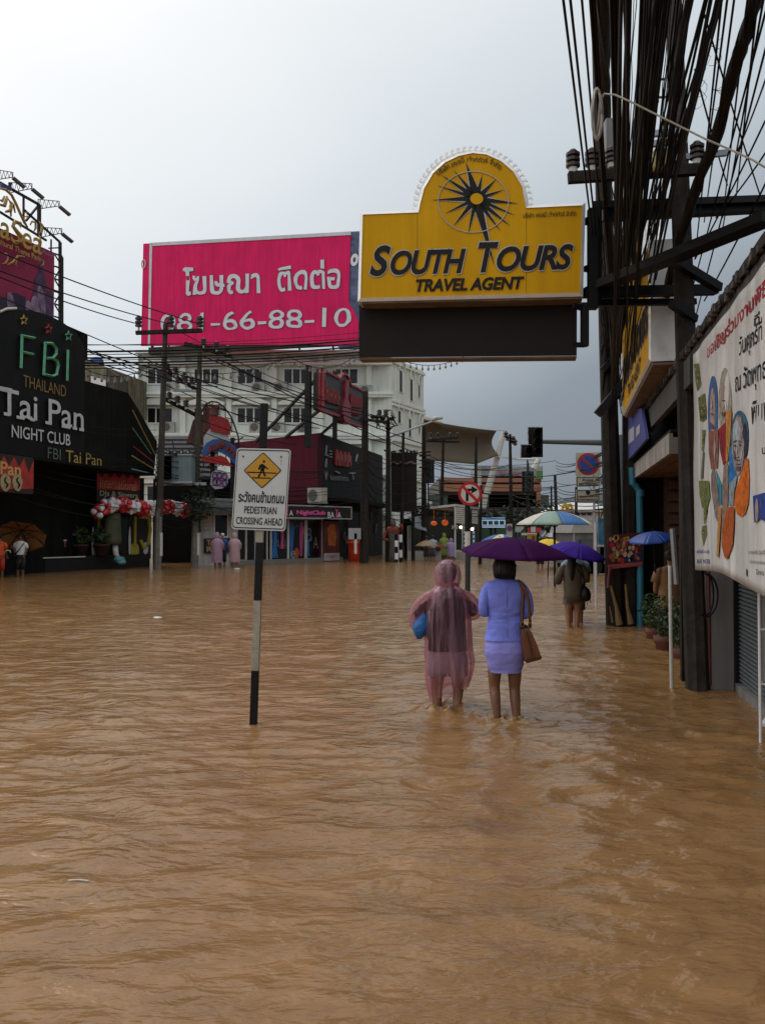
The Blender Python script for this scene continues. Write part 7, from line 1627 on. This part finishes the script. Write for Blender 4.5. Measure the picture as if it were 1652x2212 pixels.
skinmesh('body',segs,M_skin2,pr,2)
q=MB(); q.loft([ring(0,0,z,rx,ry,28,2.3) for z,rx,ry in ((.545,.185,.13),(.7,.175,.125),(.9,.165,.12),(1.03,.165,.115),(1.08,.13,.095),(1.12,.08,.07))],cap=False)
q.tube([(-.09,0,1.04),(-.15,-.01,1.01),(-.225,-.02,.94),(-.285,0,.865)],[.045,.05,.052,.045],10); q.tube([(.09,0,1.04),(.15,-.01,1.01),(.215,-.02,.95),(.25,0,.9)],[.045,.05,.052,.045],10)
q.build('shirt',mat('dark_grey_shirt',(.016,.014,.02),.9,spec=.1),pr,local=True,smooth=True)
q=MB(); q.loft([ring(0,0,z,rx,ry,24) for z,rx,ry in ((.34,.13,.1),(.40,.165,.12),(.46,.168,.125),(.58,.17,.125))],cap=False)
for s_ in (-1,1): q.tube([(s_*.085,0,.5),(s_*.095,.015,.4),(s_*.1,.03,.31)],[.1,.098,.095],12)
q.build('shorts',mat('grey_shorts',(.28,.28,.3),.8),pr,local=True,smooth=True)
q=MB(); q.ball((0,.005,1.29),.09,.1,.095,16,10); q.ball((0,-.03,1.24),.075,.06,.07,12,8); q.build('hair',M_hair,pr,local=True,smooth=True)
q=MB()
for s_ in (-1,1): q.ball((s_*.032,.1,1.305),.012,.006,.008,8,6)
q.build('eyes',M_black,pr,local=True)
# raincoat: thin see-through plastic
mc=bpy.data.materials.new('pink_rain_plastic'); mc.use_nodes=True; nt=mc.node_tree; N=nt.nodes; L=nt.links; b=N['Principled BSDF']; out=N['Material Output']
b.inputs['Base Color'].default_value=(.6,.36,.42,1); b.inputs['Roughness'].default_value=.17; b.inputs['Specular IOR Level'].default_value=.8
tl=N.new('ShaderNodeBsdfTranslucent'); tl.inputs['Color'].default_value=(.6,.24,.31,1); m1=N.new('ShaderNodeMixShader'); m1.inputs[0].default_value=.4; L.new(b.outputs[0],m1.inputs[1]); L.new(tl.outputs[0],m1.inputs[2])
tp=N.new('ShaderNodeBsdfTransparent'); tp.inputs['Color'].default_value=(.93,.76,.82,1); m2=N.new('ShaderNodeMixShader'); L.new(m1.outputs[0],m2.inputs[2]); L.new(tp.outputs[0],m2.inputs[1]); L.new(m2.outputs[0],out.inputs['Surface'])
tc=N.new('ShaderNodeTexCoord'); mp=N.new('ShaderNodeMapping'); mp.inputs['Scale'].default_value=(13,13,1.0); L.new(tc.outputs['Object'],mp.inputs[0]); nz_=N.new('ShaderNodeTexNoise'); nz_.inputs['Scale'].default_value=1.3; nz_.inputs['Detail'].default_value=4; L.new(mp.outputs[0],nz_.inputs['Vector'])
lw=N.new('ShaderNodeLayerWeight'); lw.inputs['Blend'].default_value=.35
mr=N.new('ShaderNodeMapRange'); mr.inputs[1].default_value=.44; mr.inputs[2].default_value=.62; mr.inputs[3].default_value=.15; mr.inputs[4].default_value=.52; L.new(nz_.outputs['Fac'],mr.inputs[0])
ad=N.new('ShaderNodeMath'); ad.operation='MULTIPLY_ADD'; ad.inputs[1].default_value=.5; ad.use_clamp=True; L.new(lw.outputs['Facing'],ad.inputs[0]); L.new(mr.outputs[0],ad.inputs[2]); L.new(ad.outputs[0],m2.inputs[0])
bp=N.new('ShaderNodeBump'); bp.inputs['Strength'].default_value=.6; bp.inputs['Distance'].default_value=.02; L.new(nz_.outputs['Fac'],bp.inputs['Height']); L.new(bp.outputs[0],b.inputs['Normal'])
q=MB(); n=150
def coatring(z,rx,ry,cy,f,tilt=0):
    out=[]
    for i in range(n):
        a=2*math.pi*i/n; fl=1+f*(.5*math.sin(7*a+.6+z*1.5)+.35*math.sin(11*a+2+z*2)+.25*math.sin(17*a+z*3))
        c,s_=math.cos(a),math.sin(a)
        if s_<0:
            for xt_,xb_ in ((-.05,.055),(-.11,-.15),(.07,.12),(.135,.165),(-.02,-.09)):
                dx=c*rx-(xb_+(xt_-xb_)*(z-.15)/.95); fl+=.085*math.exp(-(dx/.0095)**2)*min(1,max(0,(1.12-z)/.15))
        x=abs(c)**.87*math.copysign(1,c)*rx*fl; y=abs(s_)**.87*math.copysign(1,s_)*ry*fl
        zz=z+tilt*x+(.02*math.sin(5*a+1)+.015*math.sin(9*a) if z<.2 else 0)
        out.append((x+(.012 if z<.5 else 0),cy+y,zz))
    return out
CR=[(.155,.178,.15,.02,.07,.36),(.27,.207,.17,.02,.085,.16),(.4,.22,.178,.02,.085,.05),(.6,.215,.172,.01,.075,0),(.8,.207,.16,.0,.055,0),(.95,.207,.152,-.005,.04,0),(1.04,.19,.14,-.008,.025,0),(1.095,.17,.12,-.005,.012,0),(1.135,.125,.095,0,.0,0),(1.168,.085,.08,.005,.0,0)]
q.loft([[crease(p,.016,11,3.2,1) for p in coatring(*c_r)] for c_r in fine(CR,6)],cap=False)
q.tube([(-.1,-.005,1.06),(-.17,-.01,1.035),(-.245,-.02,.96),(-.31,-.005,.87),(-.308,.03,.79),(-.265,.07,.735)],[.07,.082,.084,.07,.06,.05],14,cap=False)
q.tube([(.1,-.005,1.06),(.17,-.01,1.035),(.235,-.02,.97),(.27,.0,.9),(.245,.08,.865),(.17,.16,.885)],[.07,.08,.08,.074,.064,.05],14,cap=False)
coat=q.build('raincoat',mc,pr,local=True,smooth=True,sub=1)
q=MB(); hr=[]
for z,rx,ry,cy in ((1.145,.105,.09,.0),(1.18,.112,.1,.0),(1.22,.122,.112,.0),(1.27,.122,.118,.0),(1.32,.112,.112,.0),(1.36,.085,.09,.0),(1.385,.05,.055,.0),(1.395,.012,.014,0)): hr.append((z,rx,ry,cy))
q.loft([[crease(p,.010,14,12,7) for p in ring(0,cy-.005,z,rx,ry,44,2.1)] for z,rx,ry,cy in fine(hr,4)],cap=False); q.build('hood',mc,pr,local=True,smooth=True,sub=1)
q=MB(); q.loft([ring(.0,0,z,r,r*.92,24,2,(.04,8,0)) for z,r in ((1.15,.1),(1.16,.104),(1.172,.1))],cap=False); q.build('hood_band',mat('pink_band',(.42,.14,.22),.5),pr,local=True,smooth=True)
bl=thing('blue_bag','crumpled blue plastic bag tucked under the arm of the person in pink','bag',(rx_-.25,RY-.0,.655))
q=MB(); g=[]
for i in range(9):
    t=i/8; r=(.02,.05,.068,.076,.076,.07,.058,.04,.015)[i]; g.append([( (-.02+.05*t)+r*math.cos(a)*(1+.12*math.sin(3*a+i)),r*.75*math.sin(a)*(1+.1*math.sin(4*a+i*2))-.04,t*.26) for a in [k*2*math.pi/14 for k in range(14)]])
q.loft(g); q.build('sack',mat('blue_plastic_bag',(.015,.13,.4),.3,var=.3,scale=12,bump=.8,bscale=22),bl,local=True,smooth=True)
q=MB(); q.tube([(.03,-.03,.255),(.045,-.02,.29),(.05,.02,.3)],.012,5); q.build('knot',MATS['blue_plastic_bag'],bl,local=True)
# ---- splash foam round the feet
q=MB(); rnd=random.Random(9)
for (fx,fy),nn,sp in ((FEET[1],26,.1),(FEET[2],14,.08),(FEET[3],10,.07),(FEET[0],8,.08)):
    for k in range(nn):
        a=rnd.uniform(0,6.28); r=rnd.uniform(.03,sp*1.6); s_=rnd.uniform(.008,.024)
        q.ball((fx+.03+r*math.cos(a)*1.2,fy-.05+r*math.sin(a)*.6,.008+s_*.5),s_*1.3,s_*1.2,s_*.9,7,5)
o=q.build('splash',mat('brown_splash_water',(.36,.2,.07),.15,var=.3,scale=20,bump=.5,bscale=60),smooth=True); tag(o,'brown splash of churned water round the wading feet',None,None,'stuff')
# ---- woman in khaki with the violet umbrella
KY=15.0; kx=W(1236,1150,KY).x
kh=person('person','woman in an olive jacket and shorts wading away under the violet umbrella',kx,KY,0,0,0)
segs=[[(0,0,.5,.12),(0,0,.7,.12),(0,0,.95,.12),(0,0,1.07,.09),(0,0,1.14,.05),(0,.01,1.2,.055),(0,.02,1.27,.08),(0,.02,1.33,.07)],[(0,.02,1.27,.08),(0,.105,1.25,.018)],
 [(0,0,.5,.12),(-.085,0,.4,.08),(-.085,.01,.25,.056),(-.08,-.01,.12,.05),(-.07,-.02,-.03,.036),(-.07,-.02,-.12,.036)],[(0,0,.5,.12),(.08,0,.4,.08),(.075,.01,.25,.058),(.065,-.02,.12,.052),(.05,-.04,-.03,.038),(.05,-.04,-.12,.036)],
 [(0,0,1.07,.09),(-.17,0,1.05,.05),(-.25,.0,.9,.045),(-.24,.02,.78,.04),(-.2,.1,.86,.03),(-.17,.12,.93,.028)],[(0,0,1.07,.09),(.17,0,1.05,.05),(.23,0,.92,.045),(.25,.02,.84,.04),(.22,.15,.82,.03)]]
segs+=hand((-.17,.12,.93),(.2,.3,.9),(0,1,0)); segs+=hand((.22,.15,.82),(0,.9,-.2),(0,0,1))
skinmesh('body',segs,mat('warm_tan_skin',(.3,.14,.075),.5),kh,1)
M_kh=mat('olive_jacket_cloth',(.085,.075,.05),.8,var=.2,scale=8,bump=.3,bscale=25)
q=MB(); q.loft([ring(0,0,z,rx,ry,28,2.3,(.02,7,z*8)) for z,rx,ry in ((.44,.165,.13),(.6,.155,.125),(.8,.158,.125),(1.0,.178,.13),(1.06,.155,.115),(1.11,.1,.08),(1.13,.07,.065))],cap=False)
q.tube([(-.12,0,1.04),(-.19,0,1.0),(-.25,0,.88),(-.245,.02,.79),(-.21,.08,.83)],[.065,.07,.07,.062,.05],12); q.tube([(.12,0,1.04),(.19,0,1.0),(.24,0,.9),(.25,.02,.82),(.22,.13,.82)],[.065,.068,.064,.056,.045],12); q.build('jacket',M_kh,kh,local=True,smooth=True,solid=.004)
q=MB()
for s_ in (-1,1): q.tube([(s_*.08,0,.5),(s_*.085,0,.4)],[.1,.095],12)
q.build('shorts',mat('grey_blue_shorts',(.1,.1,.1),.8),kh,local=True)
q=MB(); q.ball((0,0,1.28),.09,.1,.1,14,10); q.tube([(-.02,-.07,1.25),(-.05,-.12,1.1),(-.05,-.145,.95),(-.05,-.15,.82)],[.08,.075,.05,.015],10,flat=.5); q.build('hair',M_hair,kh,local=True,smooth=True)
bp_=thing('shoulder_bag','black shoulder bag with loose straps at the hip of the woman in olive','bag',(kx+.2,KY-.08,.46))
q=MB(); q.loft([ring(0,0,z,rx,ry,18) for z,rx,ry in ((0,.04,.05),(.03,.085,.09),(.12,.095,.1),(.2,.07,.08),(.25,.02,.04))]); q.build('body',M_black,bp_,local=True,smooth=True)
q=MB(); q.tube([(0,0,.24),(-.05,-.07,.4),(-.17,-.1,.58)],.01,4); q.tube([(.05,-.05,.05),(.08,-.06,-.03)],.006,4); q.tube([(.0,-.08,.02),(.01,-.09,-.06)],.006,4); q.build('strap',M_black,bp_,local=True)
ap=W(1252,1174,KY-.05); M_vio=mat('violet_umbrella_cloth',(.032,.01,.21),.7,spec=.12,var=.15,scale=3)
umbrella('bright violet umbrella tilted over the woman in the olive jacket',ap,.5,.17,8,(R(14),R(12)),R(-100),[M_vio],.55)
# companion beside her, mostly hidden
cx_=kx+.2; cmp_=person('person','person in a pale blue shirt half hidden beside the woman in olive',cx_,KY+.7,0,0,0)
def simple_person(t,skin,top,bottom,hair,h=1.42,arm=1,facing=1,topz=.72,coat=None,hood=None,legs=True):
    k=h/1.42
    segs=[[(0,0,.6*k,.11),(0,0,.8*k,.11),(0,0,1.05*k,.11),(0,0,1.12*k,.08),(0,0,1.18*k,.05),(0,.0,1.22*k,.052),(0,.01*facing,1.3*k,.085),(0,.01*facing,1.37*k,.07)],[(0,.01*facing,1.3*k,.085),(0,.1*facing,1.28*k,.018)],
     [(0,0,.6*k,.11),(-.085,0,.48*k,.08),(-.09,0,.25*k,.058),(-.09,0,.1,.05),(-.09,0,-.15,.04)],[(0,0,.6*k,.11),(.085,0,.48*k,.08),(.09,0,.25*k,.058),(.09,0,.1,.05),(.09,0,-.15,.04)],
     [(0,0,1.12*k,.08),(-.17,0,1.1*k,.05),(-.22,0,.9*k,.042),(-.19,.1*facing,.78*k,.035),(-.12,.18*facing,.8*k,.03)],[(0,0,1.12*k,.08),(.17,0,1.1*k,.05),(.22,0,.9*k,.042),(.2,.08*facing,.78*k,.035),(.18,.14*facing,.7*k,.03)]]
    segs+=hand((-.12,.18*facing,.8*k),(.5,.8*facing,.2),(0,0,1)); segs+=hand((.18,.14*facing,.7*k),(0,.5*facing,-.8),(0,1,0))
    skinmesh('body',segs,skin,t,1)
    if coat:
        q=MB(); q.loft([ring(0,0,z*k,rx,ry,24,2.2,(.04,7,z*4)) for z,rx,ry in ((.22,.26,.22),(.5,.25,.21),(.8,.24,.2),(1.02,.25,.19),(1.12,.2,.15),(1.19,.1,.09))],cap=False)
        q.tube([(-.14,0,1.1*k),(-.24,0,.95*k),(-.23,.06*facing,.78*k),(-.13,.16*facing,.8*k)],[.08,.085,.08,.06],10); q.tube([(.14,0,1.1*k),(.24,0,.95*k),(.23,.06*facing,.8*k),(.18,.13*facing,.72*k)],[.08,.085,.08,.06],10); q.build('raincoat',coat,t,local=True,smooth=True)
        q=MB(); q.loft([ring(0,0,z*k,rx,rx*.95,18,2) for z,rx in ((1.17,.1),(1.22,.12),(1.3,.125),(1.38,.1),(1.43,.03))],cap=False); q.build('hood',coat,t,local=True,smooth=True)
    else:
        q=MB(); q.loft([ring(0,0,z*k,rx,ry,24,2.2) for z,rx,ry in ((topz,.185,.14),(.9,.175,.13),(1.05,.19,.13),(1.12,.17,.11),(1.17,.09,.08))],cap=False)
        q.tube([(-.12,0,1.1*k),(-.19,0,1.05*k),(-.23,0,.93*k)],[.07,.075,.07],10); q.tube([(.12,0,1.1*k),(.19,0,1.05*k),(.23,0,.93*k)],[.07,.075,.07],10); q.build('shirt',top,t,local=True,smooth=True)
        q=MB(); q.loft([ring(0,0,z*k,.17,.13,20) for z in (.58,.75)],cap=False)
        for s_ in (-1,1): q.tube([(s_*.085,0,.62*k),(s_*.09,0,.4*k),(s_*.09,0,.24*k)],[.1,.09,.085],10)
        q.build('trousers',bottom,t,local=True,smooth=True)
        q=MB(); q.ball((0,-.01*facing,1.33*k),.092,.098,.085,14,10); q.build('hair',hair,t,local=True,smooth=True)
    if facing<0:
        q=MB()
        for s_ in (-1,1): q.ball((s_*.033,.09*facing,1.31*k),.014,.008,.01,6,5)
        q.build('eyes',M_black,t,local=True)
M_grey=mat('grey_trousers',(.07,.07,.08),.8); M_dkt=mat('dark_trousers',(.015,.015,.017),.8)
simple_person(cmp_,M_skin2,mat('pale_blue_shirt',(.2,.27,.33),.8),M_grey,M_hair)
# ---- person under the blue umbrella on the right
bx_=W(1447,1150,12.6); br_=person('person','person in a brown jacket under the small blue umbrella by the louvred shop',bx_.x,12.6,0,0,0)
simple_person(br_,M_skin2,mat('brown_jacket',(.2,.11,.05),.8,var=.3,scale=8),M_dkt,M_hair,1.4,topz=.55)
umbrella('royal blue umbrella beside the poster-wrapped pole',W(1408,1148,12.4),.36,.13,8,(R(6),R(-6)),R(-80),[mat('royal_blue_cloth',(.012,.05,.25),.5,var=.15)],.5)
# ---- people on the far side
def mk(label,px,py,rot=0,Y=None):
    g=G(px,py); return person('person',label,g.x,g.y,rot,0,0)
M_lil=mat('lilac_rain_plastic',(.33,.2,.28),.35,var=.25,scale=4); M_pkr=mat('pale_pink_rain_plastic',(.42,.27,.3),.35,var=.25,scale=4); M_limer=mat('lime_rain_plastic',(.26,.34,.05),.35,var=.4,scale=4); M_viol=mat('violet_rain_plastic',(.3,.22,.4),.4,var=.25,scale=4)
simple_person(mk('person in a long lilac raincoat next to the dark tour board',469,1227),M_skin2,None,None,None,1.66,coat=M_lil)
simple_person(mk('person in a bright blue top between the two raincoats at the white shop',481,1226),M_skin2,mat('blue_top',(.02,.07,.25),.8),M_dkt,M_dirtywhite,1.64)
simple_person(mk('person in a pale pink hooded raincoat by the nightclub door',507,1226),M_skin2,None,None,None,1.64,coat=M_pkr)
simple_person(mk('person in a lime green raincoat before the picket fence',959,1208),M_skin2,None,None,None,1.62,coat=M_limer)
simple_person(mk('person in a lilac raincoat beside the lime green one',974,1209),M_skin2,None,None,None,1.3,coat=M_viol)
simple_person(mk('person in grey under a tan umbrella at the picket fence',921,1212),M_skin2,mat('grey_top',(.2,.19,.18),.8),M_grey,M_hair,1.45)
simple_person(mk('person in a pale blue shirt walking beside the tan umbrella',934,1211),M_skin2,mat('pale_blue_top',(.33,.42,.5),.8),M_grey,M_hair,1.5)
umbrella('small tan umbrella before the picket fence',W(921,1168,48.8),.66,.3,8,(0,0),0,[mat('tan_umbrella_cloth',(.26,.19,.1),.6)],.8)
umbrella('dark red umbrella behind the pale blue shirt at the fence',W(940,1170,51),.7,.3,8,(0,R(10)),0,[mat('dark_red_cloth',(.16,.02,.02),.6)],.8)
# man in the white shirt, facing the camera, with tan umbrella
g=G(45,1246); mw=person('person','man in a white shirt with a dark sling strap in front of the black club',g.x,g.y,0,0,0)
simple_person(mw,M_skin,M_white,M_dkt,M_hair,1.62,facing=-1)
q=MB(); q.tube([(.16,-.1,1.25),(.0,-.17,1.0),(-.16,-.13,.82)],.022,4); q.ball((-.17,-.12,.78),.09,.07,.1,8,6); q.build('sling_bag',M_black,mw,local=True)
umbrella('tan brown umbrella held behind the man in the white shirt',Vector((g.x-.15,g.y+.45,1.72)),.95,.3,8,(R(-38),R(-6)),0,[mat('brown_tan_cloth',(.3,.15,.05),.6)],.75)
g=G(6,1248); ow=person('person','person in bright orange rain gear cut by the photo edge, holding a white handle',g.x-.1,g.y,0,0,0)
simple_person(ow,M_skin,mat('orange_rain_top',(.72,.1,.015),.45,var=.15),mat('orange_red_trousers',(.42,.035,.012),.5,var=.15),M_hair,1.62)
q=MB(); q.tube([(.2,-.1,.92),(.3,-.1,1.0),(.42,-.1,.98),(.42,-.1,.9)],.018,6); q.build('umbrella_handle',M_white,ow,local=True,smooth=True)
# leg of a wader hidden behind the purple umbrella
g=G(1166,1230); hd=person('person','person in dark trousers hidden behind the purple umbrella, only the legs in view',g.x,g.y,0,0,0); simple_person(hd,M_skin2,M_grey,mat('charcoal_trousers',(.03,.032,.035),.8),M_hair,1.45)
# ---- parasols
umbrella('big green, white and blue market parasol on a thin pole in the street',W(1197,1104,26.5),1.2,.42,8,(0,0),R(-90),[mat('parasol_blue',(.05,.17,.42),.7),mat('parasol_white',(.5,.48,.42),.7,var=.1),mat('parasol_green',(.16,.26,.2),.7),MATS['parasol_white'],MATS['parasol_green'],mat('parasol_teal',(.1,.28,.24),.7),MATS['parasol_white'],mat('parasol_grey',(.22,.32,.27),.7)],2.9,name='parasol',droop=.02,pole_r=.035,ferrule=False)
umbrella('blue and white striped parasol behind the purple umbrella',W(1086,1154,42),1.1,.5,8,(0,R(6)),R(-90),[mat('stripe_blue',(.03,.12,.34),.7),MATS['parasol_white'],mat('stripe_light_blue',(.08,.25,.45),.7)],2.0,name='parasol',pole_r=.03)
umbrella('small yellow parasol in front of the blue and white striped one',W(1079,1160,38),.6,.22,8,(0,0),R(-90),[mat('parasol_yellow',(.62,.42,.015),.6,var=.1)],1.6,name='parasol',pole_r=.025)
umbrella('plain yellow umbrella between the purple and violet umbrellas',W(1185,1164,30),.62,.34,8,(R(10),R(0)),R(-90),[MATS['parasol_yellow']],1.4,name='parasol',pole_r=.02)
# ---- road sign in the foreground
SY=7.4; cs9=crop(560,1000,240/603)
pm=thing('pedestrian_crossing_sign','white pedestrian crossing sign on a leaning black and white post in the flood','road sign',(W(547,1570,SY).x,SY,0))
SM=Matrix(((1,0,0,0),(0,-1,0,SY-.05),(0,0,1,0),(0,0,0,1)))
def SG(x,y): p=W(*cs9(x,y),SY-.05); return (p.x,p.z)
M_pw=mat('post_white_paint',(.42,.4,.33),.7,var=.35,scale=20,streak=.3,bump=.3,bscale=80)
M_pb=mat('post_black_paint',(.007,.007,.0075),.6,spec=.25,var=.5,scale=20,bump=.3,bscale=80)
seq=[(872,968,M_pb),(968,1146,M_pb),(1146,1172,M_pw),(1172,1297,M_pb),(1297,1448,M_pw),(1448,1640,M_pb)]
def pc(y): t=(y-872)/(1570-872); return 571.5-24*t
for y0,y1,mm in seq:
    a=W(pc(y0),y0,SY); b_=W(pc(y1),y1,SY); q=MB(); q.beam(a,b_,.062,.062); q.build('post_band',mm,pm,bevel=.004)
def rrect(P,r=.025,k=5):
    out=[]; n=len(P)
    for i in range(n):
        a=Vector(P[i-1]); b_=Vector(P[i]); c_=Vector(P[(i+1)%n]); u=(a-b_).normalized(); v=(c_-b_).normalized()
        for j in range(k+1):
            t=j/k; out.append(tuple(b_+u*r*(1-t)**2+v*r*t**2))
    return out
corners=[SG(65,853),SG(408,866),SG(444,345),SG(100,336)]
def inset(P,d):
    c_=Vector((sum(p[0] for p in P)/4,sum(p[1] for p in P)/4)); return [tuple(Vector(p)+(c_-Vector(p)).normalized()*d) for p in P]
q=MB(SM); q.prism(rrect(corners,.035),-.012,.0); q.build('plate',mat('sign_reflective_white',(.56,.6,.6),.4,var=.06,scale=6,streak=.05),pm)
b1=rrect(inset(corners,.014),.03); b2=rrect(inset(corners,.024),.026)
q=MB(SM); k=len(b1)
for i in range(k):
    j=(i+1)%k; q.f([q.v((p[0],.002,p[1])) for p in (b1[i],b1[j],b2[j],b2[i])])
q.build('border',M_black,pm)
q=MB(SM); dm=[SG(259,596),SG(386,480),SG(268,362),SG(142,480)]; q.prism(rrect(dm,.02),.0,.003); wd=q.build('warning_diamond',M_black,pm)
q=MB(SM); q.sheet(rrect(inset(dm,.011),.016),.0045); q.build('yellow_field',mat('sign_amber',(.52,.27,.015),.4,var=.06),wd)
q=MB(SM); c_=SG(273,423); q.sheet(ell(c_[0],c_[1],.0105,.0115,14),.006)
def pl(*P): q.sheet([SG(x,y) for x,y in P],.006)
pl((248,444),(262,436),(277,446),(280,462),(275,476),(266,482),(250,476),(252,456)); pl((244,446),(252,442),(252,458),(246,474),(238,478),(235,470)); pl((272,446),(280,450),(302,470),(298,474),(274,462)); pl((252,474),(264,478),(254,500),(250,514),(240,524),(232,522),(236,510),(246,500)); pl((260,476),(273,470),(276,492),(284,510),(292,516),(272,518),(268,500))
pl((168,487),(352,494),(352,501),(168,495)); pl((200,522),(316,526),(316,533),(200,530)); q.build('walking_figure',M_black,wd)
q=MB(SM); q.text('ระวังคนข้ามถนน',SG(108,680),SG(398,692),SG(114,604),.004,offset=.022); q.build('thai_lettering',M_black,pm)
q=MB(SM); q.text('PEDESTRIAN',SG(146,752),SG(351,760),SG(149,706),.004,offset=.012); q.text('CROSSING AHEAD',SG(94,820),SG(388,832),SG(97,774),.004,offset=.012); q.build('lettering',M_black,pm)
q=MB(SM)
for x,y in ((140,390),(382,393)): c_=SG(x,y); q.prism(ell(c_[0],c_[1],.008,.008,10),.0,.006)
q.build('bolt',mat('rusty_bolt',(.12,.07,.05),.7),pm)
q=MB(SM); c_=SG(382,410); q.prism([(c_[0]-.003,c_[1]),(c_[0]+.003,c_[1]),(c_[0]+.002,c_[1]-.05),(c_[0]-.001,c_[1]-.055)],.0005,.0012); q.build('rust_stain',mat('rust_streak',(.35,.27,.2),.7),pm)
# ---- things floating
def flot(nm,label,px,py,s,m_,flat=.4,seed=0):
    g=G(px,py); q=MB(); q.loft([[(g.x+s*r*math.cos(a)*(1+.2*math.sin(3*a+seed)),g.y+s*r*.8*math.sin(a),.005+s*flat*z) for a in [k*2*math.pi/12 for k in range(12)]] for r,z in ((.7,-.2),(1,.2),(.8,.6),(.3,.8))]); o=q.build(nm,m_,smooth=True); tag(o,label,'litter')
flot('foam_box','white foam takeaway box floating left of the crossing sign',340,1337,.095,M_white,.5); flot('foam_scrap','small white scrap floating near the pale pink raincoat',512,1229,.13,M_white,.3,2); flot('green_leaf_litter','small green scrap floating on the water in the foreground',1135,1745,.035,mat('green_litter',(.04,.16,.06),.6),.2,4); flot('dark_leaf','small dark leaf floating beyond the foreground ripples',772,1483,.03,M_soot,.2,1)
g=G(170,1907); q=MB(); q.tube([g+Vector((-.05,0,.01)),g+Vector((0,.005,.012)),g+Vector((.05,-.003,.01))],.004,5); o=q.build('drinking_straw',M_dirtywhite); tag(o,'short pale straw floating in the foreground water','litter')
